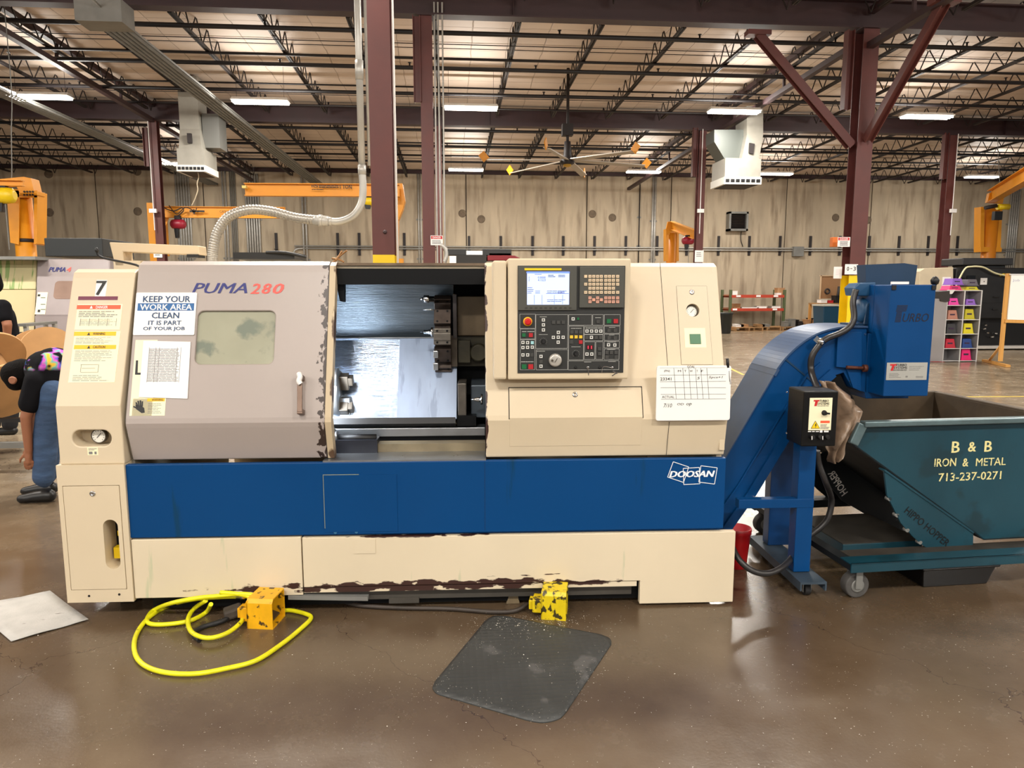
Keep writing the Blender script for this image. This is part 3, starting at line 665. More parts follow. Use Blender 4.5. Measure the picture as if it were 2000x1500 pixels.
lock(LP, 181, 964, low)
def screws(pl, pts, parent, r=.006, m=None):
    for q in pts: b = B(); b.lathe(pl.at(*q), pl.n, [(0, r), (.002, r*.9)], 10); obj('screw', b, m or seam, parent)
screws(LP, [(174, 1164), (233, 1161)], low)
# ---- blue band
b = B(); b.box(VF, -1.683, 1.235, .40, .764, -.03, .0); b.box(VF, -1.68, 1.23, .38, .40, -.06, -.03); blue = obj('blue_panel', b, blue_p, lathe, bevel=.004)
# access plate with grey caulk line
pu = VF.box(634, 927, 776, 1042); b = B(); b.box(VF, pu[0], pu[1], pu[2]+.01, pu[3], 0, .003); obj('cover_plate', b, blue_p, blue)
b = B(); b.box(VF, pu[0]-.003, pu[0], pu[2]+.03, pu[3]+.003, 0, .004); b.box(VF, pu[0], pu[0]+.17, pu[3], pu[3]+.003, 0, .004); obj('caulk_line', b, mat('caulk', (120, 130, 120), .7), blue)
screws(VF, [(655, 1040), (696, 1039)], blue, .008, mat('blue_bolt', (70, 130, 170), .3, .5))
b = B(); x = VF.uv(947, 960)[0]; b.box(VF, x-.001, x+.001, .41, .76, 0, .001); obj('panel_joint', b, mat('blue_dark', (0, 40, 80), .5), blue)
# maker's emblem: three tilted outlined squares and the name
wm_ = mat('emblem_white', (235, 240, 245), .5)
def frame_poly(b, pl, pts, w, h):
    P = [pl.uv(*q) for q in pts]; n = len(P)
    for i in range(n):
        a = pl.p(*P[i], h); c = pl.p(*P[(i+1) % n], h); b.bar(a, c, w, .001, pl.n)
zx = lambda X, Y: (1290+X*.065, 890+Y*.065)
b = B(); frame_poly(b, VF, [zx(380, 180), zx(845, 335), zx(690, 800), zx(210, 640)], .003, .002)
frame_poly(b, VF, [zx(680, 380), zx(1165, 350), zx(1180, 840), zx(695, 865)], .003, .002)
frame_poly(b, VF, [zx(1210, 300), zx(1700, 360), zx(1620, 850), zx(1145, 790)], .003, .002); obj('emblem', b, wm_, blue)
text('DOOSAN', VF, (*zx(265, 450), *zx(1620, 640)), blue, wm_, shear=.25, bold=.045, h=.003)
# ---- skirt panels
b = B(); b.box(VF, -1.680, -.868, .095, .392, -.03, .004); sk = obj('skirt_panel', b, skirt_m, lathe, bevel=.003)
screws(VF, [(264, 1063), (421, 1061), (580, 1056), (270, 1167)], sk, .007)
b = B(); b.prism(VF, [(-.862, .135), (.815, .135), (.815, .012), (1.297, .012), (1.297, .385), (-.862, .389)], -.03, .006); sk = obj('skirt_panel', b, skirt_m, lathe, bevel=.003)
b = B(); b.box(VF, -.862, .80, .105, .132, -.03, .0); obj('skirt_lip', b, skirt_m, sk)
screws(VF, [(606, 1064), (692, 1061), (739, 1060), (1089, 1053)], sk, .007)
b = B(); b.pbox(VF, 692, 1052, 734, 1080, .006, .009); obj('hatch_cover', b, skirt_m, sk)
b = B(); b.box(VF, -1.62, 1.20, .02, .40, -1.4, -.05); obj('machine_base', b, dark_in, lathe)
b = B(); b.box(VF, -.78, .78, .05, .10, -.05, -.03); b.box(VF, -.45, -.3, .03, .06, -.05, -.02); obj('coolant_rail', b, mat('oily_grey', (70, 66, 60), .5, var=.3), lathe)
for k, u in enumerate((-1.8, -1.0, .2, 1.05)): b = B(); b.cyl(mp(u, YF+.2, 0), mp(u, YF+.2, .05), .05, seg=14); b.cyl(mp(u, YF+.2, .05), mp(u, YF+.2, .1), .025, seg=10); obj('levelling_foot', b, steel_d, lathe)

# ---- sliding door (grey)
ZB = .975
SDR = SP(YF, ZB, YF+.25, 1.735, MR)
def shell_prof(z0, zb, ztop, y_in=.05, thick=.035, yt=.25):
    return [(YF+y_in, z0), (YF+.004, zb-.035), (YF-.001, zb-.012), (YF+.012*yt/(ztop-zb), zb+.012), (YF+yt*(1-.055/(ztop-zb)), ztop-.055), (YF+yt*(1-.02/(ztop-zb))+.002, ztop-.02), (YF+yt+.04, ztop), (YF+yt+.2, ztop), (YF+yt+.2, ztop-thick), (YF+yt+.04, ztop-thick-.005), (YF+thick, zb), (YF+y_in+thick, z0)]
xd0 = -1.668; xd1 = SDR.uv(640, 650)[0]
b = B(); prof_extrude(b, MR, shell_prof(.775, ZB, zt), xd0, xd1); sdoor = obj('sliding_door', b, grey_p, lathe)
wu = SDR.box(383, 607, 536, 711)
cb = B(); cb.prism(SDR, rrect(*wu, .03, 6), -.06, .04); cutout(sdoor, cb)
md = sdoor.modifiers.new('bevel', 'BEVEL'); md.width = .005; md.segments = 2; md.limit_method = 'ANGLE'; md.angle_limit = radians(50)
b = B(); b.prism(SDR, rrect(wu[0]-.01, wu[1]+.01, wu[2]-.01, wu[3]+.01, .03, 6), -.02, -.014)
obj('window_pane', b, mat('clouded_glass', (160, 160, 140), .18, var=.12, scale=3, dark=(120, 128, 116), dthr=.6, dscale=4), sdoor)
# cream edge strip of the door beside the opening
b = B(); prof_extrude(b, MR, [(a-.003 if i < 7 else a, z) for i, (a, z) in enumerate(shell_prof(.775, ZB, zt-.003, thick=.05))], xd1, xd1+.03); obj('door_edge', b, mat('edge_cream', (190, 172, 142), .5, wear=[(0, -.3, .2, .40, 12, (84, 60, 40), (1, 1, .4), None)]), sdoor)
navy = mat('navy_print', (22, 30, 110), .5); salmon = mat('salmon_print', (236, 84, 74), .5)
text('PUMA', SDR, (376, 553, 483, 573), sdoor, navy, shear=.3, bold=.024, h=.002)
text('2', SDR, (490, 554, 508, 574), sdoor, salmon, shear=.25, bold=.035, h=.002); text('8', SDR, (512, 554, 530, 574), sdoor, salmon, shear=.25, bold=.035, h=.002); text('0', SDR, (534, 554, 554, 574), sdoor, salmon, shear=.25, bold=.035, h=.002)
b = B(); hp = SDR.at(590, 742, .045); hq = SDR.at(590, 808, .045); b.bar(hp, hq, .024, .012, SDR.n)
for q in (SDR.at(590, 740, 0), SDR.at(590, 806, 0)): b.bar(q, q+SDR.n*.05, .026, .026, SDR.v)
hd = obj('door_handle', b, mat('worn_handle', (120, 100, 88), .35, .7, var=.2), sdoor, bevel=.003)
b = B(); b.tube([SDR.at(588, 733, .045), SDR.at(591, 740, .052), SDR.at(589, 748, .053), SDR.at(592, 754, .05)], .013, 8, 4); obj('white_tape', b, white_m, hd)
# stickers on the door
lb = sticker(SDR, (259, 664, 302, 812), sdoor, lab_y); lb2 = sticker(SDR, (259, 778, 323, 812), sdoor, lab_y)
b = B(); b.pbox(SDR, 288, 778, 322, 784, .0012, .002); obj('amber_band', b, amb, sdoor); text('WARNING', SDR, (297, 779, 319, 783), sdoor, black_m, bold=.01, h=.003)
b = B(); lines(b, SDR, 289, 787, 318, 808, 7, frac=.3); obj('small_print', b, greyink, sdoor)
b = B()
b.pprism(SDR, [(266, 799), (277, 807), (283, 806), (282, 797), (276, 792), (270, 793), (265, 790)], .0012, .0025)
for a, c in (((270, 795), (266, 786)), ((272, 794), (270, 783)), ((275, 793), (274.5, 782)), ((278, 794), (278.5, 784)), ((267, 797), (261, 794))): b.bar(SDR.at(*a, .002), SDR.at(*c, .002), .0065, .001, SDR.n)
obj('hand_pictogram', b, black_m, sdoor); b = B(); b.pprism(SDR, [(266, 704), (270, 704), (269, 728), (279, 728), (279, 732), (264, 732)], .0012, .0025)
obj('pictogram', b, black_m, sdoor)

# ---- right body (cream)
xr0 = VF.uv(949, 850)[0]; xr1 = XR
SR = SP(YF, ZB, YF+.25, 1.73, MR)
b = B(); prof_extrude(b, MR, shell_prof(.772, ZB, 1.73, y_in=.035), xr0, xr1); body = obj('right_body', b, cream_w, lathe)
# recess for the display panel: vertical box standing proud of the leaning face
gr = SR.uv(1353, 606)
cb = B(); cb.cyl(SR.at(1353, 606, -.09), SR.at(1353, 606, .03), .034, seg=28); cutout(body, cb)
md = body.modifiers.new('bevel', 'BEVEL'); md.width = .006; md.segments = 2; md.limit_method = 'ANGLE'; md.angle_limit = radians(50)
gauge(SR, 1352, 607, .031, .035, body)
b = B(); b.box(XP(xr1, MR), YF+.26, YF+1.5, .4, 1.70, -.03, 0); b.box(XP(xr1, MR), YF+.06, YF+.27, .4, 1.0, -.03, -.004)
b.prism(XP(xr1, MR), [(YF+.02, .8), (YF+.02, .98), (YF+.24, 1.70), (YF+.6, 1.70), (YF+.6, .8)], -.03, -.004); obj('side_panel', b, cream, lathe)
def seamline(pl, pts, parent, w=.0022, h=.0006):
    b = B()
    for a, c in zip(pts, pts[1:]): b.bar(pl.at(*a, h), pl.at(*c, h), w, .001, pl.n)
    obj('seam', b, seam, parent)
seamline(SR, [(1289, 514), (1304, 715)], body); LB = Plane(MR@Vector((0, YF, ZB-.02)), MR@Vector((1, 0, 0)), MR@Vector((0, -.03, .175)))
seamline(LB, [(1307, 824), (1301, 890)], body)
dp = [(1321, 559), (1380, 559), (1392, 712), (1331, 712), (1321, 559)]
b = B(); b.pprism(SR, dp[:-1], 0, .002); gd = obj('gauge_door', b, cream, body); seamline(SR, dp, body)
cb = B(); cb.cyl(SR.at(1353, 606, -.03), SR.at(1353, 606, .03), .034, seg=28); cutout(gd, cb)
lock(SR, 1351, 571, gd)
sticker(SR, (1337, 641, 1378, 679), body, lab_y, 'switch_label', .003); b = B(); b.pbox(SR, 1347, 653, 1368, 672, .003, .007); obj('green_switch', b, mat('green_switch', (0, 96, 44), .35), body)
# storage hatch, folded over the bend
hz0 = VF.uv(1120, 873)[1]
for k, (pl_, q) in enumerate(((SR, [(993, 757), (1252, 755), (1257, 806), (993, 810)]),)):
    pass
hx0, hx1 = SR.uv(995, 790)[0], SR.uv(1254, 790)[0]; ztop_h = (SR.at(1120, 757)).z; zbot = (LB.at(1120, 871)).z
yy = lambda z: (YF+(z-ZB)*.25/(1.73-ZB)) if z > ZB else YF+(ZB-z)*.035/(ZB-.772)
b = B(); prof_extrude(b, MR, [(yy(zbot)-.002, zbot), (yy(ZB-.03)-.003, ZB-.03), (YF-.003, ZB), (yy(ZB+.03)-.003, ZB+.03), (yy(ztop_h)-.002, ztop_h), (yy(ztop_h)+.01, ztop_h), (yy(zbot)+.02, zbot)], hx0, hx1)
hatch = obj('storage_hatch', b, cream_w, body, bevel=.0015)
b = B(); prof_extrude(b, MR, [(yy(zbot-.004)-.0006, zbot-.004), (YF-.0012, ZB), (yy(ztop_h+.004)-.0006, ztop_h+.004), (yy(ztop_h)+.01, ztop_h+.004), (yy(zbot)+.02, zbot-.004)], hx0-.004, hx1+.004); obj('hatch_gap', b, seam, body)
lock(SR, 1123, 771, hatch)

# ---- control pendant, a box standing proud of the leaning face
YP = YF-.035
CP = VP(YP, MR)
cu = CP.box(992, 509, 1230, 741)
b = B(); b.box(CP, cu[0], cu[1], cu[2], cu[3]+.01, -.32, 0)
hx = CP.uv(949, 600)[0]
panel = obj('control_panel', b, cream, lathe, bevel=.008)
# side wedge strip left of the pendant
b = B(); b.box(CP, CP.uv(963, 600)[0], cu[0]-.006, cu[2], cu[3], -.3, -.006); obj('pendant_hinge_post', b, cream_w, panel, bevel=.01)
fu = CP.box(1011, 519, 1219, 728)
b = B(); b.box(CP, *fu, 0, .004); obj('face_plate', b, mat('control_black', (40, 41, 40), .45, bump=.05, bscale=200), panel)
grey_k = mat('control_grey', (72, 72, 66), .45)
b = B(); b.pbox(CP, 1012, 520, 1126, 606, .004, .012); obj('screen_housing', b, grey_k, panel, bevel=.002)
b = B(); b.pbox(CP, 1131, 521, 1218, 601, .004, .02); kb = obj('keypad', b, grey_k, panel, bevel=.003)
b = B(); b.pbox(CP, 1024, 524, 1096, 528, .012, .014); obj('yellow_strip', b, yellow, panel)
b = B(); b.pbox(CP, 1029, 531, 1111, 595, .008, .013); obj('screen_glass', b, mat('screen_on', (176, 194, 250), .4, emit=.85), panel)
sb = mat('screen_ink', (70, 80, 130), .5); sbl = mat('screen_bar', (110, 140, 235), .4, emit=.6)
b = B(); b.pbox(CP, 1028, 530.5, 1112, 534, .013, .0135); obj('screen_title_bar', b, sbl, panel)
b = B()
lines(b, CP, 1044, 535, 1060, 537, 1, h=.014); lines(b, CP, 1070, 536, 1085, 542, 2, h=.014); lines(b, CP, 1090, 536, 1106, 542, 2, h=.014)
for q in ((1028, 536, 1029, 547), (1043, 576, 1043.5, 594), (1058, 576, 1058.5, 594), (1082, 576, 1082.5, 594), (1098, 576, 1098.5, 594), (1066, 573, 1110, 573.6)): b.pbox(CP, *q, .013, .0142)
lines(b, CP, 1030, 560, 1042, 574, 4, h=.014, frac=.3); lines(b, CP, 1045, 567, 1056, 574, 3, h=.014, frac=.3); lines(b, CP, 1068, 567, 1110, 573, 2, h=.014, frac=.3); lines(b, CP, 1068, 584, 1110, 590, 2, h=.014, frac=.3)
obj('screen_print', b, sb, panel)
text('0.0000', CP, (1050, 540, 1065, 544), panel, sb, h=.0145, name='screen_text'); text('4.1523', CP, (1050, 545, 1065, 549), panel, sb, h=.0145, name='screen_text'); text('X', CP, (1032, 540, 1034, 544), panel, sb, h=.0145, name='screen_text'); text('Z', CP, (1032, 545, 1034, 549), panel, sb, h=.0145, name='screen_text'); text('0.000', CP, (1089, 568, 1102, 573), panel, sb, h=.0145, name='screen_text')
def pxy(X, Y): return 990+X*260/1500, 500+Y*260/1500     # readings taken off an enlarged view
def sh_box(proto, box, h0, h1, name, m, parent):
    b = B(); b.pbox(CP, *box, h0, h1); return obj(name, b, m, parent)
for k in range(10): X, Y = pxy(215+55*k, 585); sh_box(None, (X-2.6, Y-1.6, X+2.6, Y+1.4), .012, .014, 'soft_key', mat('soft_key', (52, 50, 46), .5), panel)
key_c = mat('key_beige', (214, 190, 156), .5); key_r = mat('key_rose', (206, 150, 128), .5)
cols = [880, 928, 970, 1013, 1055, 1105, 1147, 1190, 1238]
for r_, (Y, idx) in enumerate(((230, range(9)), (274, range(1, 9)), (318, range(9)), (363, range(1, 8)), (409, range(9)), (471, (1, 3, 5, 6, 7, 8)), (492, (2, 4)), (514, (1, 3, 5, 6, 7, 8)))):
    for i in idx:
        X, Y2 = pxy(cols[i], Y); o = sh_box(None, (X-2.9, Y2-2.8, X+2.9, Y2+2.8), .02, .024, 'key', key_r if Y > 450 else key_c, panel)
b = B(); random.seed(3)
for Y, idx in ((230, range(1, 9)), (274, range(1, 9)), (318, range(9)), (363, range(1, 8)), (409, range(9)), (471, (1, 3, 5, 6, 7, 8)), (514, (1, 3, 5, 6, 7, 8))):
    for i in idx: X, Y2 = pxy(cols[i], Y); b.pbox(CP, X-1.3, Y2-.7, X+1.3, Y2+.7, .024, .0245)
obj('key_print', b, greyink, panel)
# white frames of the operator panel
wl = mat('panel_line', (190, 190, 185), .5); b = B()
def fr(x0, y0, x1, y1):
    a = pxy(x0, y0); c = pxy(x1, y1); t_ = .25
    for q in ((a[0], a[1]-t_, c[0], a[1]+t_), (a[0], c[1]-t_, c[0], c[1]+t_), (a[0]-t_, a[1], a[0]+t_, c[1]), (c[0]-t_, a[1], c[0]+t_, c[1])): b.pbox(CP, *q, .004, .005)
for q in ((145, 655, 320, 815), (150, 822, 315, 935), (150, 940, 315, 1280), (325, 660, 685, 1040), (330, 1055, 685, 1280), (695, 660, 955, 780), (965, 660, 1085, 780), (1095, 660, 1275, 780), (695, 790, 862, 1170), (870, 795, 1085, 880), (870, 885, 1080, 955), (870, 965, 990, 1165), (1000, 965, 1080, 1165), (1095, 790, 1270, 870), (1095, 880, 1265, 950), (1095, 960, 1265, 1035), (1095, 1045, 1262, 1165), (690, 1180, 1260, 1280)): fr(*q)
obj('panel_outline', b, wl, panel)
p = CP.at(*pxy(233, 738)); r = .0215
b = B(); b.lathe(p+CP.n*.004, CP.n, [(0, r), (.006, r), (.007, r*.8)], 28); obj('stop_collar', b, mat('stop_yellow', (240, 170, 20), .4), panel)
b = B(); b.lathe(p+CP.n*.01, CP.n, [(0, r*.55), (.012, r*.55), (.014, r*.78), (.022, r*.74), (.026, r*.5)], 28); obj('stop_button', b, mat('stop_red', (190, 22, 24), .35), panel)
wb = mat('button_white', (215, 215, 210), .5); dbk = mat('button_dark', (58, 58, 56), .5); yb_ = mat('button_yellow', (225, 185, 50), .5); gb = mat('button_green', (10, 96, 52), .45); rb_ = mat('button_red', (170, 28, 36), .45); cy_ = mat('button_cyan', (150, 200, 205), .5)
def btn(X, Y, m, w=17, ring=True):
    x, y = pxy(X, Y); k = w*260/1500
    o = sh_box(None, (x-k, y-k, x+k, y+k), .004, .009, 'button', m, panel)
    if m is wb and ring: b = B(); b.pbox(CP, x-k*.55, y-k*.55, x+k*.45, y+k*.45, .009, .0095); obj('button_mark', b, dbk, panel)
for X, Y in ((410, 720), (410, 775), (410, 832), (578, 860), (522, 916), (577, 914), (632, 915), (576, 970), (232, 975), (232, 1028), (285, 1026), (180, 1113), (233, 1113), (383, 1240), (900, 845), (952, 845), (1005, 845), (1055, 845), (950, 916), (900, 1104), (954, 1104), (1142, 1000), (1213, 1002), (180, 972), (180, 1030), (744, 708), (383, 1130)): btn(X, Y, wb)
for X, Y in ((525, 747), (580, 747), (634, 747), (730, 855), (780, 855), (830, 855), (1003, 916), (1056, 916), (1147, 838), (1218, 838), (1147, 922), (1218, 922), (1125, 1085), (1175, 1085), (1228, 1085), (1125, 1138), (1228, 1138), (281, 1113), (383, 1188), (1025, 738), (725, 968), (1042, 1045), (1042, 1100), (900, 916)): btn(X, Y, dbk, 19)
for X in (726, 778, 830): btn(X, 910, yb_, 17)
btn(190, 890, gb, 20); btn(268, 890, rb_, 22); btn(1147, 733, gb, 24); btn(1224, 733, rb_, 24); btn(830, 968, rb_, 20); btn(285, 975, cy_, 17); btn(193, 1245, gb, 26); btn(268, 1245, rb_, 27); btn(800, 706, gb, 12)
b = B(); x, y = pxy(932, 1028); b.pbox(CP, x-6, y-4, x+6, y+4, .004, .006); obj('digit_window', b, mat('digit_dark', (60, 8, 16), .3), panel); text('11', CP, (x-4, y-3, x+4, y+3), panel, mat('digit_red', (235, 60, 80), .4, emit=.6), h=.007, name='digits', bold=.02)
for X, Y, r in ((410, 962, .009), (776, 1100, .009)):
    p = CP.at(*pxy(X, Y)); b = B(); b.lathe(p+CP.n*.004, CP.n, [(0, r*1.2), (.006, r*1.15), (.008, r), (.018, r*.9)], 16); b.bar(p+CP.n*.018-CP.v*r, p+CP.n*.018+CP.v*r, r*.4, .006, CP.n); obj('selector_knob', b, black_m, panel)
    b = B()
    for k in range(11): a = radians(-40+26*k); d = CP.u*cos(a)+CP.v*sin(a); b.bar(p+CP.n*.0045+d*r*1.7, p+CP.n*.0045+d*r*2.0, .0008, .0008, CP.n)
    obj('knob_scale', b, wl, panel)
p = CP.at(*pxy(543, 1172)); b = B(); b.lathe(p+CP.n*.004, CP.n, [(0, .0315), (.006, .0315), (.018, .029), (.02, .022), (.02, .001)], 36); obj('handwheel', b, mat('wheel_silver', (190, 186, 178), .3, .4), panel)
b = B(); q = CP.at(*pxy(505, 1170)); b.lathe(q+CP.n*.022, CP.n, [(0, .005), (.01, .0055), (.012, .004)], 12); d = (CP.u*.5+CP.v*.85).normalized(); b.bar(p+CP.n*.0245-d*.01+CP.u*.002, p+CP.n*.0245+d*.012+CP.u*.002, .003, .002, CP.n); obj('wheel_grip', b, steel_d, panel)
for X in (773, 910, 1045, 1185):
    p = CP.at(*pxy(X, 1255)); b = B(); b.lathe(p+CP.n*.004, CP.n, [(0, .007), (.006, .006), (.007, .003)], 12); obj('key_switch', b, black_m if X in (773, 1045) else chrome, panel)
b = B(); p = CP.at(*pxy(912, 1265)); b.bar(p+CP.n*.012, p+CP.n*.02+CP.v*-.012, .006, .002, CP.u); b.bar(p+CP.n*.02-CP.v*.012, p+CP.n*.02-CP.v*.032, .004, .002, CP.n)
p = CP.at(*pxy(1190, 1262)); b.tube([CP.at(*pxy(1062, 1315), .02), CP.at(*pxy(1070, 1250), .025), CP.at(*pxy(1110, 1240), .03), p+CP.n*.02], .0012, 5, 6)
b.bar(CP.at(*pxy(1185, 1290), .02), CP.at(*pxy(1235, 1320), .02), .006, .002, CP.n); b.bar(CP.at(*pxy(1175, 1345), .02), CP.at(*pxy(1240, 1305), .02), .005, .002, CP.n); obj('key_ring', b, chrome, panel)
for k, (X0, Y0, X1, Y1) in enumerate(((370, 680, 450, 690), (360, 880, 460, 888), (170, 845, 220, 857), (230, 845, 310, 857), (335, 1068, 430, 1076), (720, 810, 840, 820), (885, 805, 1075, 817), (995, 690, 1060, 700), (1150, 800, 1220, 808), (1150, 885, 1210, 893), (1130, 965, 1230, 973), (1130, 1047, 1220, 1056), (725, 1018, 830, 1026), (870, 1190, 950, 1198), (1140, 1185, 1225, 1192), (160, 1185, 300, 1197))):
    b = B(); a = pxy(X0, Y0); c = pxy(X1, Y1); lines(b, CP, a[0], a[1], c[0], c[1], 1, h=.005, frac=.5, ragged=0); obj('button_caption', b, wl, panel)

# ---- chamber
xo0, xo1 = -.75, xr0
yb_in = YF+1.0
b = B()
b.box(VF, -1.68, xr1-.03, .40, 1.72, -1.52, -1.5)                                  # rear skin
b.box(VF, -1.68, xr1-.03, 1.68, 1.715, -1.5, -.30)                                # top skin
b.box(VF, xd0+.01, -1.0, .77, 1.68, -1.45, -.36)                                  # headstock housing behind the door
obj('rear_housing', b, cream, lathe)
b = B(); b.box(VF, -.97, .93, 1.715, 1.728, -.9, -.285); obj('roof_lip', b, mat('dusty_rail', (112, 94, 74), .6, var=.3, scale=14), lathe)
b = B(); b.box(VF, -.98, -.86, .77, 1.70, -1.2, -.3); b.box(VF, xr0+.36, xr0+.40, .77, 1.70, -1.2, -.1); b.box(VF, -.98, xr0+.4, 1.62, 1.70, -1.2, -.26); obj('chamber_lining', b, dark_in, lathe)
brushed = mat('brushed_steel', (112, 124, 134), .3, .85, var=.22, scale=5, stretch=(.4, 1, 14), bump=.2, bscale=26)
brushed_l = mat('brushed_steel_bright', (150, 166, 186), .2, .9, var=.2, scale=9, stretch=(.2, 1, 12), bump=.18, bscale=50, dark=(150, 164, 184), dthr=.6, dscale=3, dstretch=(6, 1, .6))
IU = SP(YF+.62, 1.35, YF+.56, 1.70, MR)      # upper splash panel
IL = SP(YF+.32, .97, YF+.60, 1.42, MR)       # lower splash panel leans back
xa = -.86; xb = IU.uv(886, 600)[0]
zsp = None
b = B(); v_ = IU.uv(760, 659)[1]; v1_ = IU.uv(760, 547)[1]; b.box(IU, xa, xb, v_, v1_+.05, -.01, 0); ip = obj('splash_panel', b, brushed, lathe)
b = B(); b.box(IU, IU.uv(672, 600)[0], xb, v1_, v1_+.035, 0, .02); b.box(IU, xa, xb, v1_+.04, v1_+.05, 0, .05); obj('panel_lip', b, mat('teal_dark', (40, 62, 66), .4, .3), ip)
v_l0 = IL.uv(760, 820)[1]; v_l1 = IL.uv(760, 661)[1]; xe = IL.uv(892, 760)[0]
b = B(); b.box(IL, xa, xe, v_l0, v_l1, -.01, 0); lp_ = obj('way_cover', b, brushed_l, lathe)
b = B(); x_s = IL.uv(778, 740)[0]; b.box(IL, x_s, xe, v_l0+.002, v_l1-.002, 0, .004); obj('sliding_cover', b, mat('drip_steel', (146, 160, 182), .42, .7, var=.15, scale=3, stretch=(3, 1, .7), dark=(128, 140, 160), dthr=.58, dscale=5, dstretch=(5, 1, .5)), lp_)
b = B(); b.box(IL, xa, xe, v_l1-.004, v_l1+.004, 0, .008); obj('cover_edge', b, steel, lp_)
b = B(); b.box(IL, xa, IL.uv(890, 824)[0], IL.uv(760, 832)[1], v_l0, -.01, .03); obj('wiper_strip', b, black_m, lp_)
y1 = YF+.28
G = VP(y1, MR); b = B(); b.pbox(G, 640, 836, 948, 853, -.1, 0); obj('guide_rail', b, steel, lathe, bevel=.004)
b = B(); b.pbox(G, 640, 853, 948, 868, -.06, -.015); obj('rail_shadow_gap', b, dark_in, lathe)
G2 = VP(YF+.16, MR); b = B(); b.pbox(G2, 735, 868, 948, 893, -.1, -.02); obj('chip_trough', b, mat('oily_tan', (120, 108, 84), .5, var=.35, scale=7), lathe)
b = B(); b.pbox(G2, 655, 860, 737, 893, -.1, 0); obj('slide_cover', b, mat('cover_dark', (38, 40, 48), .35, .3), lathe)
b = B(); b.box(VF, -.75, xr0, .764, .772, -.5, -.005); obj('sill_plate', b, steel, lathe)
b = B(); b.box(VF, xd0+.01, -.8, .764, .80, -.3, -.10); obj('dark_gap_filler', b, dark_in, lathe)  # dark filler added so the gap under the door looks shaded
# chuck and spindle
q = VP(YF+.36, MR).at(672, 770); ch = [q.x, q.y, q.z]; X = MR@Vector((1, 0, 0)); q0 = Vector(ch)-X*.11
b = B(); b.lathe(q0, X, [(0, .12), (.05, .125), (.09, .125), (.1, .115), (.1, .05)], 32); chk = obj('chuck', b, steel, lathe)
for k in range(3):
    a = radians(20+120*k); d = Matrix.Rotation(a, 3, X) @ Vector((0, 0, 1)); b = B(); c = q0+X*.12+d*.07; b.bar(c-d*.035, c+d*.045, .05, .045, X); b.bar(c+X*.03-d*.01, c+X*.03+d*.035, .045, .03, X); obj('chuck_jaw', b, steel_d, chk, bevel=.003)
q = VP(YF+.3, MR).at(655, 740); b = B(); b.lathe(q-X*.1, X, [(0, .03), (.09, .055), (.115, .058), (.118, .02)], 24); obj('spindle_nose', b, steel, lathe)
b = B(); b.pbox(VP(YF+.3, MR), 645, 778, 684, 830, -.15, 0); obj('tool_setter', b, mat('setter_grey', (120, 124, 128), .4, .5, var=.2), lathe, bevel=.004)
q = VP(YF+.2, MR).at(652, 853); b = B(); b.lathe(q-X*.03, X, [(0, .045), (.035, .045), (.04, .035)], 24); b.cyl(q+X*.005, q+X*.02, .03, seg=20); obj('bushing', b, steel, lathe)
a0 = VP(YF+.2, MR).at(662, 855); a1 = VP(YF+.2, MR).at(735, 855); b = B(); b.cyl(a0, a1, .019, seg=18); obj('lower_bar', b, black_m, lathe)
# turret, seen edge on, with tool blocks around its rim
YT = YF+.38
ta = VP(YT+.05, MR).at(864, 655); tm = mat('turret_steel', (70, 60, 54), .35, .6, var=.35, scale=14)
tl = mat('turret_light', (108, 102, 94), .35, .6, var=.25, scale=14)
b = B(); n = 12; pl = Plane(ta+MR@Vector((-.038, .12, 0)), MR@Vector((0, 1, 0)), (0, 0, 1)); R_ = .185
b.prism(pl, [(R_*cos(2*pi*(i+.5)/n), R_*sin(2*pi*(i+.5)/n)) for i in range(n)], 0, .085); tur = obj('turret', b, tm, lathe, bevel=.004)
for i in range(n):
    a = 2*pi*i/n
    rad = MR@Vector((0, cos(a), 0))+Vector((0, 0, sin(a))); tan_ = MR@Vector((0, -sin(a), 0))+Vector((0, 0, cos(a)))
    c = pl.o+X*.042+rad*(R_*.97); b = B(); w = .042
    if cos(a) > .6: continue
    bl_ = Plane(c, X, tan_) if True else None; bl_.n = rad
    b.box(bl_, -.045, .045, -w, w, 0, .03 if i % 2 else .045)
    if i % 2 == 0: b.box(bl_, -.045, .045, -w*.45, w*.45, .045, .055)
    tb = obj('tool_block', b, tl if i % 3 == 0 else tm, tur, bevel=.003)
    for s in (-1, 1):
        for t_ in (-1, 1):
            h0 = .03 if i % 2 else .045; k = bl_.p(s*.026, t_*.03, h0); b = B(); b.cyl(k, k+rad*.002, .006, seg=10); obj('socket_screw', b, dark_in, tb)
def tool(px0, px1, py, y, prof_r, m, nm='boring_bar'):
    p0 = VP(y, MR).at(px1, py); L_ = (VP(y, MR).at(px1, py)-VP(y, MR).at(px0, py)).length
    b = B(); b.lathe(p0, -X, [(t_*L_, r_) for t_, r_ in prof_r], 20); obj(nm, b, m, tur)
yt_ = YT-.02
tool(820, 848, 584, yt_, [(0, .015), (.35, .015), (.36, .02), (.72, .02), (.75, .012), (.9, .005), (1, .004)], chrome, 'collet_holder')
tool(826, 846, 605, yt_, [(0, .006), (.5, .004), (1, .003)], steel, 'drill_bit')
tool(820, 846, 648, yt_, [(0, .025), (.15, .025), (.2, .014), (.35, .014), (.37, .011), (.7, .011), (.72, .003), (1, .002)], chrome, 'collet_holder')
for py in (693, 717): b = B(); b.pbox(VP(yt_, MR), 846, py-8, 856, py+6, -.03, .01); obj('turning_tool', b, steel, tur, bevel=.003)
b = B(); b.pbox(VP(YT+.04, MR), 878, 655, 893, 716, -.1, 0); obj('turret_flange', b, steel_d, tur)
b = B(); b.pbox(VP(YT+.03, MR), 885, 575, 892, 660, -.1, .02); obj('turret_pipe', b, black_iron, tur)
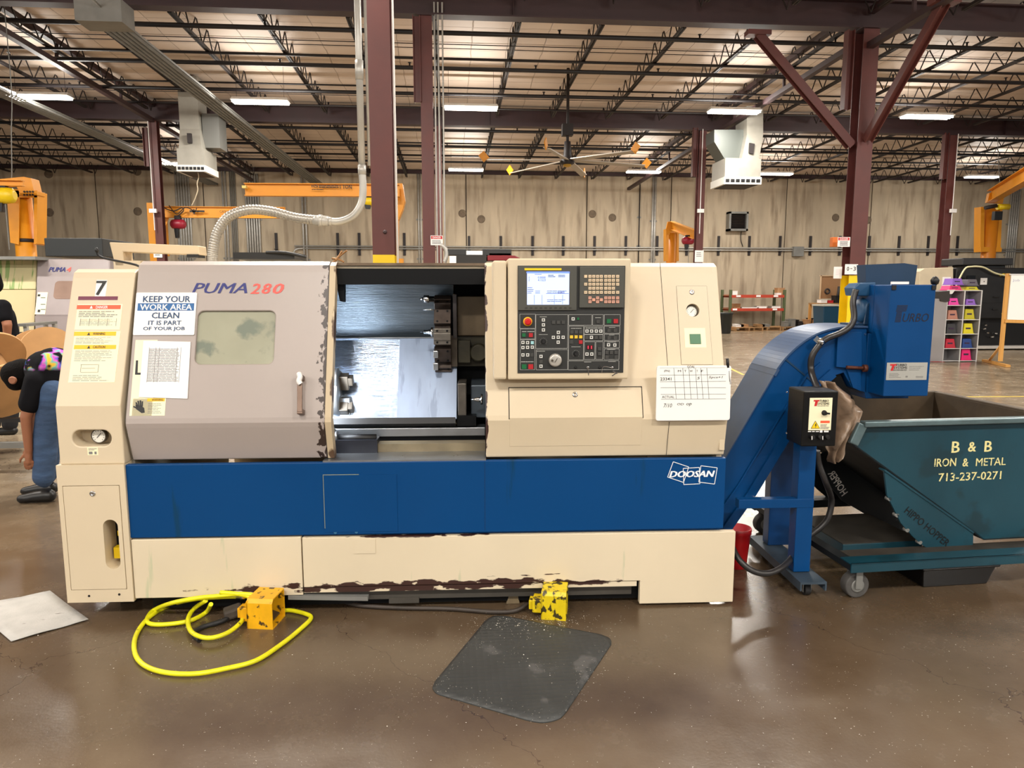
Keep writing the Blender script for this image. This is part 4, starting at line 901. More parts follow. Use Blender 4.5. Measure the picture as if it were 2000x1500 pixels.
b = B(); b.pbox(VP(YT+.1, MR), 893, 578, 960, 656, -.3, 0); obj('turret_carriage', b, mat('carriage_tan', (92, 78, 58), .5, .2, var=.35, scale=6), lathe, bevel=.006)
b = B(); b.pbox(VP(YT+.12, MR), 893, 657, 960, 715, -.3, 0); b.pbox(VP(YT+.06, MR), 895, 665, 918, 708, -.1, 0); q = VP(YT+.1, MR).at(935, 688); b.lathe(q, MR@Vector((0, -1, 0)), [(0, .05), (.03, .05), (.04, .04)], 20); obj('turret_gearbox', b, mat('gearbox_olive', (52, 48, 32), .5, .2, var=.4, scale=9), lathe)
b = B(); b.pbox(VP(YT+.25, MR), 890, 545, 965, 890, -.05, 0); obj('carriage_back', b, dark_in, lathe)
b = B(); b.pbox(VP(YF+.3, MR), 894, 749, 911, 812, -.2, 0); obj('tailstock_cover', b, tl, lathe, bevel=.004)
b = B(); b.pbox(VP(YF+.28, MR), 893, 812, 930, 832, -.15, 0); obj('tailstock_wiper', b, dark_in, lathe)
b = B(); b.pbox(VP(YF+.34, MR), 920, 752, 965, 816, -.3, 0); ts = obj('tailstock', b, mat('tail_blue', (86, 96, 106), .35, .5, var=.3, scale=5), lathe, bevel=.006)
q = VP(YF+.25, MR).at(943, 780); b = B(); b.lathe(q, -X, [(0, .012), (.002, .028), (.01, .028), (.012, .012), (.03, .012), (.062, .001)], 18); obj('live_centre', b, chrome, ts)
b = B(); q = VP(YF+.3, MR); b.pprism(q, [(655, 548), (672, 548), (672, 590), (664, 588)], -.05, 0); obj('chamber_bracket', b, dark_in, lathe)
# chamber lamp: a tube behind the open edge of the door
a0 = mp(-.76, YF+.185, 1.34); a1 = mp(-.76, YF+.085, .99)
b = B(); b.cyl(a0, a1, .016, seg=10); wl_ = obj('work_lamp', b, mat('work_lamp_lit', (225, 238, 255), .5, emit=45), lathe)
ld = bpy.data.lights.new('chamber_light', 'AREA'); ld.shape = 'RECTANGLE'; ld.size = .4; ld.size_y = .05; ld.energy = 4; ld.color = (.86, .93, 1)
lo = bpy.data.objects.new('chamber_light', ld); COL.objects.link(lo); lo.parent = lathe
lm = wm(lathe).inverted(); pos = lm @ mp(-.77, YF+.16, 1.08); lo.location = pos
lo.rotation_euler = Vector((.6, .6, -.05)).to_track_quat('-Z', 'X').to_euler()
# top fittings
b = B(); TP = VP(YF+.9, MR)
b.pprism(TP, [(213, 473), (388, 480), (390, 498), (240, 492), (243, 520), (225, 520)], -.12, 0); obj('top_bracket', b, mat('bracket_beige', (206, 186, 154), .5), lathe, bevel=.005)
b = B(); b.pbox(TP, 222, 509, 275, 530, -.2, 0); obj('bracket_foot', b, cream, lathe)
b = B(); b.pbox(TP, 366, 497, 388, 503, -.1, .01); obj('bracket_pad', b, black_m, lathe)
b = B(); b.tube([mp(-1.72, YF+.4, 1.69), mp(-1.76, YF+.42, 1.72), VP(YF+.45, MR).at(200, 503), VP(YF+.45, MR).at(189, 490)], .006, 6, 5); q = VP(YF+.45, MR).at(189, 489); b.lathe(q-Vector((0, 0, .01)), (0, 0, 1), [(0, .006), (.01, .011), (.025, .004)], 10); obj('loose_cable', b, black_m, lathe)
b = B(); TP2 = VP(YF+1.1, MR); b.pbox(TP2, 455, 493, 575, 506, -.3, 0); b.tube([TP2.at(520, 493, 0), TP2.at(560, 494, .02), TP2.at(600, 503, .02)], .01, 6, 4); obj('cable_tray', b, black_m, lathe)
b = B(); TP3 = VP(YF+.35, MR)
for pts in ([(650, 512), (660, 503), (668, 490)], [(655, 510), (664, 500), (678, 489)], [(648, 505), (660, 506), (672, 512)]): b.tube([TP3.at(*q) for q in pts], .005, 6, 4)
obj('hose_fitting', b, mat('brass', (150, 110, 70), .4, .6), lathe)

# ---- signs and papers held on the machine: things of their own
t = thing('safety_sign', 'white sign with blue band reading KEEP YOUR WORK AREA CLEAN on the grey door', 'sign', SDR.at(322, 652), MR); t_h = .006
b = B(); su = SDR.box(264, 572, 383, 655); b.prism(SDR, rrect(*su, .006, 3), .002, t_h); obj('plate', b, white_m, t)
bs = mat('sign_blue', (22, 92, 152), .5); dkb = mat('sign_navy', (18, 62, 104), .5)
b = B(); b.pbox(SDR, 270, 593, 380, 607.5, t_h, t_h+.0008); obj('blue_band', b, bs, t)
for s, q, m_ in (('KEEP YOUR', (281, 579, 373, 591), dkb), ('WORK AREA', (275, 595, 376, 606.5), white_m), ('CLEAN', (298, 611, 351, 622.5), dkb), ('IT IS PART', (291, 627, 355, 635.5), dkb), ('OF YOUR JOB', (281, 639, 362, 647.5), dkb)):
    text(s, SDR, q, t, m_, bold=.022, h=t_h+.0016)
b = B(); b.pprism(SDR, [(281, 666), (373, 668), (367, 779), (272, 776)], .003, .005); t = obj('paper_sheet', b, white_m, None, 'printed setup sheet taped on the grey door below the blue and white sign', 'paper', R=MR)
b = B(); lines(b, SDR, 290, 681, 352, 746, 26, h=.0062, frac=.35, ragged=.1)
for x in (290, 303, 310, 345, 352): b.pbox(SDR, x, 679, x+.5, 747, .005, .006)
obj('small_print', b, greyink, t)
# whiteboard
WBp = Plane(MR@Vector((0, YF-.012, 1.2)), MR@Vector((1, -.0, 0)), MR@Vector((0, .03, 1)))
t = thing('whiteboard', 'small magnetic whiteboard with a GOAL table stuck low on the right cream panel', 'whiteboard', WBp.at(1355, 820), MR)
gu = WBp.box(1281, 714, 1426, 821); b = B(); b.prism(WBp, rrect(*gu, .012, 5), 0, .008); obj('frame', b, white_m, t, bevel=.002)
b = B(); b.prism(WBp, rrect(gu[0]+.006, gu[1]-.006, gu[2]+.006, gu[3]-.006, .01, 5), .008, .0085); obj('board', b, mat('board_white', (240, 240, 236), .25), t)
ink = mat('marker_ink', (20, 20, 22), .6)
zb = lambda X, Y: (1270+X*170/1962, 700+Y*130/1500)
b = B()
def bl2(X0, Y0, X1, Y1, w=.0013): b.bar(WBp.at(*zb(X0, Y0), .009), WBp.at(*zb(X1, Y1), .009), w, .0008, WBp.n)
for Y0, Y1, xa_ in ((375, 362, 205), (525, 512, 210), (655, 655, 222), (805, 800, 228), (915, 905, 235)): bl2(xa_, Y0, 1690, Y1)
for xa_, xb_ in ((520, 575), (722, 772), (858, 908), (1005, 1055), (1125, 1180), (1262, 1312)): bl2(xa_, 215, xb_, 912)
bl2(205, 212, 820, 212, .0006); bl2(1000, 205, 1690, 205, .0006); obj('grid_lines', b, ink, t)
for s, q in (('GOAL', (820, 155, 995, 215)), ('(PN)', (300, 255, 430, 315)), ('M', (610, 258, 680, 305)), ('T', (755, 258, 800, 305)), ('W', (875, 258, 945, 305)), ('T', (1030, 258, 1060, 305)), ('F', (1135, 258, 1180, 305)), ('23341', (215, 425, 465, 495)), ('5', (1045, 410, 1105, 470)), ('5pcs+1', (1305, 395, 1620, 460)), ('ACTUAL', (255, 835, 530, 890)), ('7/10', (290, 1010, 480, 1100)), ('OD', (595, 1000, 745, 1050)), ('op', (800, 1000, 920, 1075))):
    a = zb(q[0], q[1]); c = zb(q[2], q[3]); text(s, WBp, (*a, *c), t, ink, h=.0095, bold=.012 if s.isdigit() else .0, shear=.2 if s[0] in '5O7o' else 0, name='handwriting')
b = B(); b.cyl(WBp.at(1421, 718, .004), WBp.at(1426, 750, .004), .006, seg=10); t = obj('marker_pen', b, white_m, None, 'white marker pen with black cap clipped to the right edge of the whiteboard', 'pen', R=MR)
b = B(); b.cyl(WBp.at(1420, 700, .004), WBp.at(1421, 718, .004), .0075, seg=10); obj('cap', b, black_m, t)
b = B(); b.cyl(WBp.at(1422.5, 724, .0101), WBp.at(1424, 745, .0101), .0012, seg=6); obj('print_stripe', b, black_m, t)

# corrugated extraction hose and its steel riser (column pipe)
riser = thing('extraction_duct', 'silver corrugated hose looping up from the lathe to a tall steel riser pipe', 'duct', VP(4.6).at(415, 500))
D = VP(4.9); path = [D.at(415, 512), D.at(416, 492), D.at(424, 456), D.at(446, 424), D.at(486, 410), D.at(530, 413), D.at(576, 425), D.at(618, 430)]
P = catmull(path, 22); b = B(); b.tube(P, .028, 14, 0, rf=lambda t_, i: .0335 if i % 3 == 0 else (.029 if i % 3 == 1 else .0325)); obj('corrugated_hose', b, mat('hose_silver', (168, 164, 156), .35, .55), riser)
b = B(); b.cyl(D.at(612, 430), D.at(642, 432), .0335, seg=16); b.cyl(D.at(622, 430.5), D.at(630, 431), .038, seg=16); b.cyl(D.at(640, 432), D.at(648, 432.5), .028, seg=16); obj('coupling', b, galv, riser)
D2 = VP(4.9); b = B(); b.tube([D2.at(642, 432), D2.at(665, 432), D2.at(690, 421), D2.at(706, 396), D2.at(709, 365), D2.at(706, 330)], .0235, 14, 8); obj('elbow', b, galv, riser)
pb = D2.at(707, 332); b = B(); b.cyl(pb, (pb.x, pb.y, 3.95), .0225, seg=14); b.cyl((pb.x, pb.y, pb.z-.03), (pb.x, pb.y, pb.z+.03), .027, seg=14); b.cyl((pb.x, pb.y, 2.93), (pb.x, pb.y, 3.05), .027, seg=14); obj('riser_pipe', b, galv, riser)
b = B(); b.cyl((pb.x, pb.y, 3.95), (pb.x, pb.y, 6.6), .0225, seg=14); b.cyl((pb.x+.045, pb.y+.02, 2.4), (pb.x+.045, pb.y+.02, 6.6), .009, seg=8); obj('upper_pipe', b, galv, riser)
# ================================================================ CHIP CONVEYOR
cblue = mat('conveyor_blue', (0, 62, 116), 0.38, spec=.25, var=0.12, scale=2.5, bump=.02, bscale=50)
cblue_d = mat('conveyor_blue_dull', (14, 50, 80), 0.4, var=0.15, scale=4)
cdeck = mat('conveyor_top', (50, 76, 112), 0.4, 0.1, var=0.22, scale=3.5, stretch=(1, 1, 1))
YC0, YC1 = 3.75, 4.08
CV = VP(YC0, MR)
conv = thing('chip_conveyor', 'blue inclined chip conveyor with curved back rising from the lathe to a TURBO head', 'conveyor', mp(1.75, 3.8, 0), MR)
def cw(u, v): return u, v
D_ = YC1-YC0
outer = [(1392, 935), (1411, 903), (1421, 887), (1517, 723), (1530, 705), (1548, 686), (1570, 668), (1596, 653), (1625, 644), (1655, 640), (1693, 640)]
inner = [(1693, 768), (1664, 757), (1648, 728), (1625, 735), (1600, 757), (1570, 800), (1533, 860), (1465, 972), (1417, 1040), (1392, 1040)]
O = [CV.uv(*q) for q in outer]; I_ = [CV.uv(*q) for q in inner]
b = B(); b.prism(CV, O+I_, -D_, 0); obj('side_casing', b, cblue, conv, bevel=.003)
def deck(P, h, nm, m, over=.012, th=.006):
    b = B()
    for p, q in zip(P, P[1:]):
        d = Vector((q[0]-p[0], q[1]-p[1])).normalized(); nn = Vector((-d.y, d.x))*th
        b.hexa([CV.p(p[0], p[1], over), CV.p(q[0], q[1], over), CV.p(q[0], q[1], -D_-over), CV.p(p[0], p[1], -D_-over),
                CV.p(p[0]+nn.x, p[1]+nn.y, over), CV.p(q[0]+nn.x, q[1]+nn.y, over), CV.p(q[0]+nn.x, q[1]+nn.y, -D_-over), CV.p(p[0]+nn.x, p[1]+nn.y, -D_-over)])
    return obj(nm, b, m, conv)
deck(O[:4], 0, 'incline_cover', cdeck); Oc = [tuple(v) for v in catmull([Vector((a, c, 0)) for a, c in O[3:]], 3)]
deck([(a[0], a[1]) for a in Oc], 0, 'curved_cover', cdeck, th=.009)
k = O[3]; d = Vector((O[3][0]-O[2][0], O[3][1]-O[2][1])).normalized()
b = B(); p = CV.p(k[0], k[1], 0); b.bar(CV.p(k[0]-d.x*.012, k[1]-d.y*.012, .016), CV.p(k[0]-d.x*.012, k[1]-d.y*.012, -D_-.016), .04, .014, CV.u*(-d.y)+CV.v*d.x); obj('cover_flange', b, cdeck, conv)
# lower rail along the incline and inner ribs
b = B()
for off, w, h in ((.0, .05, .016), (.09, .008, .012)):
    pts = [I_[8], I_[7], I_[6], I_[5], I_[4], I_[3]]
    pts = [CV.p(a+(-off*.8), c+off*.6, h/2) for a, c in pts]
    for p, q in zip(pts, pts[1:]): b.bar(p+(CV.v*.02), q+(CV.v*.02), w, h, CV.n)
obj('edge_rail', b, cblue, conv)
b = B(); b.pprism(CV, [(1535, 700), (1600, 755), (1598, 757), (1532, 702)], 0, .004); obj('casing_seam', b, cblue_d, conv)
b = B(); b.pprism(CV, [(1633, 648), (1680, 648), (1680, 716), (1650, 718), (1630, 716)], 0, .02); b.pprism(CV, [(1650, 716), (1680, 716), (1680, 764), (1664, 757)], 0, .012); obj('side_plate', b, cblue, conv, bevel=.002)
b = B(); q0 = CV.at(1648, 716, .03); q1 = CV.at(1686, 718, .03); b.cyl(q0, q1, .009, seg=12); b.cyl(CV.at(1680, 718, .03), CV.at(1687, 718, .03), .02, seg=12); obj('tension_screw', b, mat('rusty_bolt', (92, 50, 36), .6, .4), conv)
screws(CV, [(1690, 653), (1664, 742), (1661, 745)], conv, .007, chrome)
b = B(); b.pprism(CV, [(1610, 752), (1642, 726), (1657, 757), (1672, 780), (1612, 778)], -.3, -.02); obj('chute_opening', b, dark_in, conv)
# head
xh0 = CV.uv(1692, 700)[0]; CC = VP(3.6, MR); hu = CC.box(1730, 556, 1818, 774); xh1 = CC.uv(1818, 660)[0]
ztp = CV.uv(1700, 556)[1]; zbm = CV.uv(1700, 768)[1]
b = B(); b.prism(CV, [(xh0, zbm+.02), (hu[0], zbm-.03), (xh1, zbm-.03), (xh1, 1.36), (xh0, 1.36)], -D_, 0); b.box(CV, CC.uv(1740, 556)[0], xh1, 1.36, ztp, -.2, 0); head = obj('head_body', b, cblue, conv, bevel=.004)
hx0_ = CC.uv(1740, 556)[0]; hx1_ = CC.uv(1829, 556)[0]
b = B(); b.box(CC, hx0_, hx1_, hu[2], hu[3], -.149, 0); cov = obj('chain_cover', b, cblue, conv, bevel=.005)
for px in (1746, 1824): b = B(); b.pbox(CC, px-4.5, 557, px+3.5, 566, 0, .006); obj('corner_clip', b, black_m, cov)
b = B(); b.pbox(CC, 1746, 550, 1780, 555, -.03, -.02); obj('white_label', b, white_m, conv)
# TURBO name: striped T and slanted letters
nv = mat('dark_navy', (6, 10, 34), .5); b = B()
for i in range(13):
    y = 597+2.62*i; xs = (1752.5-i*.45, 1772.5-i*.6) if i < 5 else (1753.2-i*.55+.9, 1763.5-i*.42+.4)
    if i < 5: xs = (1752-i*.7+.5, 1773-i*.8)
    b.pbox(CC, xs[0], y-.75, xs[1], y+.75, 0, .001)
obj('striped_letter', b, nv, cov)
text('URBO', CC, (1763, 612, 1814, 628.5), cov, nv, shear=.25, bold=0.0, h=.0015)
b = B(); b.pbox(CC, 1731, 708, 1810, 742, 0, .003); pt = obj('name_plate', b, mat('plate_silver', (178, 178, 172), .4, .3), cov)
b = B(); b.pbox(CC, 1738, 711, 1750, 714, .003, .004); b.pprism(CC, [(1742, 714), (1746.5, 714), (1743, 724), (1738.5, 724)], .003, .004); obj('red_mark', b, red_m, cov)
text('TURBO', CC, (1749, 710.5, 1770, 715), cov, black_m, bold=.02, h=.004, shear=.1); text('SYSTEMS', CC, (1745, 716, 1771, 720.5), cov, black_m, bold=.02, h=.004, shear=.1); text('INCORPORATED', CC, (1744, 721.5, 1770, 724), cov, black_m, bold=.01, h=.004)
b = B(); lines(b, CC, 1775, 714, 1804, 724, 3, h=.004, frac=.2); lines(b, CC, 1736, 728, 1760, 738, 4, h=.004, frac=.3); lines(b, CC, 1788, 734, 1803, 738, 2, h=.004, frac=.4); b.pbox(CC, 1768, 734, 1772, 737, .003, .004); obj('small_print', b, greyink, cov)
screws(CC, [(1734, 711), (1806, 711), (1733, 739), (1805, 739)], cov, .004)
# chute hood above the head
HB = VP(3.86, MR); HT = [(1690, 517), (1766, 514), (1792, 518), (1786, 562), (1692, 562)]
b = B(); b.pprism(HB, HT, -.09, 0); hd_ = obj('top_hood', b, cblue_d, conv)
b = B(); b.pprism(VP(5.2, MR), [(1798, 570), (1825, 570), (1825, 575), (1798, 575)], 0, .01)
b = B(); q = VP(3.75, MR).at(1826, 549); b.lathe(q, Vector((0, 0, 1)), [(-.03, .006), (-.018, .012), (-.015, .018), (.005, .022), (.022, .012), (.026, .002)], 14); obj('black_knob', b, black_m, conv)
# motor on its bracket
ma = VP(3.86, MR); c0 = ma.at(1676, 606); c1 = ma.at(1702, 606)
b = B(); b.lathe(c0, X, [(0, .03), (.004, .062), (.03, .07), (.05, .07), (.052, .06), ((c1-c0).length, .06)], 28); motor = obj('motor', b, mat('motor_blue', (28, 74, 112), .4, var=.1), conv)
b = B()
for i in range(20):
    a = 2*pi*i/20; r = MR@Vector((0, cos(a), 0))+Vector((0, 0, sin(a))); b.bar(c0+X*.055+r*.066, c1-X*.005+r*.066, .004, .016, r)
obj('cooling_fin', b, MATS['motor_blue'], motor, kind='stuff')
b = B(); b.pprism(VP(3.80, MR), [(1668, 562), (1678, 553), (1711, 551), (1711, 569), (1697, 578), (1671, 578)], -.11, 0); obj('terminal_box', b, MATS['motor_blue'], motor, bevel=.006)
b = B(); b.pbox(VP(3.8, MR), 1666, 632, 1706, 638, -.14, 0); b.pprism(VP(3.79, MR), [(1694, 600), (1706, 575), (1706, 634), (1688, 634)], -.012, 0); obj('motor_bracket', b, cblue_d, motor)
# support frame
xpL, xpR = VP(3.58, MR).uv(1551, 1090)[0], VP(3.58, MR).uv(1583, 1090)[0]
zpt = .98
b = B(); b.wbox(MR, xpL, xpR, 3.58, 3.66, .10, .90); obj('front_post', b, cblue, conv, bevel=.003)
xr_ = VP(4.0, MR).uv(1500, 1000)[0]
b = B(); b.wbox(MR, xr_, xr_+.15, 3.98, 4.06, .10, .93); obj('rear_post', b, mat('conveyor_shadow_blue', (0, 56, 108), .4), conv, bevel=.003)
PB = VP(3.60, MR); b = B(); b.pbox(PB, 1440, 973, 1586, 990, -.03, .022); obj('cross_bar', b, cblue, conv, bevel=.002)
b = B(); b.wbox(MR, xpL-.02, xpR+.03, 3.45, 4.16, .085, .097); b.wbox(MR, xpL-.02, xpL-.012, 3.45, 4.16, .05, .085); b.wbox(MR, xpR+.022, xpR+.03, 3.45, 4.16, .05, .085); obj('foot_channel', b, mat('foot_grime', (52, 66, 78), .5, var=.3, scale=8), conv)
def caster(x, y, R, r, w, ztop, parent, hubc=True):
    b = B(); p = R@Vector((x-w/2, y, r)); q = R@Vector((x+w/2, y, r)); b.cyl(p, q, r, seg=20); cs = obj('caster_wheel', b, rubber, parent, bevel=.003)
    b = B()
    for s in (-1, 1): b.wbox(R, x+s*(w/2+.006)-.002, x+s*(w/2+.006)+.002, y-.014, y+.014, r-.01, ztop-.01)
    b.wbox(R, x-w/2-.01, x+w/2+.01, y-.02, y+.02, ztop-.012, ztop); b.cyl(R@Vector((x-w/2-.012, y, r)), R@Vector((x+w/2+.012, y, r)), .006, seg=8); obj('fork', b, galv_d, cs)
caster((xpL+xpR)/2, 3.52, MR, .03, .03, .085, conv); caster((xpL+xpR)/2, 4.08, MR, .03, .03, .085, conv)
# control box
KB = VP(3.40, MR); ku = KB.box(1568, 764, 1635, 872)
b = B(); b.box(KB, ku[0], ku[1], ku[2], ku[3], -.178, 0); kbx = obj('control_box', b, mat('box_black', (9, 9, 10), .4, spec=.3, var=.2, scale=6, bump=.03, bscale=60), conv, bevel=.006)
b = B(); b.pbox(KB, 1580, 777, 1624, 840, 0, .002); obj('instruction_label', b, lab_y, kbx)
b = B(); b.pbox(KB, 1589, 781, 1600, 784, .002, .003); b.pprism(KB, [(1592, 784), (1597, 784), (1594.5, 793), (1590, 793)], .002, .003); obj('red_mark', b, red_m, kbx)
text('TURBO', KB, (1600, 780.5, 1618, 785), kbx, black_m, bold=.02, h=.004, shear=.1); text('SYSTEMS', KB, (1596, 786, 1619, 790.5), kbx, black_m, bold=.02, h=.004, shear=.1); text('INCORPORATED', KB, (1596, 791.5, 1618, 793.5), kbx, black_m, h=.004)
b = B(); b.lathe(KB.at(1609, 806, .002), KB.n, [(0, .013), (.004, .013), (.006, .010), (.018, .009)], 16); b.bar(KB.at(1609, 806, .018), KB.at(1617, 806.5, .018), .008, .008, KB.n); obj('rotary_switch', b, black_m, kbx)
b = B(); b.pprism(KB, [(1592, 822), (1600.5, 836.5), (1583.5, 836.5)], .002, .003); obj('shock_triangle', b, yellow, kbx)
b = B(); b.pprism(KB, [(1592.5, 827), (1591, 831), (1592.5, 831), (1591.5, 835.5), (1594.5, 829.5), (1593, 829.5), (1594, 827)], .003, .004); frame_poly(b, KB, [(1592, 822), (1600.5, 836.5), (1583.5, 836.5)], .0015, .003); obj('shock_mark', b, black_m, kbx)
b = B(); b.pbox(KB, 1602, 821.5, 1620, 826, .002, .003); obj('red_band', b, org, kbx)
b = B(); lines(b, KB, 1602, 828, 1620, 838, 4, h=.003); obj('small_print', b, greyink, kbx)
b = B()
for q in ((1578, 842, 1584, 843.5), (1586, 842, 1591, 843.5), (1593, 842, 1599, 843.5), (1601, 840.5, 1606, 844.5), (1609, 841, 1618, 844)): b.pbox(KB, *q, 0, .002)
obj('white_caption', b, white_m, kbx)
for k, px in enumerate((1585, 1600, 1614)):
    b = B(); b.lathe(KB.at(px, 853), KB.n, [(0, .013), (.008, .0125), (.012, .01), (.02, .009)], 16); kn = obj('selector_knob', b, black_m, kbx)
    if k < 2: b = B(); s = -1 if k == 0 else 1; b.bar(KB.at(px-3*s*-1, 857, .021), KB.at(px+3*s*-1*-1, 850, .021), .0035, .002, KB.n); obj('knob_pointer', b, white_m, kbx)
screws(KB, [(1537, 766), (1536, 846)], kbx, .004, chrome)
b = B(); b.lathe(KB.at(1636, 786, -.02), X, [(0, .006), (.006, .006), (.008, .003)], 10); obj('latch', b, chrome, kbx)
# cables
b = B(); Q = VP(3.7, MR); b.tube([VP(3.78, MR).at(1670, 566, .01), VP(3.76, MR).at(1666, 590), VP(3.72, MR).at(1668, 620), VP(3.71, MR).at(1660, 638), Q.at(1640, 651), Q.at(1615, 661), Q.at(1600, 674), Q.at(1586, 696), Q.at(1584, 722), VP(3.62, MR).at(1592, 748), VP(3.52, MR).at(1602, 770)], .0165, 12, 6)
obj('power_hose', b, mat('hose_black', (38, 36, 36), .35, var=.2, scale=20), conv)
b = B(); q = Q.at(1602, 668); b.cyl(Q.at(1599, 671), Q.at(1606, 665), .021, seg=14); b.bar(Q.at(1592, 660, .0), Q.at(1600, 668, .005), .03, .004, Q.n); obj('hose_clamp', b, chrome, conv)
b = B(); Z = VP(3.60, MR); Z2 = VP(3.70, MR); b.tube([Z.at(1596, 880), Z.at(1599, 905), Z.at(1612, 940), Z2.at(1624, 975), Z2.at(1618, 1010), Z2.at(1603, 1030), Z2.at(1585, 1043), VP(3.68, MR).at(1560, 1065), VP(3.62, MR).at(1546, 1090), VP(3.52, MR).at(1528, 1108), VP(3.47, MR).at(1500, 1120), VP(3.47, MR).at(1470, 1115), VP(3.5, MR).at(1445, 1095), VP(3.56, MR).at(1430, 1068), VP(3.6, MR).at(1424, 1050)], .016, 12, 6)
obj('drive_cable', b, MATS['hose_black'], conv)

# ================================================================ DUMP HOPPER
teal = mat('hopper_teal', (16, 62, 76), .38, var=.28, scale=2.2, stretch=(1, 1, .6), bump=.06, bscale=30, dark=(14, 48, 58), dthr=.6, dscale=3)
teal_w = mat('hopper_rim_worn', (96, 116, 120), .35, .35, var=.25, scale=12)
rust = mat('hopper_inside_rust', (72, 58, 40), .7, var=.4, scale=5, bump=.1)
HY0, HY1 = 3.44, 4.36; HP = VP(HY0, HR); hopper = thing('dump_hopper', 'teal steel dump hopper on casters, stencilled B & B IRON & METAL', 'hopper', HR@Vector((2.9, 3.85, 0)), HR)
zr = .895; XRT = 3.47
pA = HP.uv(1679, 838); pB = HP.uv(1661, 866); pC = HP.uv(1922, 1055)
side = [(pA[0], zr), (XRT, zr), (XRT, pC[1]), (pC[0], pC[1]), (pB[0], pB[1])]
T_ = .008
b = B(); b.prism(HP, side, -T_, 0); obj('side_wall', b, teal, hopper)
FP = VP(HY1, HR); b = B(); b.prism(FP, side, 0, T_); obj('side_wall', b, [rust], hopper)
def strip(p, q, m, nm, th=T_, y0=HY0, y1=HY1):
    b = B(); d = Vector((q[0]-p[0], q[1]-p[1])).normalized(); n_ = (-d.y*th, d.x*th)
    P = lambda u, v, y: HR@Vector((u, y, v))
    b.hexa([P(p[0], p[1], y0), P(q[0], q[1], y0), P(q[0], q[1], y1), P(p[0], p[1], y1), P(p[0]+n_[0], p[1]+n_[1], y0), P(q[0]+n_[0], q[1]+n_[1], y0), P(q[0]+n_[0], q[1]+n_[1], y1), P(p[0]+n_[0], p[1]+n_[1], y1)])
    return obj(nm, b, m, hopper)
strip((pA[0], zr), pB, rust, 'lip_plate'); strip(pB, pC, mat('hopper_shaded_teal', (9, 15, 19), .6, var=.3), 'sloped_plate'); strip(pC, (XRT, pC[1]), rust, 'bottom_plate'); strip((XRT, pC[1]), (XRT, zr), rust, 'end_plate')  # near-black teal: shade below the hopper is put into the sloped plate's colour
# painted inner faces are rusty: thin liner on the inside
b = B(); b.prism(VP(HY0+.012, HR), [(a+(.01 if i in (0, 4) else -.01 if i in (1, 2) else .02), c-(.02 if i < 2 else -.02)) for i, (a, c) in enumerate(side)], -.002, 0); obj('inner_liner', b, rust, hopper)
b = B(); b.bar(HR@Vector((pA[0], HY0-.02, zr)), HR@Vector((XRT+.03, HY0-.02, zr)), .05, .03); b.bar(HR@Vector((pA[0], HY0-.02, zr)), HR@Vector((pB[0], HY0-.02, pB[1])), .05, .03, (0, -1, .2)); obj('rim', b, teal_w, hopper, bevel=.006)
b = B(); b.bar(HR@Vector((pA[0], HY1+.02, zr)), HR@Vector((XRT+.03, HY1+.02, zr)), .05, .03); b.bar(HR@Vector((XRT+.02, HY0-.02, zr)), HR@Vector((XRT+.02, HY1+.02, zr)), .05, .03); obj('rim', b, rust, hopper, bevel=.006)
sten = mat('stencil_yellow', (224, 214, 150), .6, dark=(60, 96, 100), dthr=.62, dscale=60)
HPn = HP
for s, q in (('B', (1859, 862, 1874, 884)), ('&', (1891, 863, 1906, 882)), ('B', (1923, 861, 1937, 882)), ('IRON', (1825, 895, 1867, 911)), ('&', (1880, 895, 1891, 911)), ('METAL', (1906, 894, 1964, 909)), ('713-237-0271', (1833, 922, 1955, 938))): text(s, HP, q, hopper, sten, bold=.03 if len(s) < 3 else .013, h=.0015, name='stencil')
# rockers
rk = [(1727, 918), (1733, 968), (1745, 992), (1760, 1022), (1784, 1049), (1805, 1067), (1832, 1080), (1859, 1088), (1900, 1088), (1901, 1040)]
RKP = VP(HY0-.022, HR); RU = [RKP.uv(*q) for q in rk]
b = B(); b.prism(RKP, RU, -.012, 0); rk1 = obj('rocker', b, teal, hopper)
b = B(); b.bar(RKP.p(*RU[0], -.02), RKP.p(*RU[-1], -.02), .05, .01, (0, 0, 1)); obj('rocker_flange', b, teal, hopper)
text('HIPPO HOPPER', RKP, None, rk1, black_m, h=.002, uvbox=(lambda c, w, h: (c[0]-w/2, c[0]+w/2, c[1]-h/2, c[1]+h/2))(RKP.uv(1811, 1029), .34, .042), rot=-38, bold=.01)
RF = VP(HY1+.0, HR); b = B(); b.prism(RF, RU, -.012, 0); rk2 = obj('rocker', b, mat('rocker_shaded', (11, 18, 22), .5), hopper)  # rear rocker paint darkened to carry the shade under the hopper
RL = VP(4.2, HR); b = B(); RLU = [RL.uv(*q) for q in ((1598, 890), (1606, 916), (1622, 950), (1645, 978), (1700, 1010), (1790, 1062), (1800, 1020), (1640, 868))]; b.prism(RL, RLU, -.012, 0); rk3 = obj('rear_rocker', b, MATS['rocker_shaded'], hopper)
text('HOPPER', RL, None, rk3, mat('cutout_light', (240, 232, 222), .6), h=.002, uvbox=(lambda c, w, h: (c[0]-w/2, c[0]+w/2, c[1]-h/2, c[1]+h/2))(RL.uv(1636, 943), .19, .05), rot=-55, mirror=True, bold=.02)  # pale letters painted for the lit floor showing through the cut-outs
for q in ((1738, 975), (1753, 1007), (1773, 1036), (1798, 1060), (1827, 1078)):
    b = B(); b.cyl(RKP.at(*q, 0)-Vector((0, 0, .0)), RKP.at(*q, -.03), .011, seg=10); obj('rocker_tooth', b, galv_d, hopper)
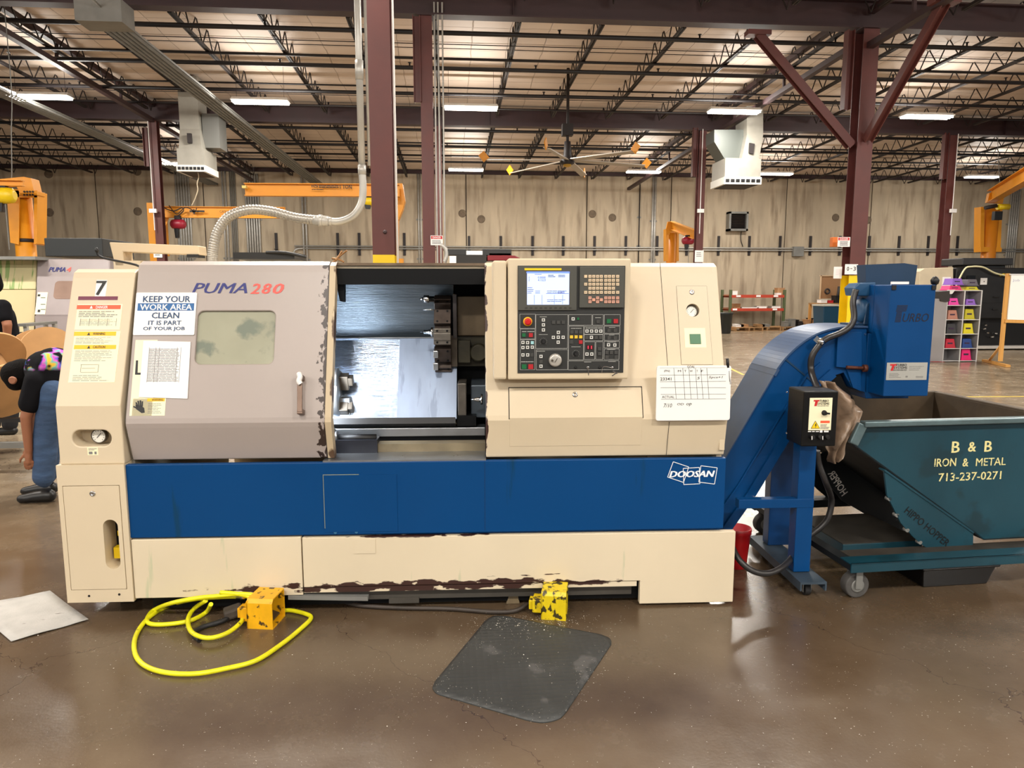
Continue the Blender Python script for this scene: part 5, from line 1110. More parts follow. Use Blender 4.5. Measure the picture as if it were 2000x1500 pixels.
# base on casters
zb0, zb1_ = .155, .205
b = B(); b.wbox(HR, 2.19, 3.7, 3.24, 3.25, zb0, zb1_); b.wbox(HR, 2.19, 3.7, 3.24, 3.34, zb1_-.008, zb1_); obj('base_rail', b, teal, hopper, bevel=.002)
b = B(); b.wbox(HR, 2.19, 3.7, 4.30, 4.40, zb0, zb1_); obj('base_rail', b, MATS['hopper_shaded_teal'], hopper)
b = B(); b.wbox(HR, 2.19, 2.25, 3.25, 4.30, zb0+.01, zb1_-.008); obj('end_rail', b, MATS['hopper_shaded_teal'], hopper)
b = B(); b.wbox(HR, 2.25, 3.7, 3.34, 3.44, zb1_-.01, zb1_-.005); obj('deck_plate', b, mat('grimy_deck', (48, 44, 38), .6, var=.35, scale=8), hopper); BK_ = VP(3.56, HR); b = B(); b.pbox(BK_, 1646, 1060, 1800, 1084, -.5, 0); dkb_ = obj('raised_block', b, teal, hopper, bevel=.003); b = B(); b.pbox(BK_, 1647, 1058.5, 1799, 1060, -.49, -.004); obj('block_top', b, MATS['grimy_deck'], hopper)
b = B(); b.wbox(HR, 3.15, 3.4, 3.55, 4.3, zb1_-.005, .3); obj('support_brackets', b, MATS['hopper_shaded_teal'], hopper)
for x, y in ((2.26, 3.31), (2.26, 4.3), (3.6, 3.31), (3.6, 4.3)):
    b = B(); p = HR@Vector((x, y-.028, .066)); q = HR@Vector((x, y+.028, .066)); b.cyl(p, q, .066, seg=26); cs = obj('caster_wheel', b, mat('worn_wheel', (74, 72, 70), .6, var=.3, scale=14), hopper, bevel=.006)
    n_ = HR@Vector((0, -1, 0)); c_ = HR@Vector((x, y-.028, .066)); b = B(); b.lathe(c_, n_, [(0, .036), (.003, .036), (.004, .026), (.001, .02), (.004, .012), (.008, .008)], 22); obj('hub', b, galv_d, cs)
    b = B(); b.wbox(HR, x-.018, x+.018, y-.042, y-.036, .055, zb0); b.wbox(HR, x-.018, x+.018, y+.036, y+.042, .055, zb0); b.wbox(HR, x-.04, x+.04, y-.045, y+.045, zb0-.01, zb0); obj('fork', b, galv_d, cs)
# plastic bag draped between conveyor and hopper
BG = VP(3.36, HR)
edgeL = [(1598, 742), (1603, 790), (1612, 840), (1612, 870), (1625, 906)]; edgeR = [(1628, 746), (1664, 778), (1692, 806), (1662, 850), (1632, 900)]
def lerp_path(P, t):
    k = t*(len(P)-1); i = min(int(k), len(P)-2); f = k-i; return (P[i][0]*(1-f)+P[i+1][0]*f, P[i][1]*(1-f)+P[i+1][1]*f)
b = B(); n1, n2 = 24, 12; rr = random.Random(5)
BGm = VP(3.62, MR)
for i in range(n1+1):
    t_ = i/n1; L0 = lerp_path(edgeL, t_); R0 = lerp_path(edgeR, t_)
    for j in range(n2+1):
        s_ = j/n2; x_ = L0[0]*(1-s_)+R0[0]*s_+rr.uniform(-1, 1)*(1 if 0 < j < n2 else 2.5); y_ = L0[1]*(1-s_)+R0[1]*s_+rr.uniform(-.6, .6)
        b.v.append(BGm.at(x_, y_, .03*sin(s_*9+t_*5)+.02*sin(t_*17+s_*4)+rr.uniform(-.006, .006)))
for i in range(n1):
    for j in range(n2): k = i*(n2+1)+j; b.face([k, k+1, k+n2+2, k+n2+1], True)
bag = tag(obj('plastic_bag', b, mat('dusty_plastic', (140, 118, 98), .3, var=.35, scale=14, alpha=.93, bump=.3, bscale=30)), 'crumpled dusty plastic sheet hanging behind the black control box', 'bag')
md = bag.modifiers.new('solid', 'SOLIDIFY'); md.thickness = .0015
# tray, bucket
def tub(lab, name, x0, x1, y0, y1, z, R, m, cat):
    b = B(); P = lambda x, y, zz: R@Vector((x, y, zz)); s = .025
    def ring(e, zz): return [P(x0+e, y0+e, zz), P(x1-e, y0+e, zz), P(x1-e, y1-e, zz), P(x0+e, y1-e, zz)]
    rings = [ring(s, 0), ring(0, z-.012), ring(-.014, z-.012), ring(-.014, z), ring(.004, z), ring(s+.006, .008)]
    ks = [b.add(r_) for r_ in rings]; b.face([ks[0]+i for i in (3, 2, 1, 0)]); b.face([ks[-1]+i for i in range(4)])
    for a, c in zip(ks, ks[1:]):
        for i in range(4): j = (i+1) % 4; b.face([a+i, a+j, c+j, c+i])
    t = thing(name, lab, cat, R@Vector(((x0+x1)/2, (y0+y1)/2, 0)), R); obj('body', b, m, t, bevel=.008); b = B(); b.wbox(R, x0-.012, x1+.012, y0-.014, y0-.010, z-.004, z+.001); obj('rim_edge', b, mat('tub_edge', (60, 60, 62), .3), t)
tub('black plastic tub lying on the floor under the dump hopper', 'drip_tub', 2.67, 3.10, 3.33, 3.62, .12, HR, mat('black_plastic', (16, 16, 18), .25), 'tub')
bc = WR@Vector((1.625, 3.86, 0)); bt = thing('red_bucket', 'red plastic bucket on the floor behind the cream skirt end', 'bucket', bc)
b = B(); b.lathe(bc, (0, 0, 1), [(0, .052), (.005, .056), (.2, .072), (.205, .076), (.235, .078), (.238, .074), (.02, .052)], 28); obj('body', b, mat('bucket_red', (176, 14, 22), .35, var=.15, scale=14), bt)
b = B(); b.lathe(bc+Vector((0, 0, .012)), (0, 0, 1), [(0, .05), (.01, .05)], 20); obj('sludge', b, mat('sludge', (60, 20, 18), .5), bt)

# ================================================================ FLOOR THINGS
mat_r = mat('rubber_mat', (58, 60, 60), .5, var=.2, scale=5, dark=(84, 84, 84), dthr=.6, dscale=6)
nt = mat_r.node_tree; L = nt.links; tc = nt.nodes.new('ShaderNodeTexCoord'); vo = nt.nodes.new('ShaderNodeTexVoronoi'); vo.inputs['Scale'].default_value = 34; vo.inputs['Randomness'].default_value = .12
L.new(tc.outputs['Object'], vo.inputs[0]); bp = nt.nodes.new('ShaderNodeBump'); bp.inputs['Strength'].default_value = .55; bp.inputs['Distance'].default_value = .008; bp.invert = True
L.new(vo.outputs['Distance'], bp.inputs['Height']); L.new(bp.outputs[0], nt.nodes['Principled BSDF'].inputs['Normal'])
mc = [(960, 1199), (1203, 1246), (1085, 1424), (834, 1352)]
F0 = ZP(0.0); C4 = [F0.uv(*q) for q in mc]; rad_ = [.09, .09, .12, .08]; P = []
for i in range(4):
    c = Vector(C4[i]); a = (Vector(C4[i-1])-c).normalized(); d = (Vector(C4[(i+1) % 4])-c).normalized(); s = c+a*rad_[i]; e = c+d*rad_[i]
    for k in range(9): t_ = k/8; q = s*(1-t_)**2+c*2*t_*(1-t_)+e*t_*t_; P.append((q.x+random.uniform(-.0015, .0015), q.y+random.uniform(-.0015, .0015)))
b = B(); b.prism(F0, P, 0, .004); cm = sum((Vector(c) for c in C4), Vector((0, 0)))/4
P2 = [((p[0]-cm.x)*.93+cm.x, (p[1]-cm.y)*.93+cm.y) for p in P]
pl = F0; n = len(P)
if sum(a[0]*c[1]-c[0]*a[1] for a, c in zip(P, P[1:]+P[:1])) < 0: P = P[::-1]; P2 = P2[::-1]
b = B(); k0 = b.add([pl.p(*p, 0) for p in P]); k1 = b.add([pl.p(*p, .004) for p in P]); k2 = b.add([pl.p(*p, .014) for p in P2])
for i in range(n): j = (i+1) % n; b.face([k0+i, k0+j, k1+j, k1+i]); b.face([k1+i, k1+j, k2+j, k2+i], True)
b.face([k2+i for i in range(n)]); b.face([k0+i for i in range(n-1, -1, -1)])
tag(obj('floor_mat', b, mat_r), 'dark grey anti-fatigue rubber mat lying askew on the floor', 'mat')
# metal chips scattered over mat and floor
rr = random.Random(11); b = B(); swm = mat('swarf', (200, 196, 186), .35, .5)
def chip(x, y, z, s):
    a = rr.uniform(0, 6.28); d = Vector((cos(a), sin(a), 0))*s; c = Vector((-sin(a), cos(a), 0))*s*.4; o_ = Vector((x, y, z)); k = b.add([o_-d-c, o_+d-c, o_+d+c, o_+Vector((0, 0, s*.5))])
    for q in ((0, 1, 3), (1, 2, 3), (2, 0, 3), (0, 2, 1)): b.face([k+i for i in q])
for i in range(420):
    px = rr.gauss(1040, 70); py = 1203+abs(rr.gauss(0, 22)); q = F0.uv(px, py); chip(q[0], q[1], .0145 if 965 < px < 1180 and py > 1206+(px-965)*.2 else .001, rr.uniform(.0012, .004))
for i in range(340):
    t_ = rr.random(); e = rr.choice([((960, 1215), (850, 1345)), ((850, 1345), (1090, 1415)), ((1190, 1262), (1110, 1390)), ((900, 1260), (1160, 1330))]); q = F0.uv(e[0][0]*(1-t_)+e[1][0]*t_+rr.gauss(0, 14), e[0][1]*(1-t_)+e[1][1]*t_+rr.gauss(0, 9)); chip(q[0], q[1], .0145, rr.uniform(.001, .0028))
for i in range(1700):
    q = (rr.uniform(-2.3, 2.6), 1.9+rr.random()**1.3*1.55); chip(q[0], q[1], 0, rr.uniform(.0007, .0028))
for i in range(160): q = F0.uv(rr.gauss(400, 70), rr.gauss(1235, 28)); chip(q[0], q[1], 0, rr.uniform(.001, .003))
tag(obj('metal_swarf', b, swm), 'small bright metal chips scattered on the mat and floor', 'swarf', kind='stuff')
# absorbent sheet at the left
b = B(); S4 = [ZP(0).uv(*q) for q in [(-60, 1188), (98, 1157), (173, 1213), (22, 1255)]]; n = 8; rr = random.Random(2)
for i in range(n+1):
    for j in range(n+1):
        s_, t_ = i/n, j/n; q = (Vector(S4[0])*(1-s_)+Vector(S4[1])*s_)*(1-t_)+(Vector(S4[3])*(1-s_)+Vector(S4[2])*s_)*t_; b.v.append(Vector((q.x, q.y, .004+.004*abs(sin(s_*5+t_*3)))))
for i in range(n):
    for j in range(n): k = i*(n+1)+j; b.face([k, k+n+1, k+n+2, k+1], True)
o = tag(obj('absorbent_sheet', b, mat('absorbent_grey', (176, 174, 170), .85, var=.12, scale=10, bump=.2, bscale=120, dark=(120, 116, 110), dthr=.66, dscale=9, dstretch=(1, 4, 1))), 'light grey absorbent pad lying on the floor at the left edge', 'pad')
md = o.modifiers.new('solid', 'SOLIDIFY'); md.thickness = .003
# yellow air hose
z_ = .012; hz = ZP(z_)
hose_px = [(503, 1163), (470, 1160), (425, 1164), (385, 1168), (335, 1178), (300, 1192), (287, 1210), (296, 1219), (330, 1219), (372, 1212), (402, 1196), (412, 1180)]
big = [(470, 1165), (430, 1166), (380, 1170), (330, 1183), (290, 1207), (266, 1240), (263, 1273), (280, 1298), (320, 1313), (380, 1316), (440, 1306), (500, 1290), (550, 1258), (585, 1230), (607, 1208), (597, 1199), (565, 1192), (540, 1195)]
loop = [(402, 1173), (378, 1190), (367, 1211), (375, 1235), (405, 1246), (440, 1238), (468, 1218), (485, 1192), (491, 1170), (470, 1161), (430, 1157)]
ah = thing('air_hose', 'bright yellow air hose coiled loosely on the floor by the left pedal', 'hose', hz.at(430, 1300)); hy = mat('hose_yellow', (226, 222, 24), .35, var=.1, scale=20, dark=(120, 110, 30), dthr=.68, dscale=30)
for nm, P, zz, nm2, fr_ in (('hose_length', big, .0125, 0, 4), ('hose_length', hose_px, .014, 1, 20), ('hose_length', loop, .030, 1, 20)):
    pp = [(VP(3.395-(.02 if nm2 else 0), MR) if q[1] < 1183 and i < fr_ else ZP(zz)).at(*q) for i, q in enumerate(P)]; b = B(); b.tube(pp, .0105, 12, 8); obj(nm, b, hy, ah)
b = B(); e0 = VP(3.395, MR).at(462, 1165); e1 = VP(3.395, MR).at(505, 1163); d = (e1-e0).normalized(); b.lathe(e0, d, [(0, .013), (.02, .013), (.022, .016), (.04, .016), (.042, .012), ((e1-e0).length, .011)], 14); obj('coupler', b, chrome, ah)
# foot pedals
ped_m = mat('pedal_yellow', (232, 172, 14), .42, var=.1, scale=20, dark=(74, 52, 22), dthr=.6, dscale=26)
ped_w = mat('pedal_yellow_worn', (222, 196, 18), .42, var=.1, scale=20, dark=(60, 52, 20), dthr=.53, dscale=30)
def pedal(cx_, cy_, ang, m, lab, s=1.0, name='foot_pedal'):
    R = Rz(ang); o_ = Vector((cx_, cy_, 0)); t = thing(name, lab, 'pedal', o_, R, 'yellow foot pedals')
    P = lambda x, y, z: o_+R@Vector((x*s, y*s, z*s))
    pl = Plane(P(0, 0, 0), R@Vector((1, 0, 0)), (0, 0, 1))
    W, D, Hh, th = .15, .13, .15, .006
    def bx(x0, x1, y0, y1, z0, z1):
        b.hexa([P(x0, y0, z0), P(x1, y0, z0), P(x1, y1, z0), P(x0, y1, z0), P(x0, y0, z1), P(x1, y0, z1), P(x1, y1, z1), P(x0, y1, z1)])
    b = B(); bx(0, th, 0, D, 0, Hh-.02); b.hexa([P(0, 0, Hh-.022), P(th, 0, Hh-.022), P(th, D, Hh-.022), P(0, D, Hh-.022), P(.018, 0, Hh), P(.024, 0, Hh-.004), P(.024, D, Hh-.004), P(.018, D, Hh)]); obj('side_guard', b, m, t)
    b = B(); bx(W-th, W, 0, D, 0, Hh-.01); bx(0, W, D-th, D, 0, Hh-.01); obj('side_guard', b, m, t)
    b = B(); bx(.016, W, 0, D, Hh-.008, Hh); obj('hood', b, m, t, bevel=.002)
    b = B(); bx(.006, W-.006, 0, D, 0, .008); obj('base_plate', b, m, t)
    b = B(); b.hexa([P(.02, .02, .02), P(W-.02, .02, .02), P(W-.02, D-.02, .05), P(.02, D-.02, .05), P(.02, .02, .028), P(W-.02, .02, .028), P(W-.02, D-.02, .058), P(.02, D-.02, .058)]); obj('treadle', b, steel_d, t)
    b = B(); bx(.03, .12, D, D+.05, 0.02, .09); bx(.045, .105, D+.05, D+.07, .03, .08); obj('switch_body', b, m, t, bevel=.003)
    return t
q = F0.uv(533, 1230); pedal(q[0], q[1], 80, ped_m, 'yellow foot pedal on the floor beside the coiled air hose', .97)
q = F0.uv(1105, 1213); pedal(q[0], q[1], 77, ped_w, 'scuffed yellow foot pedal standing at the top edge of the rubber mat', .93)
# greasy pedal cable ends
b = B(); b.tube([ZP(.015).at(620, 1165), ZP(.015).at(660, 1171), ZP(.014).at(700, 1182), ZP(.014).at(780, 1187), ZP(.014).at(880, 1189), ZP(.014).at(960, 1195), ZP(.014).at(1005, 1193), ZP(.03).at(1030, 1180)], .011, 10, 6)
tag(obj('pedal_cable', b, mat('greasy_cable', (58, 50, 44), .5, var=.3, scale=12)), 'greasy dark cable running along the lathe base to the right pedal', 'cable')
b = B(); b.tube([ZP(.03).at(478, 1180), ZP(.02).at(440, 1210), ZP(.014).at(395, 1225), ZP(.014).at(378, 1238), ZP(.014).at(390, 1250)], .012, 10, 6)
tag(obj('power_cable', b, rubber), 'short black cord on the floor inside the yellow hose coil', 'cable')
b = B(); q = ZP(0).at(452, 1215); b.bar(q+Vector((-.04, .02, .03)), q+Vector((.04, .05, .045)), .07, .05); tag(obj('junction_lump', b, mat('dirty_box', (70, 62, 54), .7, var=.4, scale=14), bevel=.012), 'grimy dark cable box lying behind the left foot pedal', 'box')
b = B(); q = ZP(0).at(1000, 1180); b.hexa([q+Vector(v) for v in ((-.03, 0, 0), (.04, 0, 0), (.04, .08, 0), (-.03, .08, 0), (-.01, .0, .07), (.03, .0, .085), (.03, .08, .085), (-.01, .08, .07))]); tag(obj('pedal_bracket', b, mat('dirty_tan', (112, 98, 74), .7, var=.3, scale=14), bevel=.004), 'dirty tan cable bracket on the floor left of the scuffed pedal', 'bracket')
b = B(); a = mp(-.94, YF-.01, .075); b.hexa([a, mp(-.55, YF-.01, .06), mp(-.55, YF+.04, .06), mp(-.94, YF+.04, .075), a+Vector((0, 0, .02)), mp(-.55, YF-.01, .08), mp(-.55, YF+.04, .08), mp(-.94, YF+.04, .095)]); obj('drip_rail', b, galv_d, lathe)
# ================================================================ BACKGROUND, LEFT
# ---- the neighbouring lathe
NR = Rz(-1.0); YN = 9.9; NP = VP(YN, NR)
nb = thing('neighbour_lathe', 'second grey lathe far behind at the left, beige stained hood and blue base', 'machine', NR@Vector((-7.2, YN+.9, 0)), NR)
npl = mat('neighbour_grey', (150, 140, 140), .4, var=.06); stain = mat('stained_hood', (206, 196, 150), .5, var=.1, scale=1, dark=(136, 160, 96), dthr=.53, dscale=4, dstretch=(7, 1, .5))
NU = SP(YN, 1.22, YN+.3, 2.0, NR)
b = B(); b.pprism(NU, [(72, 505), (215, 505), (215, 617), (68, 617)], -.5, 0); nd = obj('sliding_door', b, npl, nb, bevel=.02)
b = B(); b.pprism(VP(YN, NR), [(68, 617), (215, 617), (215, 651), (70, 651)], -.5, 0); obj('door_skirt', b, npl, nb)
b = B(); b.prism(NU, rrect(*NU.box(106, 549, 160, 584), .05, 4), 0, .004); obj('window_pane', b, mat('window_brown', (140, 116, 104), .2, var=.1), nd)
text('PUMA', NU, (96, 522, 128, 531), nd, MATS['navy_print'], shear=.3, bold=.04, h=.006); text('4', NU, (131, 522, 139, 531), nd, MATS['salmon_print'], shear=.2, bold=.04, h=.006)
b = B(); b.pbox(NU, 71, 571, 91, 614, .001, .004); obj('warning_label', b, MATS['label_cream'], nd)
b = B()
for y in (581, 594, 604): b.pbox(NU, 80, y, 89, y+1.2, .004, .006)
b.pbox(NU, 74, 575, 79, 579, .004, .006); b.pbox(NU, 74, 605, 79, 610, .004, .006); obj('small_print', b, black_m, nd)
NV = SP(YN+.15, 1.22, YN+.35, 2.0, NR)
b = B(); b.pprism(NV, [(-70, 508), (72, 508), (70, 565), (-70, 565)], -.5, 0); obj('hood', b, stain, nb, bevel=.01)
b = B(); b.pprism(NV, [(-70, 566), (70, 566), (66, 648), (-70, 650)], -.5, 0); obj('lower_hood', b, mat('hood_beige', (200, 184, 140), .5, var=.08, scale=1), nb)
b = B(); b.pbox(VP(YN+.05, NR), -70, 501, 73, 507, -.6, .05); obj('hood_top', b, galv_d, nb)
b = B(); b.pbox(VP(YN-.02, NR), -70, 651, 215, 706, -.9, 0); obj('blue_panel', b, mat('neighbour_blue', (0, 44, 92), .4), nb)
b = B(); b.wbox(NR, -9, -5.1, YN+.02, YN+1.6, 0, .55); obj('machine_base', b, mat('neighbour_base', (170, 158, 130), .5), nb)
b = B(); b.pbox(VP(YN+1.0, NR), 87, 465, 200, 501, -1.0, 0); obj('hydraulic_tank', b, mat('tank_black', (34, 37, 38), .5), nb, bevel=.01)
b = B(); b.pbox(VP(YN+1.3, NR), 198, 468, 214, 500, -.5, 0); obj('tank_end', b, mat('tank_green', (52, 58, 56), .5), nb)
# ---- jib cranes
def ibeam_px(pl, p, q, hpx, t, name, w=.12, m=crane_y):
    a = pl.at(*p); c = pl.at(*q); hh = (pl.at(p[0], p[1]).z-pl.at(p[0], p[1]+hpx).z); a = a-Vector((0, 0, hh/2)); c = c-Vector((0, 0, hh/2)); b = B(); b.ibeam(a, c, w, hh, .014); return obj(name, b, m, t)
C1 = VP(13.2); t = thing('jib_crane', 'orange jib crane with bolted head at the far left edge', 'crane', C1.at(48, 700)*1)
q = C1.at(52, 500); t.location = (q.x, 13.2, 0)
b = B(); b.cyl((q.x, 13.2, .02), (q.x, 13.2, C1.at(50, 372).z), .155, seg=24); obj('mast', b, crane_y, t)
b = B(); b.pprism(VP(13.0), [(12, 371), (38, 370), (37, 478), (20, 474)], -.02, 0); b.pprism(VP(13.0), [(66, 378), (73, 374), (72, 476), (66, 478)], -.3, 0); b.pprism(VP(13.0), [(12, 371), (73, 372), (73, 386), (38, 386), (12, 380)], -.02, .0); obj('head_plates', b, crane_y, t, bevel=.004)
b = B(); b.pprism(VP(12.95), [(-6, 350), (46, 345), (60, 348), (66, 372), (72, 373), (72, 381), (40, 381), (30, 360), (-6, 362)], -.25, 0); obj('boom_bracket', b, crane_y, t, bevel=.005)
b = B()
for i in range(4):
    for j in range(2): p = VP(12.95).at(48+5.5*i, 374.5+6*j); b.cyl(p+Vector((0, -.012, 0)), p, .017, seg=8)
obj('bolt_group', b, black_iron, t, kind='stuff')
ibeam_px(VP(12.5), (-70, 350), (45, 352), 12, t, 'boom', .12)
b = B(); z0_ = C1.at(50, 470).z; b.cyl((q.x, 13.2, z0_-.03), (q.x, 13.2, z0_+.03), .162, seg=24); obj('mast_band', b, black_iron, t)
def hoist(pl, px, py0, py1, m, lab, r=.09, grp='chain hoists on the jib cranes'):
    p = pl.at(px, py0); q = pl.at(px, py1); t = thing('chain_hoist', lab, 'hoist', q, group=grp)
    h_ = p.z-q.z; b = B(); b.wbox(WR, p.x-.08, p.x+.08, p.y-.05, p.y+.05, p.z-h_*.18, p.z); obj('trolley', b, black_iron, t, bevel=.01)
    c = Vector((p.x, p.y, p.z-h_*.38)); b = B(); b.lathe(c-Vector((r*1.5, 0, 0)), (1, 0, 0), [(0, r*.5), (r*.3, r*.9), (r, r), (r*2, r), (r*2.7, r*.9), (r*3, r*.5)], 18); obj('hoist_body', b, m, t)
    b = B(); b.cyl((p.x, p.y, p.z-h_*.2), (p.x, p.y, p.z-h_*.32), .012, seg=6); b.cyl((p.x+.03, p.y, p.z-h_*.5), (p.x+.03, p.y, q.z-.6), .008, seg=6); obj('chain', b, galv_d, t)
    b = B(); b.hexa([Vector((p.x-.05+dx, p.y+dy, zz)) for zz, k in ((q.z, .6), (p.z-h_*.55, 1)) for dx, dy in ((-.05*k, -.05), (.07*k, -.05), (.07*k, .05), (-.05*k, .05))]); obj('chain_bag', b, black_m, t)
    return t
hoist(VP(12.5), 3, 362, 414, mat('hoist_yellow', (225, 190, 10), .4), 'yellow chain hoist cut by the left edge of the photo', .13)
hoist(VP(20.4), 347, 421, 465, mat('hoist_red', (150, 26, 48), .4), 'red chain hoist with black bag under the left crane arm', .13)
C2 = VP(20.6); q = C2.at(297, 500); t = thing('jib_crane', 'orange jib crane whose arm reaches right behind the corrugated hose', 'crane', (q.x, 20.6, 0))
b = B(); b.pbox(C2, 290, 396, 303, 520, -.2, 0); o = obj('mast', b, crane_y, t); b = B(); p0 = C2.at(296, 520); b.wbox(WR, p0.x-.09, p0.x+.09, 20.6, 20.8, 0, p0.z); obj('mast_foot', b, crane_y, t)
b = B(); b.pbox(C2, 314, 403, 323, 500, -.2, 0); b.pprism(C2, [(318, 425), (330, 425), (322, 445), (318, 450)], -.02, 0); obj('knee_plate', b, crane_y, t)
ibeam_px(VP(20.5), (298, 403), (557, 405), 22, t, 'boom', .16)
b = B(); b.tube([VP(20.3).at(*q_) for q_ in ((312, 400), (325, 408), (340, 412), (355, 406), (358, 412), (347, 422))], .015, 6, 4); b.tube([VP(20.3).at(*q_) for q_ in ((330, 401), (345, 418), (362, 405), (380, 412), (384, 406))], .012, 6, 4); obj('festoon_cable', b, black_iron, t)
text('CAPACITY 1 TON', VP(20.4), (430, 411, 472, 416), t, black_m, h=.03)
b = B(); b.pbox(VP(20.4), 371, 411, 400, 414.5, .02, .03); b.pprism(VP(20.4), [(379, 408), (383, 412), (380, 419), (376, 413)], .02, .03); obj('maker_emblem', b, black_m, t)
C3 = VP(12.9); q = C3.at(779, 500); t = thing('jib_crane', 'orange one ton jib crane behind the big maroon column, arm pointing left', 'crane', (q.x, 12.9, 0))
b = B(); b.pprism(C3, [(768, 358), (786, 358), (791, 392), (787, 408), (778, 430), (776, 520), (768, 520)], -.25, 0); obj('mast_head', b, crane_y, t, bevel=.005)
b = B(); p0 = C3.at(774, 505); b.wbox(WR, p0.x-.1, p0.x+.12, 12.92, 13.1, 0, p0.z); obj('mast', b, crane_y, t)
ibeam_px(VP(12.7), (478, 358), (780, 360), 25, t, 'boom', .13)
b = B(); b.pbox(VP(12.6), 474, 363, 482, 368, -.05, .05); obj('end_stop', b, mat('stop_pale', (230, 210, 120), .5), t)
text('1 TON', VP(12.63), (664, 361, 687, 369), t, black_m, h=.005, bold=.03); text('H', VP(12.63), (609, 361, 614, 366), t, black_m, h=.005, bold=.04); text('5', VP(12.63), (615, 361, 621, 366), t, black_m, h=.005, bold=.04)
b = B(); lines(b, VP(12.63), 623, 361.5, 662, 367, 2, h=.006, frac=.6, ragged=0); lines(b, VP(12.63), 609, 369, 632, 372, 1, h=.006, frac=.4, ragged=0); obj('printed_name', b, black_m, t)
hoist(VP(12.7), 723, 385, 408, MATS['hoist_yellow'], 'yellow chain hoist half hidden left of the big maroon column', .08)
C4_ = VP(23.5); q = C4_.at(1313, 510); t = thing('jib_crane', 'small orange jib crane standing above the control panel of the lathe', 'crane', (q.x, 23.5, 0))
b = B(); b.cyl((q.x, 23.6, 0), (q.x, 23.6, C4_.at(1313, 455).z), .17, seg=20); obj('mast', b, mat('crane_orange_dark', (200, 120, 20), .45), t)
b = B(); b.pprism(C4_, [(1301, 447), (1308, 448), (1308, 510), (1301, 510)], -.3, 0); b.pprism(C4_, [(1318, 440), (1326, 438), (1326, 510), (1318, 510)], -.3, 0); b.pprism(C4_, [(1301, 447), (1304, 433), (1316, 433), (1326, 440), (1326, 458), (1301, 458)], -.04, .02); obj('head_plates', b, crane_y, t)
b = B(); b.ibeam(C4_.at(1312, 440), VP(21).at(1357, 458), .14, .26, .02); obj('boom', b, crane_y, t)
hoist(VP(21.5), 1344, 459, 488, MATS['hoist_red'], 'small red chain hoist on the little crane above the lathe', .12)
C5 = VP(20.6); q = C5.at(1938, 490); t = thing('jib_crane', 'orange jib crane at the right edge above the black machine', 'crane', (q.x, 20.7, 0))
b = B(); b.cyl((q.x, 20.75, 0), (q.x, 20.75, C5.at(1938, 405).z), .2, seg=20); obj('mast', b, MATS['crane_orange_dark'], t)
b = B(); b.pprism(C5, [(1916, 404), (1923, 404), (1922, 492), (1915, 492)], -.28, 0); b.pprism(C5, [(1951, 404), (1958, 404), (1954, 492), (1946, 492)], -.28, 0); obj('head_plates', b, crane_y, t)
b = B(); b.pprism(C5, [(1915, 482), (1956, 484), (1955, 492), (1915, 492)], -.02, .02); obj('lower_plate', b, crane_y, t)
b = B(); b.ibeam(C5.at(1936, 384), VP(15.5).at(2060, 310), .24, .36, .02); b.pprism(C5, [(1926, 396), (1930, 378), (1945, 372), (1960, 380), (1956, 398)], -.05, .05); obj('boom', b, crane_y, t)
b = B(); p = VP(20.1).at(1924, 406); q_ = VP(20.1).at(1946, 402); b.cyl(p, q_, .055, seg=16); hh = thing('chain_hoist', 'yellow and black chain hoist under the right edge crane', 'hoist', VP(20.1).at(1940, 425), group='chain hoists on the jib cranes'); obj('trolley', b, black_iron, hh)
b = B(); b.cyl(VP(20.1).at(1948, 404), VP(20.1).at(1970, 404), .085, seg=18); obj('hoist_body', b, MATS['hoist_yellow'], hh)
b = B(); b.pbox(VP(20.1), 1940, 413, 1955, 430, -.06, .06); obj('chain_bag', b, black_m, hh)
b = B(); b.tube([Vector((VP(19.9).at(1949, 220).x, 19.9, 6.35))]+[VP(19.9).at(*q_) for q_ in ((1949, 220), (1949, 290), (1951, 330), (1953, 362))], .008, 6, 5); tag(obj('drop_cable', b, galv_d), 'thin grey cable hanging from the roof to the right edge crane', 'cable')
b = B(); b.tube([Vector((VP(13.0).at(22, 170).x, 13.0, 6.45))]+[VP(13.0).at(*q_) for q_ in ((22, 170), (22, 260), (23, 340), (20, 362))], .008, 6, 5); tag(obj('drop_cable', b, galv_d), 'thin grey cable hanging from the roof at the left edge', 'cable')
# ---- signs on columns
def sign(pl, box, m, lab, rows, name='sign', head=None, th=.006):
    b = B(); b.pbox(pl, *box, 0, th); t = tag(obj(name, b, m), lab, 'sign')
    if head: b = B(); b.pbox(pl, *head[0], th, th+.001); obj('header', b, head[1], t)
    for s, q, mm in rows: text(s, pl, q, t, mm, h=th+.002, bold=.02)
    return t
s_ = sign(VP(12.38), (841, 460, 865, 479), white_m, 'small red and white danger sign on the slim column behind the lathe', [('DANGER', (845, 462, 861, 466), white_m)], head=((842, 461, 864, 467), red_m))
b = B(); lines(b, VP(12.38), 844, 469, 862, 477, 3, h=.008, frac=.4, ragged=.1); obj('small_print', b, black_m, s_)
s_ = sign(VP(12.345), (1636, 463, 1660, 482), white_m, 'small red and white danger sign on the braced column at right', [('DANGER', (1640, 465, 1656, 468.5), white_m)], head=((1637, 464, 1659, 469.5), red_m))
b = B(); lines(b, VP(12.345), 1640, 471, 1657, 480, 3, h=.008, frac=.4, ragged=.1); obj('small_print', b, black_m, s_)
b = B(); b.pbox(VP(12.5), 1626, 463, 1637, 482, -.1, 0); tag(obj('orange_box', b, mat('box_orange', (214, 112, 36), .5), bevel=.01), 'orange box fixed beside the danger sign on the braced column', 'box')
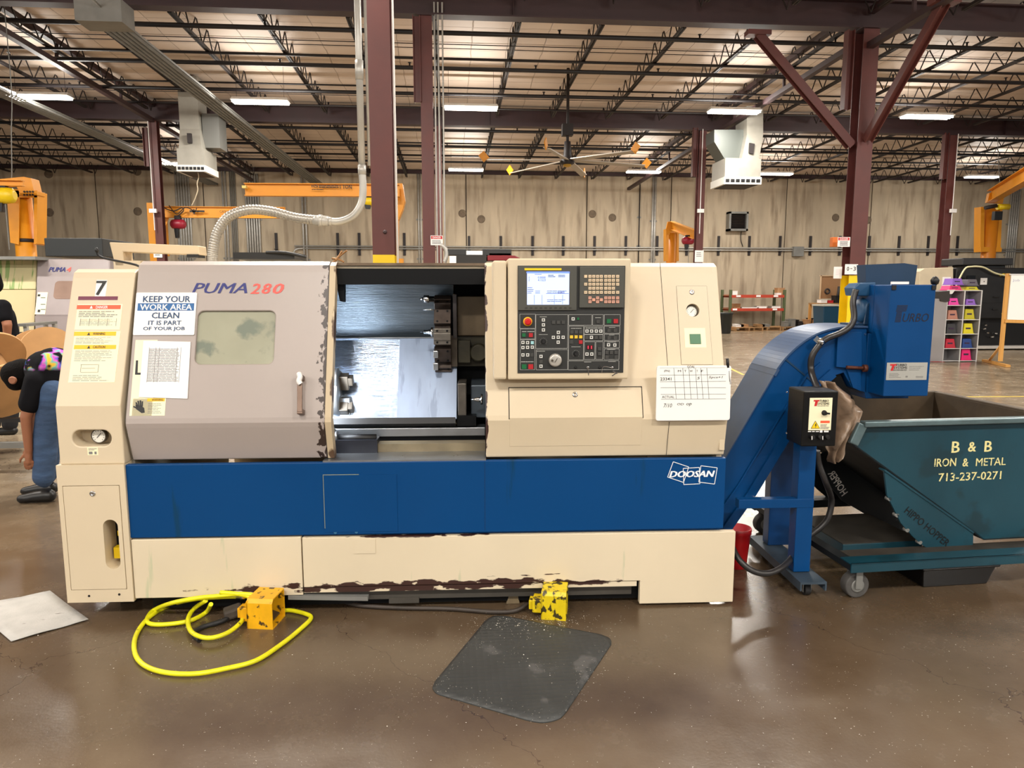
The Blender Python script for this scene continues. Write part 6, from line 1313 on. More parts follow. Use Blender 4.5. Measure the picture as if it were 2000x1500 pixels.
sign(VP(12.32), (1650, 516, 1675, 536), white_m, 'white paper reading 0 - 3 taped above the yellow column foot', [('0', (1653.5, 521, 1658, 529), black_m), ('-', (1660.5, 524, 1664, 525.2), black_m), ('3', (1666.5, 521, 1671, 529), black_m)], name='paper_sign')
s_ = sign(VP(12.45), (1628, 521, 1644, 544), white_m, 'faint printed page taped left of the 0 - 3 paper', [], name='paper_sheet')
b = B(); lines(b, VP(12.45), 1632, 525, 1641, 538, 5, h=.007, frac=.25); obj('small_print', b, mat('pink_ink', (214, 190, 200), .7), s_)
s_ = sign(VP(19.7), (1357, 489, 1374, 512), white_m, 'white notice on the slim column right of the small crane', [], name='notice')
b = B(); lines(b, VP(19.7), 1360, 492, 1371, 502, 3, h=.007, frac=.4); obj('small_print', b, greyink, s_)
s_ = sign(VP(19.78), (300, 492, 317, 503), white_m, 'small white notice at the foot of the left orange crane', [], name='notice')
b = B(); lines(b, VP(19.78), 303, 496, 314, 500, 1, h=.007, frac=.5); obj('small_print', b, greyink, s_)
# ---- small machines just seen over the lathe
Q1 = VP(11.0)
t = thing('small_machine', 'low black and red machine top showing above the lathe chamber', 'machine', (Q1.at(925, 520).x, 11.2, 0))
b = B(); b.pbox(Q1, 891, 498, 950, 514, -.6, 0); obj('black_hood', b, mat('hood_black', (30, 27, 24), .5), t)
b = B(); b.pprism(Q1, [(952, 499), (1005, 499), (1016, 504), (1014, 509), (952, 509)], -.5, .02); b.pbox(Q1, 955, 493, 1000, 500, -.4, -.1); obj('red_hood', b, mat('hood_red', (120, 18, 28), .4), t, bevel=.01)
b = B(); b.pbox(Q1, 872, 486, 911, 497, -.5, -.1); b.pbox(Q1, 943, 486, 1000, 498, -.5, -.1); obj('black_top', b, mat('top_black', (40, 40, 40), .5), t)
b = B(); b.pbox(Q1, 878, 500, 891, 516, -.3, .02); b.pbox(Q1, 911, 489, 943, 497, -.3, -.1); obj('white_end', b, white_m, t)
x0_ = Q1.at(872, 500).x; x1_ = Q1.at(1014, 500).x; b = B(); b.wbox(WR, x0_, x1_, 11.02, 11.5, 0, 1.95); obj('machine_body', b, mat('body_grey', (150, 146, 140), .5), t)
b = B(); b.tube([VP(11.1).at(*q_) for q_ in ((861, 478), (870, 486), (872, 500), (868, 512))], .03, 8, 5); tag(obj('grey_conduit', b, galv), 'curved grey conduit beside the danger sign column', 'conduit')
# ---- cable spools, bench
def spool(c, axis, R_, r_, L_, lab):
    t = thing('cable_spool', lab, 'spool', c, group='cardboard spools'); axis = Vector(axis).normalized(); card = mat('spool_card', (186, 142, 92), .7, var=.12, scale=6); cd_ = mat('spool_core', (160, 118, 74), .75, var=.1)
    for s in (-1, 1): b = B(); p = c+axis*s*L_/2; b.cyl(p-axis*.012, p+axis*.012, R_, seg=36); f = obj('flange', b, card, t);
    b = B(); b.cyl(c-axis*L_/2, c+axis*L_/2, r_, seg=28); obj('core', b, cd_, t)
c = VP(6.6).at(-8, 733); spool(c, (.62, -.5, -.6), .31, .12, .42, 'large cardboard cable spool cut by the left edge, two round flanges')
c = VP(7.4).at(88, 700); spool(Vector((c.x, c.y, c.z)), (.8, -.55, .15), .3, .1, .2, 'smaller cardboard spool behind the bent-over person')
t = thing('work_stand', 'dark steel stand holding the cardboard spools at the left edge', 'stand', (-5.0, 6.8, 0))
for x, y in ((-5.45, 6.9), (-4.62, 6.5), (-4.62, 7.3)): b = B(); b.wbox(WR, x, x+.07, y, y+.07, 0, .62); obj('post', b, mat('stand_brown', (66, 50, 42), .6, var=.2), t)
b = B(); b.wbox(WR, -5.5, -3.55, 6.5, 6.55, .44, .475); obj('rail', b, mat('stand_black', (22, 20, 20), .5), t)
b = B(); b.wbox(WR, -5.5, -3.6, 6.45, 6.5, .22, .27); obj('lower_rail', b, galv_d, t)
b = B(); b.wbox(WR, -5.5, -4.4, 6.5, 7.3, .60, .63); obj('shelf', b, mat('stand_brown', ), t)
t = thing('side_table', 'grey metal side table standing before the neighbour lathe', 'table', (VP(8.6).at(45, 650).x, 8.8, 0)); p0 = VP(8.6).at(30, 634); p1 = VP(8.6).at(56, 634)
b = B(); b.wbox(WR, p0.x, p1.x, 8.55, 9.2, p0.z-.02, p0.z+.01); obj('table_top', b, galv_d, t)
for x in (p0.x, p1.x-.04):
    for y in (8.56, 9.15): b = B(); b.wbox(WR, x, x+.04, y, y+.04, 0, p0.z-.02); obj('leg', b, galv, t)
b = B(); b.wbox(WR, p0.x, p1.x, 8.6, 8.64, p0.z-.4, p0.z-.36); obj('rail', b, galv_d, t)
# ---- people
skin_m = mat('skin', (150, 98, 70), .55); hair = mat('black_hair', (14, 11, 10), .9, spec=.15, bump=.6, bscale=80); denim = mat('denim', (58, 82, 116), .8, var=.4, scale=9, stretch=(.6, .6, 1.6), bump=.9, bscale=16)
tee = mat('black_tee', (14, 14, 18), .9, spec=.15, bump=.1); shoe_m = mat('black_shoe', (14, 14, 15), .4)
def skinned(name, verts, edges, rad, m, parent, root=0, sub=2, vox=None):
    """one continuous surface grown around a skeleton of joints with a radius at each"""
    R1 = [(r if not isinstance(r, tuple) else (r[0]+r[1])/2) for r in rad]; b = B()
    for i, v in enumerate(verts):
        r = R1[i]; b.lathe(Vector(v)-Vector((0, 0, r)), (0, 0, 1), [(r*(1-cos(pi*k/8)), r*sin(pi*k/8)) for k in range(9)], 14)
    for i, j in edges:
        p, q = Vector(verts[i]), Vector(verts[j])
        if (p-q).length > 1e-4: b.cyl(p, q, R1[i]*.98, R1[j]*.98, seg=14)
    o = obj(name, b, m, parent); md = o.modifiers.new('r', 'REMESH'); md.mode = 'VOXEL'; md.voxel_size = vox or .013
    s = o.modifiers.new('s', 'SMOOTH'); s.factor = .5; s.iterations = 4 if vox else 6
    bpy.context.view_layer.update(); dg = bpy.context.evaluated_depsgraph_get(); nm = bpy.data.meshes.new_from_object(o.evaluated_get(dg), depsgraph=dg)
    o.modifiers.clear(); o.data = nm; nm.materials.clear(); nm.materials.append(m)
    nm.polygons.foreach_set('use_smooth', [True]*len(nm.polygons)); nm.update(); return o
def hand(c, d, side, back, parent, s=1.0, curl=.5, m=None):
    """palm with four fingers and a thumb; d = pointing direction, side = thumb side"""
    d = Vector(d).normalized(); side = Vector(side).normalized(); nrm = d.cross(side).normalized(); c = Vector(c); V = [c, c+d*.045*s, c+d*.085*s]; E_ = [(0, 1), (1, 2)]; Rr = [(.02*s, .026*s), (.018*s, .036*s), (.013*s, .036*s)]
    for k, ln in enumerate((.07, .08, .075, .058)):
        o_ = side*(.03-.02*k)*s; i0 = len(V); V += [c+d*.085*s+o_, c+d*(.085+ln*.5)*s+o_+nrm*.01*curl*s, c+d*(.085+ln*.85)*s+o_+nrm*.035*curl*s]; E_ += [(2, i0), (i0, i0+1), (i0+1, i0+2)]; Rr += [.0095*s, .0085*s, .007*s]
    i0 = len(V); V += [c+d*.03*s+side*.035*s, c+d*.06*s+side*.058*s, c+d*.088*s+side*.066*s+nrm*.01*s]; E_ += [(0, i0), (i0, i0+1), (i0+1, i0+2)]; Rr += [.012*s, .0105*s, .008*s]
    return V, E_, Rr
# person 1 bends forward, facing left, arms hanging
PY = 5.62
def P1(px, py, y=PY): return VP(y).at(px, py)
per = thing('person', 'person bending over at the left, black patterned T-shirt, blue jeans and black shoes', 'person', Vector((P1(90, 955).x, PY, 0)))
hip = P1(120, 748); hipL = hip+Vector((0, .09, -.05)); hipR = hip+Vector((0, -.09, -.05))
kneeR = P1(90, 850, PY-.09); kneeL = P1(96, 850, PY+.1); ankR = P1(86, 938, PY-.1); ankL = P1(92, 932, PY+.12)
chest = P1(90, 724); neck = P1(62, 724)
shR = P1(72, 744, PY-.13); shL = P1(72, 736, PY+.15); elR = P1(51, 815, PY-.17); wrR = P1(56, 880, PY-.16); elL = P1(58, 812, PY+.16); wrL = P1(62, 868, PY+.14)
spine = P1(108, 722); headc = P1(38, 730)
V = [hip, spine, chest, neck, headc+Vector((.03, 0, .0)), headc+Vector((-.05, 0, -.03)), hipR, kneeR, ankR, hipL, kneeL, ankL, shR, elR, wrR, shL, elL, wrL]
E_ = [(0, 1), (1, 2), (2, 3), (3, 4), (4, 5), (0, 6), (6, 7), (7, 8), (0, 9), (9, 10), (10, 11), (2, 12), (12, 13), (13, 14), (2, 15), (15, 16), (16, 17)]
Rr = [.08, .06, .06, .05, .08, .065, .08, .06, .042, .08, .06, .042, .055, .04, .028, .055, .04, .028]
for wr_, sd in ((wrR, Vector((-.3, -1, 0))), (wrL, Vector((-.3, -1, 0)))):
    hv, he, hr = hand(wr_+Vector((0, 0, -.005)), (-.08, 0, -1), (-1, -.1, 0), 0, per, .95, .6); off = len(V); V += hv; E_ += [(a+off, c+off) for a, c in he]+[(14 if wr_ is wrR else 17, off)]; Rr += hr
skinned('body', V, E_, Rr, skin_m, per, 0, 2, .0065)
T1 = [hip+Vector((-.02, 0, .03)), spine+Vector((0, 0, .01)), chest+Vector((0, 0, .01)), neck+Vector((.05, 0, .0)), shR, shR.lerp(elR, .45), shR.lerp(elR, .62), shL, shL.lerp(elL, .45), shL.lerp(elL, .62)]
tshirt_m = mat('printed_tee', (16, 16, 20), .9, spec=.15)
def tee_print():
    nt = tshirt_m.node_tree; N = nt.nodes; L = nt.links; bs_ = N['Principled BSDF']; tc = N.new('ShaderNodeTexCoord'); vo = N.new('ShaderNodeTexNoise'); vo.inputs['Scale'].default_value = 14; vo.inputs['Detail'].default_value = 1
    L.new(tc.outputs['Object'], vo.inputs[0]); hs = N.new('ShaderNodeValToRGB'); e = hs.color_ramp.elements
    for i, (p, c) in enumerate([(.3, (40, 120, 190)), (.42, (120, 90, 200)), (.5, (210, 90, 190)), (.58, (90, 180, 170)), (.68, (220, 180, 60))]):
        el = e[i] if i < 2 else e.new(p); el.position = p; el.color = (*lin(c), 1)
    L.new(vo.outputs[0], hs.inputs[0])
    n2 = N.new('ShaderNodeTexNoise'); n2.inputs['Scale'].default_value = 9; L.new(tc.outputs['Object'], n2.inputs[0]); g = N.new('ShaderNodeMapRange'); g.inputs[1].default_value = .5; g.inputs[2].default_value = .56; L.new(n2.outputs[0], g.inputs[0])
    sp = N.new('ShaderNodeSeparateXYZ'); L.new(tc.outputs['Object'], sp.inputs[0]); g2 = N.new('ShaderNodeMapRange'); g2.inputs[1].default_value = 1.0; g2.inputs[2].default_value = 1.03; L.new(sp.outputs[2], g2.inputs[0])
    mu = N.new('ShaderNodeMath'); mu.operation = 'MULTIPLY'; L.new(g.outputs[0], mu.inputs[0]); L.new(g2.outputs[0], mu.inputs[1])
    mx = N.new('ShaderNodeMix'); mx.data_type = 'RGBA'; L.new(mu.outputs[0], mx.inputs[0]); mx.inputs[6].default_value = (*lin((16, 16, 20)), 1); L.new(hs.outputs[0], mx.inputs[7]); L.new(mx.outputs[2], bs_.inputs['Base Color'])
tee_print()
skinned('t_shirt', T1, [(0, 1), (1, 2), (2, 3), (2, 4), (4, 5), (5, 6), (2, 7), (7, 8), (8, 9)], [.165, .16, .145, .1, .085, .08, .078, .085, .08, .078], tshirt_m, per, 1, 2)
J = [hip+Vector((0, 0, -.02)), hipR, hipR.lerp(kneeR, .5), kneeR, kneeR.lerp(ankR, .6), ankR+Vector((0, 0, .03)), ankR+Vector((.005, 0, -.01)), hipL, hipL.lerp(kneeL, .5), kneeL, kneeL.lerp(ankL, .6), ankL+Vector((0, 0, .03)), ankL+Vector((.005, 0, -.01))]
skinned('jeans', J, [(0, 1), (1, 2), (2, 3), (3, 4), (4, 5), (5, 6), (0, 7), (7, 8), (8, 9), (9, 10), (10, 11), (11, 12)], [.135, .115, .1, .088, .08, .078, .05, .115, .1, .088, .08, .078, .05], denim, per, 0, 2)
for a_ in (ankR, ankL):
    skinned('shoe', [Vector((a_.x+.03, a_.y, .05)), Vector((a_.x-.06, a_.y, .045)), Vector((a_.x-.17, a_.y-.01, .032))], [(0, 1), (1, 2)], [(.05, .05), (.048, .044), (.036, .032)], shoe_m, per, 0, 2)
skinned('hair', [neck+Vector((-.01, 0, .03)), headc+Vector((.02, 0, .015)), headc+Vector((-.03, 0, .0)), headc+Vector((-.03, 0, -.06))], [(0, 1), (1, 2), (2, 3)], [.05, .1, .098, .07], hair, per, 1, 2)
b = B(); b.lathe(headc+Vector((.015, -.105, -.035)), (0, -1, 0), [(0, .026), (.012, .03), (.02, .022)], 12); obj('ear', b, skin_m, per)
# person 2 at the left edge, back towards us, hand behind the back
P2Y = 8.2
def P2_(px, py, y=P2Y): return VP(y).at(px, py)
per2 = thing('person', 'person in dark clothes cut by the left edge, hand resting behind the back', 'person', Vector((P2_(0, 700).x, P2Y, 0)))
hip = P2_(6, 680); ch_ = P2_(-6, 622); nk = P2_(-12, 585); hd2 = P2_(-18, 556)
V = [hip, P2_(0, 655), ch_, nk, hd2+Vector((0, 0, -.03)), hd2+Vector((0, 0, .08)), P2_(16, 685), P2_(22, 755), P2_(20, 835), P2_(-10, 685), P2_(-12, 755), P2_(-14, 835), P2_(5, 600, P2Y-.2), P2_(14, 634, P2Y-.24), P2_(14, 664, P2Y-.2), P2_(-26, 605), P2_(-36, 640), P2_(-30, 668)]
V[8].z = .08; V[11].z = .08
Rr = [.13, .13, .14, .055, .085, .085, .09, .065, .045, .09, .065, .045, .06, .046, .034, .06, .045, .034]
E2 = [(0, 1), (1, 2), (2, 3), (3, 4), (4, 5), (0, 6), (6, 7), (7, 8), (0, 9), (9, 10), (10, 11), (2, 12), (12, 13), (13, 14), (2, 15), (15, 16), (16, 17)]
hv, he, hr = hand(V[14], (1, 0, -.35), (.2, -.2, 1), 0, per2, 1.0, .4); off = len(V); V += hv; E2 += [(a+off, c+off) for a, c in he]+[(14, off)]; Rr += hr
skinned('body', V, E2, Rr, skin_m, per2, 0, 2, .0065)
skinned('t_shirt', [V[0]+Vector((0, 0, .0)), V[1], V[2], V[3]+Vector((0, 0, -.05)), V[12], V[12].lerp(V[13], .55), V[15], V[15].lerp(V[16], .55)], [(0, 1), (1, 2), (2, 3), (2, 4), (4, 5), (2, 6), (6, 7)], [.19, .185, .18, .08, .085, .075, .085, .075], tee, per2, 0, 2)
skinned('trousers', [V[0]+Vector((0, 0, -.03)), V[6], V[7], V[8]+Vector((0, 0, .04)), V[9], V[10], V[11]+Vector((0, 0, .04))], [(0, 1), (1, 2), (2, 3), (0, 4), (4, 5), (5, 6)], [.18, .13, .095, .08, .13, .095, .08], mat('black_trousers', (22, 24, 30), .85), per2, 0, 2)
skinned('hair', [hd2+Vector((.02, .0, .0)), hd2+Vector((0, 0, .1))], [(0, 1)], [.1, .1], hair, per2, 0, 2)
for k in (8, 11): skinned('shoe', [Vector((V[k].x+.03, V[k].y, .045)), Vector((V[k].x-.16, V[k].y, .035))], [(0, 1)], [(.05, .045), (.045, .035)], shoe_m, per2, 0, 2)
b = B(); q = P2_(30, 671, P2Y-.1); b.cyl(q-Vector((.05, 0, .0)), q+Vector((.06, 0, .03)), .035, seg=12); tag(obj('white_cup', b, white_m, bevel=.008), 'small white cup held low at the left edge person', 'cup')

# ================================================================ BACKGROUND, RIGHT
wood = mat('pallet_wood', (158, 120, 78), .75, var=.2, scale=8, stretch=(1, 4, 1)); rack_g = mat('rack_green', (82, 92, 60), .5, var=.15); rack_r = mat('rack_red', (176, 62, 40), .5)
card = mat('cardboard', (176, 132, 92), .75, var=.1)
SP_ = VP(28.0)
def px2(pl, px, py): q = pl.at(px, py); return q.x, q.z
t = thing('pallet_rack', 'low pallet rack with two red shelves against the back wall', 'rack', (SP_.at(1480, 620).x, 28.4, 0))
xl, _ = px2(SP_, 1426, 600); xr, _ = px2(SP_, 1531, 600)
for x in (xl, xr):
    for y in (28.0, 28.9): b = B(); z1 = SP_.at(1500, 566).z; b.wbox(WR, x-.05, x+.05, y-.04, y+.04, 0, z1); obj('upright', b, rack_g, t)
for py, nm in ((578, 'upper'), (604, 'lower')):
    z = SP_.at(1480, py).z
    for y in (27.97, 28.9): b = B(); b.wbox(WR, xl+.03, xr-.03, y-.03, y+.03, z-.07, z+.04); obj('shelf_beam', b, rack_r, t)
    b = B(); b.wbox(WR, xl, xr, 28.0, 28.9, z, z+.02); obj('shelf_deck', b, wood, t)
    for px in (1441, 1480, 1514) if nm == 'upper' else (1434, 1512): q = SP_.at(px, py); b = B(); b.wbox(WR, q.x-.09, q.x+.09, 27.92, 27.94, z-.04, z+.03); obj('shelf_tag', b, white_m, t)
zu = SP_.at(1480, 578).z+.02; zl = SP_.at(1480, 604).z+.02
def crate(px, w, d, h, z, m, lab, y=28.35, name='box', cat='box', grp='goods on the pallet rack'):
    x = VP(y).at(px, 600).x; t = thing(name, lab, cat, (x, y, z), group=grp); th = .015
    b = B(); b.wbox(WR, x-w/2, x+w/2, y-d/2, y+d/2, z, z+h*.96); obj('body', b, m, t, bevel=.008)
    b = B(); b.wbox(WR, x-w/2-.008, x+w/2+.008, y-d/2-.008, y+d/2+.008, z+h*.9, z+h); obj('lid', b, m, t)
crate(1437, .28, .3, .2, zl, card, 'small cardboard box at the left end of the lower red shelf')
crate(1462, .7, .4, .06, zl, white_m, 'flat white carton on the lower red shelf, centre left'); crate(1484, .4, .4, .1, zl, white_m, 'thin white stack on the lower red shelf, right of centre'); crate(1512, .36, .4, .1, zl, white_m, 'white bundle at the right end of the lower red shelf')
crate(1432, .2, .3, .18, zu, white_m, 'white box at the left end of the upper red shelf'); crate(1521, .3, .3, .3, zu, card, 'brown carton at the right end of the upper red shelf'); crate(1518, .2, .2, .1, zu, white_m, 'white bag just left of the brown carton on the upper shelf', y=28.1)
def pallet(px, py, y, w, d, lab, R=WR):
    x = VP(y).at(px, 620).x; t = thing('wooden_pallet', lab, 'pallet', (x, y, 0), group='wooden pallets by the back wall')
    for i in range(6): b = B(); xx = x-w/2+w*i/5; yy = y-d/2+d*i/5; b.wbox(WR, x-w/2, x+w/2, y-d/2+d*i/6, y-d/2+d*i/6+.09, .12, .14); obj('deck_board', b, wood, t)
    for i in range(3): b = B(); xx = x-w/2+(w-.06)*i/2; b.wbox(WR, xx, xx+.06, y-d/2, y+d/2, .02, .12); obj('stringer', b, wood, t)
    for i in range(3): b = B(); yy = y-d/2+(d-.1)*i/2; b.wbox(WR, x-w/2, x+w/2, yy, yy+.1, 0, .02); obj('bottom_board', b, wood, t)
    return x
pallet(1455, 628, 26.6, 1.1, .9, 'wooden pallet on the floor before the left half of the rack'); pallet(1490, 628, 26.9, 1.1, .9, 'wooden pallet on the floor before the right half of the rack'); pallet(1548, 630, 26.9, 1.2, .9, 'dark loaded pallet just right of the rack'); pallet(1590, 630, 26.6, 1.2, .9, 'loaded pallet of metal parts left of the workbench')
rr = random.Random(8)
mm = [card, galv_d, white_m, black_iron, steel_d, wood]
names = ['brown carton', 'grey casting', 'white carton', 'black casting', 'oily steel block', 'wooden crate']
for i, px in enumerate(range(1534, 1612, 7)):
    k = rr.randrange(6); h = rr.uniform(.12, .34); crate(px, rr.uniform(.12, .2), .3, h, .14, mm[k], f'{ORD[i]} of the parts on the right pallets, a {names[k]}', y=26.7+.2*(i % 2), name='metal_part' if k in (1, 3, 4) else 'carton', cat='part' if k in (1, 3, 4) else 'box', grp='goods on the floor pallets')
for i, px in enumerate((1443, 1452, 1484, 1494)): k = (2, 0, 5, 1)[i]; crate(px, .3, .4, .1, .14, mm[k], f'{ORD[i]} item from the left on the two rack pallets, a {names[k]}', y=26.7, name='carton', grp='goods on the floor pallets')
# workbench with pegboard
WP = VP(26.0); xl, zt_ = px2(WP, 1597, 592); xr, _ = px2(WP, 1644, 592)
t = thing('workbench', 'wooden workbench with brown pegboard left of the yellow column', 'bench', ((xl+xr)/2, 26.3, 0))
b = B(); b.wbox(WR, xl, xr, 26.0, 26.7, zt_-.06, zt_); obj('bench_top', b, wood, t)
for x in (xl, xr-.09):
    for y in (26.02, 26.6): b = B(); b.wbox(WR, x, x+.09, y, y+.08, 0, zt_-.06); obj('leg', b, mat('pine', (190, 136, 70), .6), t)
b = B(); b.pbox(VP(26.7), 1602, 539, 1644, 583, 0, .03); obj('pegboard', b, mat('pegboard', (150, 112, 76), .7), t)
b = B(); b.pbox(VP(26.69), 1601, 538, 1603, 584, 0, .04); b.pbox(VP(26.69), 1601, 538, 1644, 539.5, 0, .04); obj('board_frame', b, mat('pale_wood', (206, 176, 140), .6), t)
for px, r_, m, lab, nm in ((1616, .15, black_iron, 'coil of black cable hanging on the pegboard', 'cable_coil'),):
    q = VP(26.62).at(px, 569); b = B(); pts = [q+Vector((cos(a)*r_*.6, 0, sin(a)*r_*.6)) for a in [2*pi*i/14 for i in range(15)]]; b.tube(pts, .03, 6); tag(obj(nm, b, m), lab, 'cable')
crate(1605, .25, .3, .12, zt_, white_m, 'white carton at the left end of the workbench', y=26.25, grp='things on the workbench'); crate(1618, .2, .3, .1, zt_, red_m, 'dark red box on the workbench', y=26.25, grp='things on the workbench')
crate(1631, .18, .3, .28, zt_, black_m, 'black tool case on the workbench beside the yellow column', y=26.25, grp='things on the workbench'); b = B(); q = VP(26.2).at(1635, 585); b.cyl((q.x, 26.2, zt_), (q.x+.05, 26.2, zt_+.62), .05, seg=10); b.cyl((q.x, 26.2, zt_), (q.x, 26.2, zt_+.03), .1, seg=12); tag(obj('drill_stand', b, black_iron), 'tall black tool standing on the workbench before the pegboard', 'tool')
# bins
def bin_(px, pyb, y, r, h, m, lab, nm='trash_bin', rim=True):
    x = VP(y).at(px, 620).x; t = thing(nm, lab, 'bin', (x, y, 0)); b = B(); b.lathe(Vector((x, y, 0)), (0, 0, 1), [(0, r*.78), (.02, r*.8), (h*.93, r*.97), (h*.94, r*1.05), (h, r*1.06), (h, r*.95), (.05, r*.76)], 26); obj('body', b, m, t)
    b = B(); b.lathe(Vector((x, y, h*.9)), (0, 0, 1), [(0, r*1.02), (.02, r*1.03)], 26); obj('rim_band', b, m, t)
bin_(1416, 648, 25.0, .27, .74, mat('bin_black', (34, 38, 38), .45), 'dark round trash bin standing alone right of the lathe')
BBp = VP(22.5); xl, z1 = px2(BBp, 1607, 598); xr, _ = px2(BBp, 1642, 598)
t = thing('blue_tote', 'large blue plastic tote with pale lid before the workbench', 'bin', ((xl+xr)/2, 22.9, 0)); bb = mat('tote_blue', (22, 66, 92), .45)
b = B(); b.hexa([(xl+.06, 22.5, 0), (xr-.06, 22.5, 0), (xr-.06, 23.1, 0), (xl+.06, 23.1, 0), (xl, 22.45, z1), (xr, 22.45, z1), (xr, 23.15, z1), (xl, 23.15, z1)]); obj('body', b, bb, t, bevel=.02)
b = B(); b.wbox(WR, xl-.02, xr+.02, 22.42, 23.18, z1, z1+.05); obj('lid', b, mat('lid_pale', (190, 190, 180), .5), t)
# beige and black machines
MP_ = VP(17.6)
t = thing('beige_cabinet', 'tall beige machine cabinet behind the blue conveyor head', 'machine', (MP_.at(1825, 640).x, 18.3, 0)); bgc = mat('cabinet_beige', (196, 182, 156), .5, var=.06)
b = B(); b.pprism(MP_, [(1796, 530), (1806, 524), (1862, 522), (1862, 640), (1796, 640)], -1.2, 0); obj('cabinet_body', b, bgc, t, bevel=.01)
b = B(); b.pbox(VP(17.7), 1796, 640, 1862, 690, -1.0, 0); obj('dark_base', b, mat('base_dark', (26, 24, 24), .5), t)
b = B(); b.pbox(MP_, 1840, 541, 1856, 560, .005, .012); o = tag(obj('paper_sheet', b, white_m), 'printed page taped on the beige cabinet', 'paper'); b = B(); lines(b, MP_, 1843, 545, 1853, 556, 4, h=.014, frac=.3); obj('small_print', b, mat('faint_ink', (190, 186, 190), .7), o)
b = B(); b.pbox(MP_, 1829, 588, 1838, 589.5, 0, .006); obj('label_strip', b, greyink, t)
t = thing('black_machine', 'large black machining centre at the right edge with low dark top', 'machine', (MP_.at(1950, 690).x, 18.3, 0)); bk = mat('machine_black', (26, 25, 26), .35, var=.15)
xr_e = MP_.at(2090, 600).x; xl_e = MP_.at(1862, 600).x; z1 = MP_.at(1930, 523).z; z2 = MP_.at(1930, 622).z
b = B(); b.wbox(WR, xl_e, xr_e, 17.6, 19.5, z2, z1); mb = obj('upper_housing', b, bk, t, bevel=.02)
b = B(); b.wbox(WR, xl_e, xr_e, 17.9, 19.5, .1, z2); obj('lower_housing', b, mat('machine_dark', (16, 15, 16), .4), t)
b = B(); b.wbox(WR, xl_e+.02, xr_e, 17.55, 19.4, .04, .1); obj('base_plinth', b, mat('plinth_white', (200, 196, 190), .5), t)
b = B(); b.pbox(MP_, 1879, 504, 1978, 518, -.8, .02); b.pbox(MP_, 1890, 518, 1970, 524, -.6, -.1); obj('top_unit', b, mat('unit_black', (40, 40, 42), .4), t, bevel=.02)
for q in ((1913, 545, 1914.2, 620), (1862, 591, 1960, 592), (1913, 560, 1914, 620)): b = B(); b.pbox(MP_, *q, 0, .006); obj('panel_joint', b, mat('joint_black', (8, 8, 8), .6), mb)
for px, py in ((1945, 580), (1943, 604)): b = B(); b.pbox(MP_, px-5, py-1.5, px+5, py+1.5, 0, .04); obj('pull_handle', b, black_m, mb, bevel=.008)
b = B(); b.pbox(VP(17.4), 1888, 538, 1904, 552, -.02, .02); obj('control_screen', b, mat('screen_dark', (14, 14, 16), .15), t)
for px, py in ((1956, 536), (1960, 612)): b = B(); b.pprism(MP_, [(px-4, py), (px+5, py-2), (px+4, py+2), (px-3, py+3)], 0, .03); obj('yellow_clip', b, yellow, mb)
b = B(); b.pbox(MP_, 1914, 543, 1927, 556, .01, .018); o = tag(obj('paper_sign', b, white_m), 'small white paper with dark dot on the black machine', 'paper'); b = B(); p = MP_.at(1921, 550, .019); b.cyl(p, p+Vector((0, -.002, 0)), .018, seg=10); obj('printed_dot', b, greyink, o)
for i, (px, py) in enumerate(((1921, 634), (1917, 643), (1925, 648), (1940, 650), (1932, 658), (1950, 655))): b = B(); p = VP(17.85).at(px, py); b.cyl(p, p+Vector((rr.uniform(-.08, .08), -.1, rr.uniform(-.03, .06))), .022, seg=8); obj('pipe_fitting', b, chrome, t)
b = B(); b.tube([VP(17.5).at(*q) for q in ((1862, 572), (1872, 548), (1884, 526), (1895, 521), (1920, 522), (1945, 534), (1975, 540))], .022, 8, 6); b2 = mat('cable_cream', (206, 200, 160), .5); tag(obj('cream_cable', b, b2), 'pale cable looping over the top of the black machine', 'cable')
b = B(); b.tube([VP(15.0).at(*q) for q in ((1819, 652), (1828, 642), (1836, 625), (1840, 610))], .02, 8, 6); tag(obj('cream_cable', b, b2), 'pale cable running down beside the cubby shelf', 'cable')
# cubby shelf, bins
CBY = 14.8; CB = VP(CBY); cu_ = CB.box(1846, 567, 1912, 706)
xl, xr, zb_, zt2 = cu_[0], cu_[1], 0.0, CB.uv(1880, 567)[1]
t = thing('cubby_shelf', 'grey cubby shelf with ten compartments holding coloured trays', 'shelf', ((xl+xr)/2, CBY+.15, 0)); cg = mat('cubby_grey', (150, 148, 150), .5); ce = mat('cubby_edge', (214, 214, 214), .5)
for x in (xl-.0, (xl+xr)/2, xr): b = B(); b.wbox(WR, x-.012, x+.012, CBY, CBY+.4, 0, zt2); obj('upright', b, cg, t); b = B(); b.wbox(WR, x-.013, x+.013, CBY-.006, CBY, 0, zt2); obj('edge_strip', b, ce, t)
rows = [zt2, CB.uv(1880, 596)[1], CB.uv(1880, 624)[1], CB.uv(1880, 652)[1], CB.uv(1880, 680)[1], .03]
for z in rows: b = B(); b.wbox(WR, xl, xr, CBY, CBY+.4, z-.012, z); obj('shelf_board', b, cg, t); b = B(); b.wbox(WR, xl, xr, CBY-.007, CBY, z-.014, z+.002); obj('edge_strip', b, ce, t)
b = B(); b.wbox(WR, xl, xr, CBY+.39, CBY+.4, 0, zt2); obj('back_panel', b, cg, t)
b = B(); b.wbox(WR, xl-.30, xl-.013, CBY-.02, CBY+.4, 0, zt2-.18); obj('side_cabinet', b, mat('cubby_side', (158, 156, 158), .5), t)
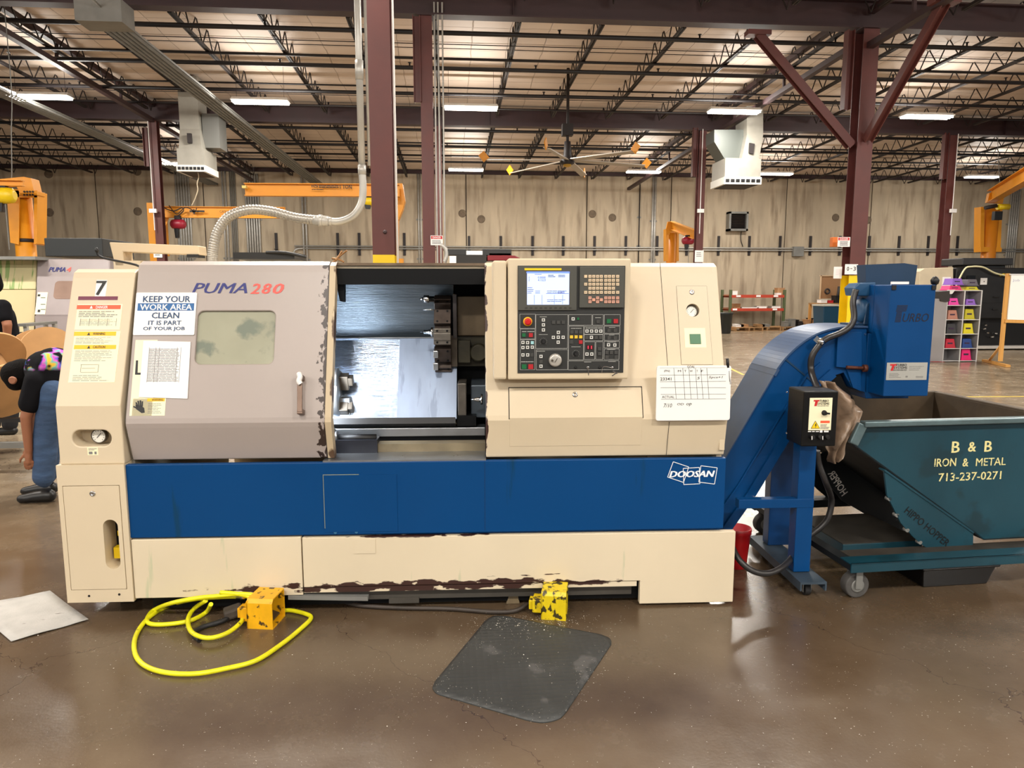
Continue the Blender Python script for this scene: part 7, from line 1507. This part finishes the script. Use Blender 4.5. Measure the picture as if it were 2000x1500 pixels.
def tray(x, z, w, h, rgb, name, lab, y=CBY+.03):
    m = mat('tray_'+name, rgb, .45); t = thing('parts_tray', lab, 'tray', (x, y+.14, z), group='coloured trays in the cubby shelf'); b = B(); s = w*.12
    b.hexa([(x-w/2, y, z), (x+w/2, y, z), (x+w/2, y+.3, z), (x-w/2, y+.3, z), (x-w/2+s, y+.03, z+h), (x+w/2-s, y+.03, z+h), (x+w/2-s, y+.3, z+h), (x-w/2+s, y+.3, z+h)]); obj('tray_body', b, m, t, bevel=.008)
    b = B(); b.wbox(WR, x-w/2-.008, x+w/2+.008, y-.008, y+.3, z, z+.014); obj('rim', b, m, t)
    b = B(); lines(b, VP(y-.001), 0, 0, 1, 1, 1) if False else b.wbox(WR, x-w*.25, x+w*.2, y-.012+.02, y+.021, z+h*.45, z+h*.6); obj('marking', b, mat('tray_ink', (60, 40, 70), .6), t)
cw2 = (xr-xl)/4; xa_, xb_ = xl+cw2, xl+3*cw2
tray(xa_-.0, zt2, .30, .1, (226, 40, 120), 'pink', 'pink tray under the purple one on top of the cubby shelf'); tray(xa_+.04, zt2+.115, .26, .14, (140, 90, 196), 'purple', 'purple tray stacked topmost on the cubby shelf'); tray(xb_, zt2, .3, .08, (206, 196, 40), 'yellow', 'yellow tray beneath the grey one on top of the cubby shelf'); tray(xb_, zt2+.095, .26, .14, (96, 90, 100), 'grey', 'dark grey tray on top of the cubby shelf at its right')
for (c_, r_, rgb, nm, lab, h) in ((0, 1, (240, 60, 170), 'hotpink', 'hot pink tray in the top left cubby', .15), (1, 1, (140, 90, 196), 'purple', 'purple tray in the top right cubby', .13), (0, 2, (190, 130, 110), 'tan', 'tan tray in the second row, left cubby', .2), (1, 2, (196, 184, 20), 'olive', 'yellow-green tray in the second row, right cubby', .22), (0, 3, (50, 50, 54), 'black', 'black tray in the third row, left cubby', .22), (1, 3, (224, 210, 20), 'lemon', 'bright yellow tray in the third row, right cubby', .22), (0, 4, (190, 20, 50), 'red', 'red tray in the fourth row, left cubby', .2), (1, 4, (20, 64, 140), 'blue', 'blue tray in the fourth row, right cubby', .2), (1, 5, (240, 20, 120), 'magenta', 'magenta tray in the bottom right cubby', .25)):
    tray((xa_, xb_)[c_]-.01, rows[r_]+.001, .24, h, rgb, nm, lab)
b = B(); BK = VP(CBY-.05); b.pprism(BK, [(1834, 570), (1855, 568), (1855, 588), (1848, 590), (1837, 588)], -.2, 0); t = tag(obj('wire_basket', b, mat('basket_dark', (52, 48, 46), .6, bump=.4, bscale=120)), 'dark wire basket with papers hanging at the cubby shelf corner', 'basket')
b = B(); b.pprism(VP(CBY+.0), [(1850, 566), (1866, 566), (1860, 574), (1852, 575)], -.01, 0); obj('papers', b, white_m, t)
b = B()
for k in range(4): b.tube([VP(14.6+.1*k).at(1808+rr.uniform(-8, 8), 690+3*k), VP(14.7).at(1822, 697+k*2), VP(14.6).at(1834, 694+2*k), VP(14.6).at(1846, 700)], .012, 6, 4)
for v in b.v: v.z = max(v.z*.2, .012)
tag(obj('red_hose_pile', b, mat('hose_red', (170, 50, 44), .5)), 'pile of red air hose on the floor by the cubby shelf', 'hose')
# whiteboard on a wooden stand
WBY = 12.6; WBq = VP(WBY); q0 = WBq.box(1970, 537, 2070, 625)
pine = mat('stand_pine', (206, 152, 78), .55, var=.1, scale=5, stretch=(4, 4, .4)); t = thing('easel_board', 'large whiteboard on a wooden A-frame stand at the right edge', 'whiteboard', (WBq.at(1965, 700).x, WBY+.2, 0))
b = B(); b.box(WBq, *q0, 0, .02); obj('board', b, MATS['board_white'], t)
zf = lambda py: WBq.uv(1965, py)[1]
b = B(); b.bar(WBq.at(1971, 534, -.03), WBq.at(1956, 706, -.03), .06, .05, (0, 1, 0)); obj('upright', b, pine, t)
b = B(); b.bar(WBq.at(1962, 627, .0), WBq.at(2070, 630, .0), .05, .06, (0, 0, 1)); obj('tray_rail', b, pine, t)
b = B(); fa = ZP(.03).at(1922, 704); fb = ZP(.03).at(1969, 715); b.bar(fa, fb, .09, .05); obj('foot', b, pine, t)
b = B(); b.bar(ZP(.04).at(1932, 704), WBq.at(1960, 672, -.03), .05, .04, (0, 1, 0)); obj('diagonal_strut', b, pine, t)
text('Job', WBq, (1976, 545, 1990, 551), t, mat('faint_blue', (170, 175, 200), .6), h=.022); 
b = B(); b.pbox(WBq, 1971, 535, 2070, 537.5, 0, .03); obj('top_frame', b, ce, t)
# yellow floor tape
tape = mat('floor_tape', (226, 196, 70), .4, var=.15, scale=6)
for k, (p, q, w, lab) in enumerate((((1700, 776), (2050, 774), .05, 'yellow floor tape line crossing behind the hopper'), ((1419, 716), (1452, 732), .06, 'short yellow floor tape line left of the conveyor'), ((22, 792), (112, 790), .05, 'yellow floor tape line behind the bent-over person'))):
    a = ZP(.0015).at(*p); c = ZP(.0015).at(*q); b = B(); b.bar(a, c, w, .002); tag(obj('floor_tape', b, tape), lab, 'tape line')
# air unit hangers, so that nothing floats
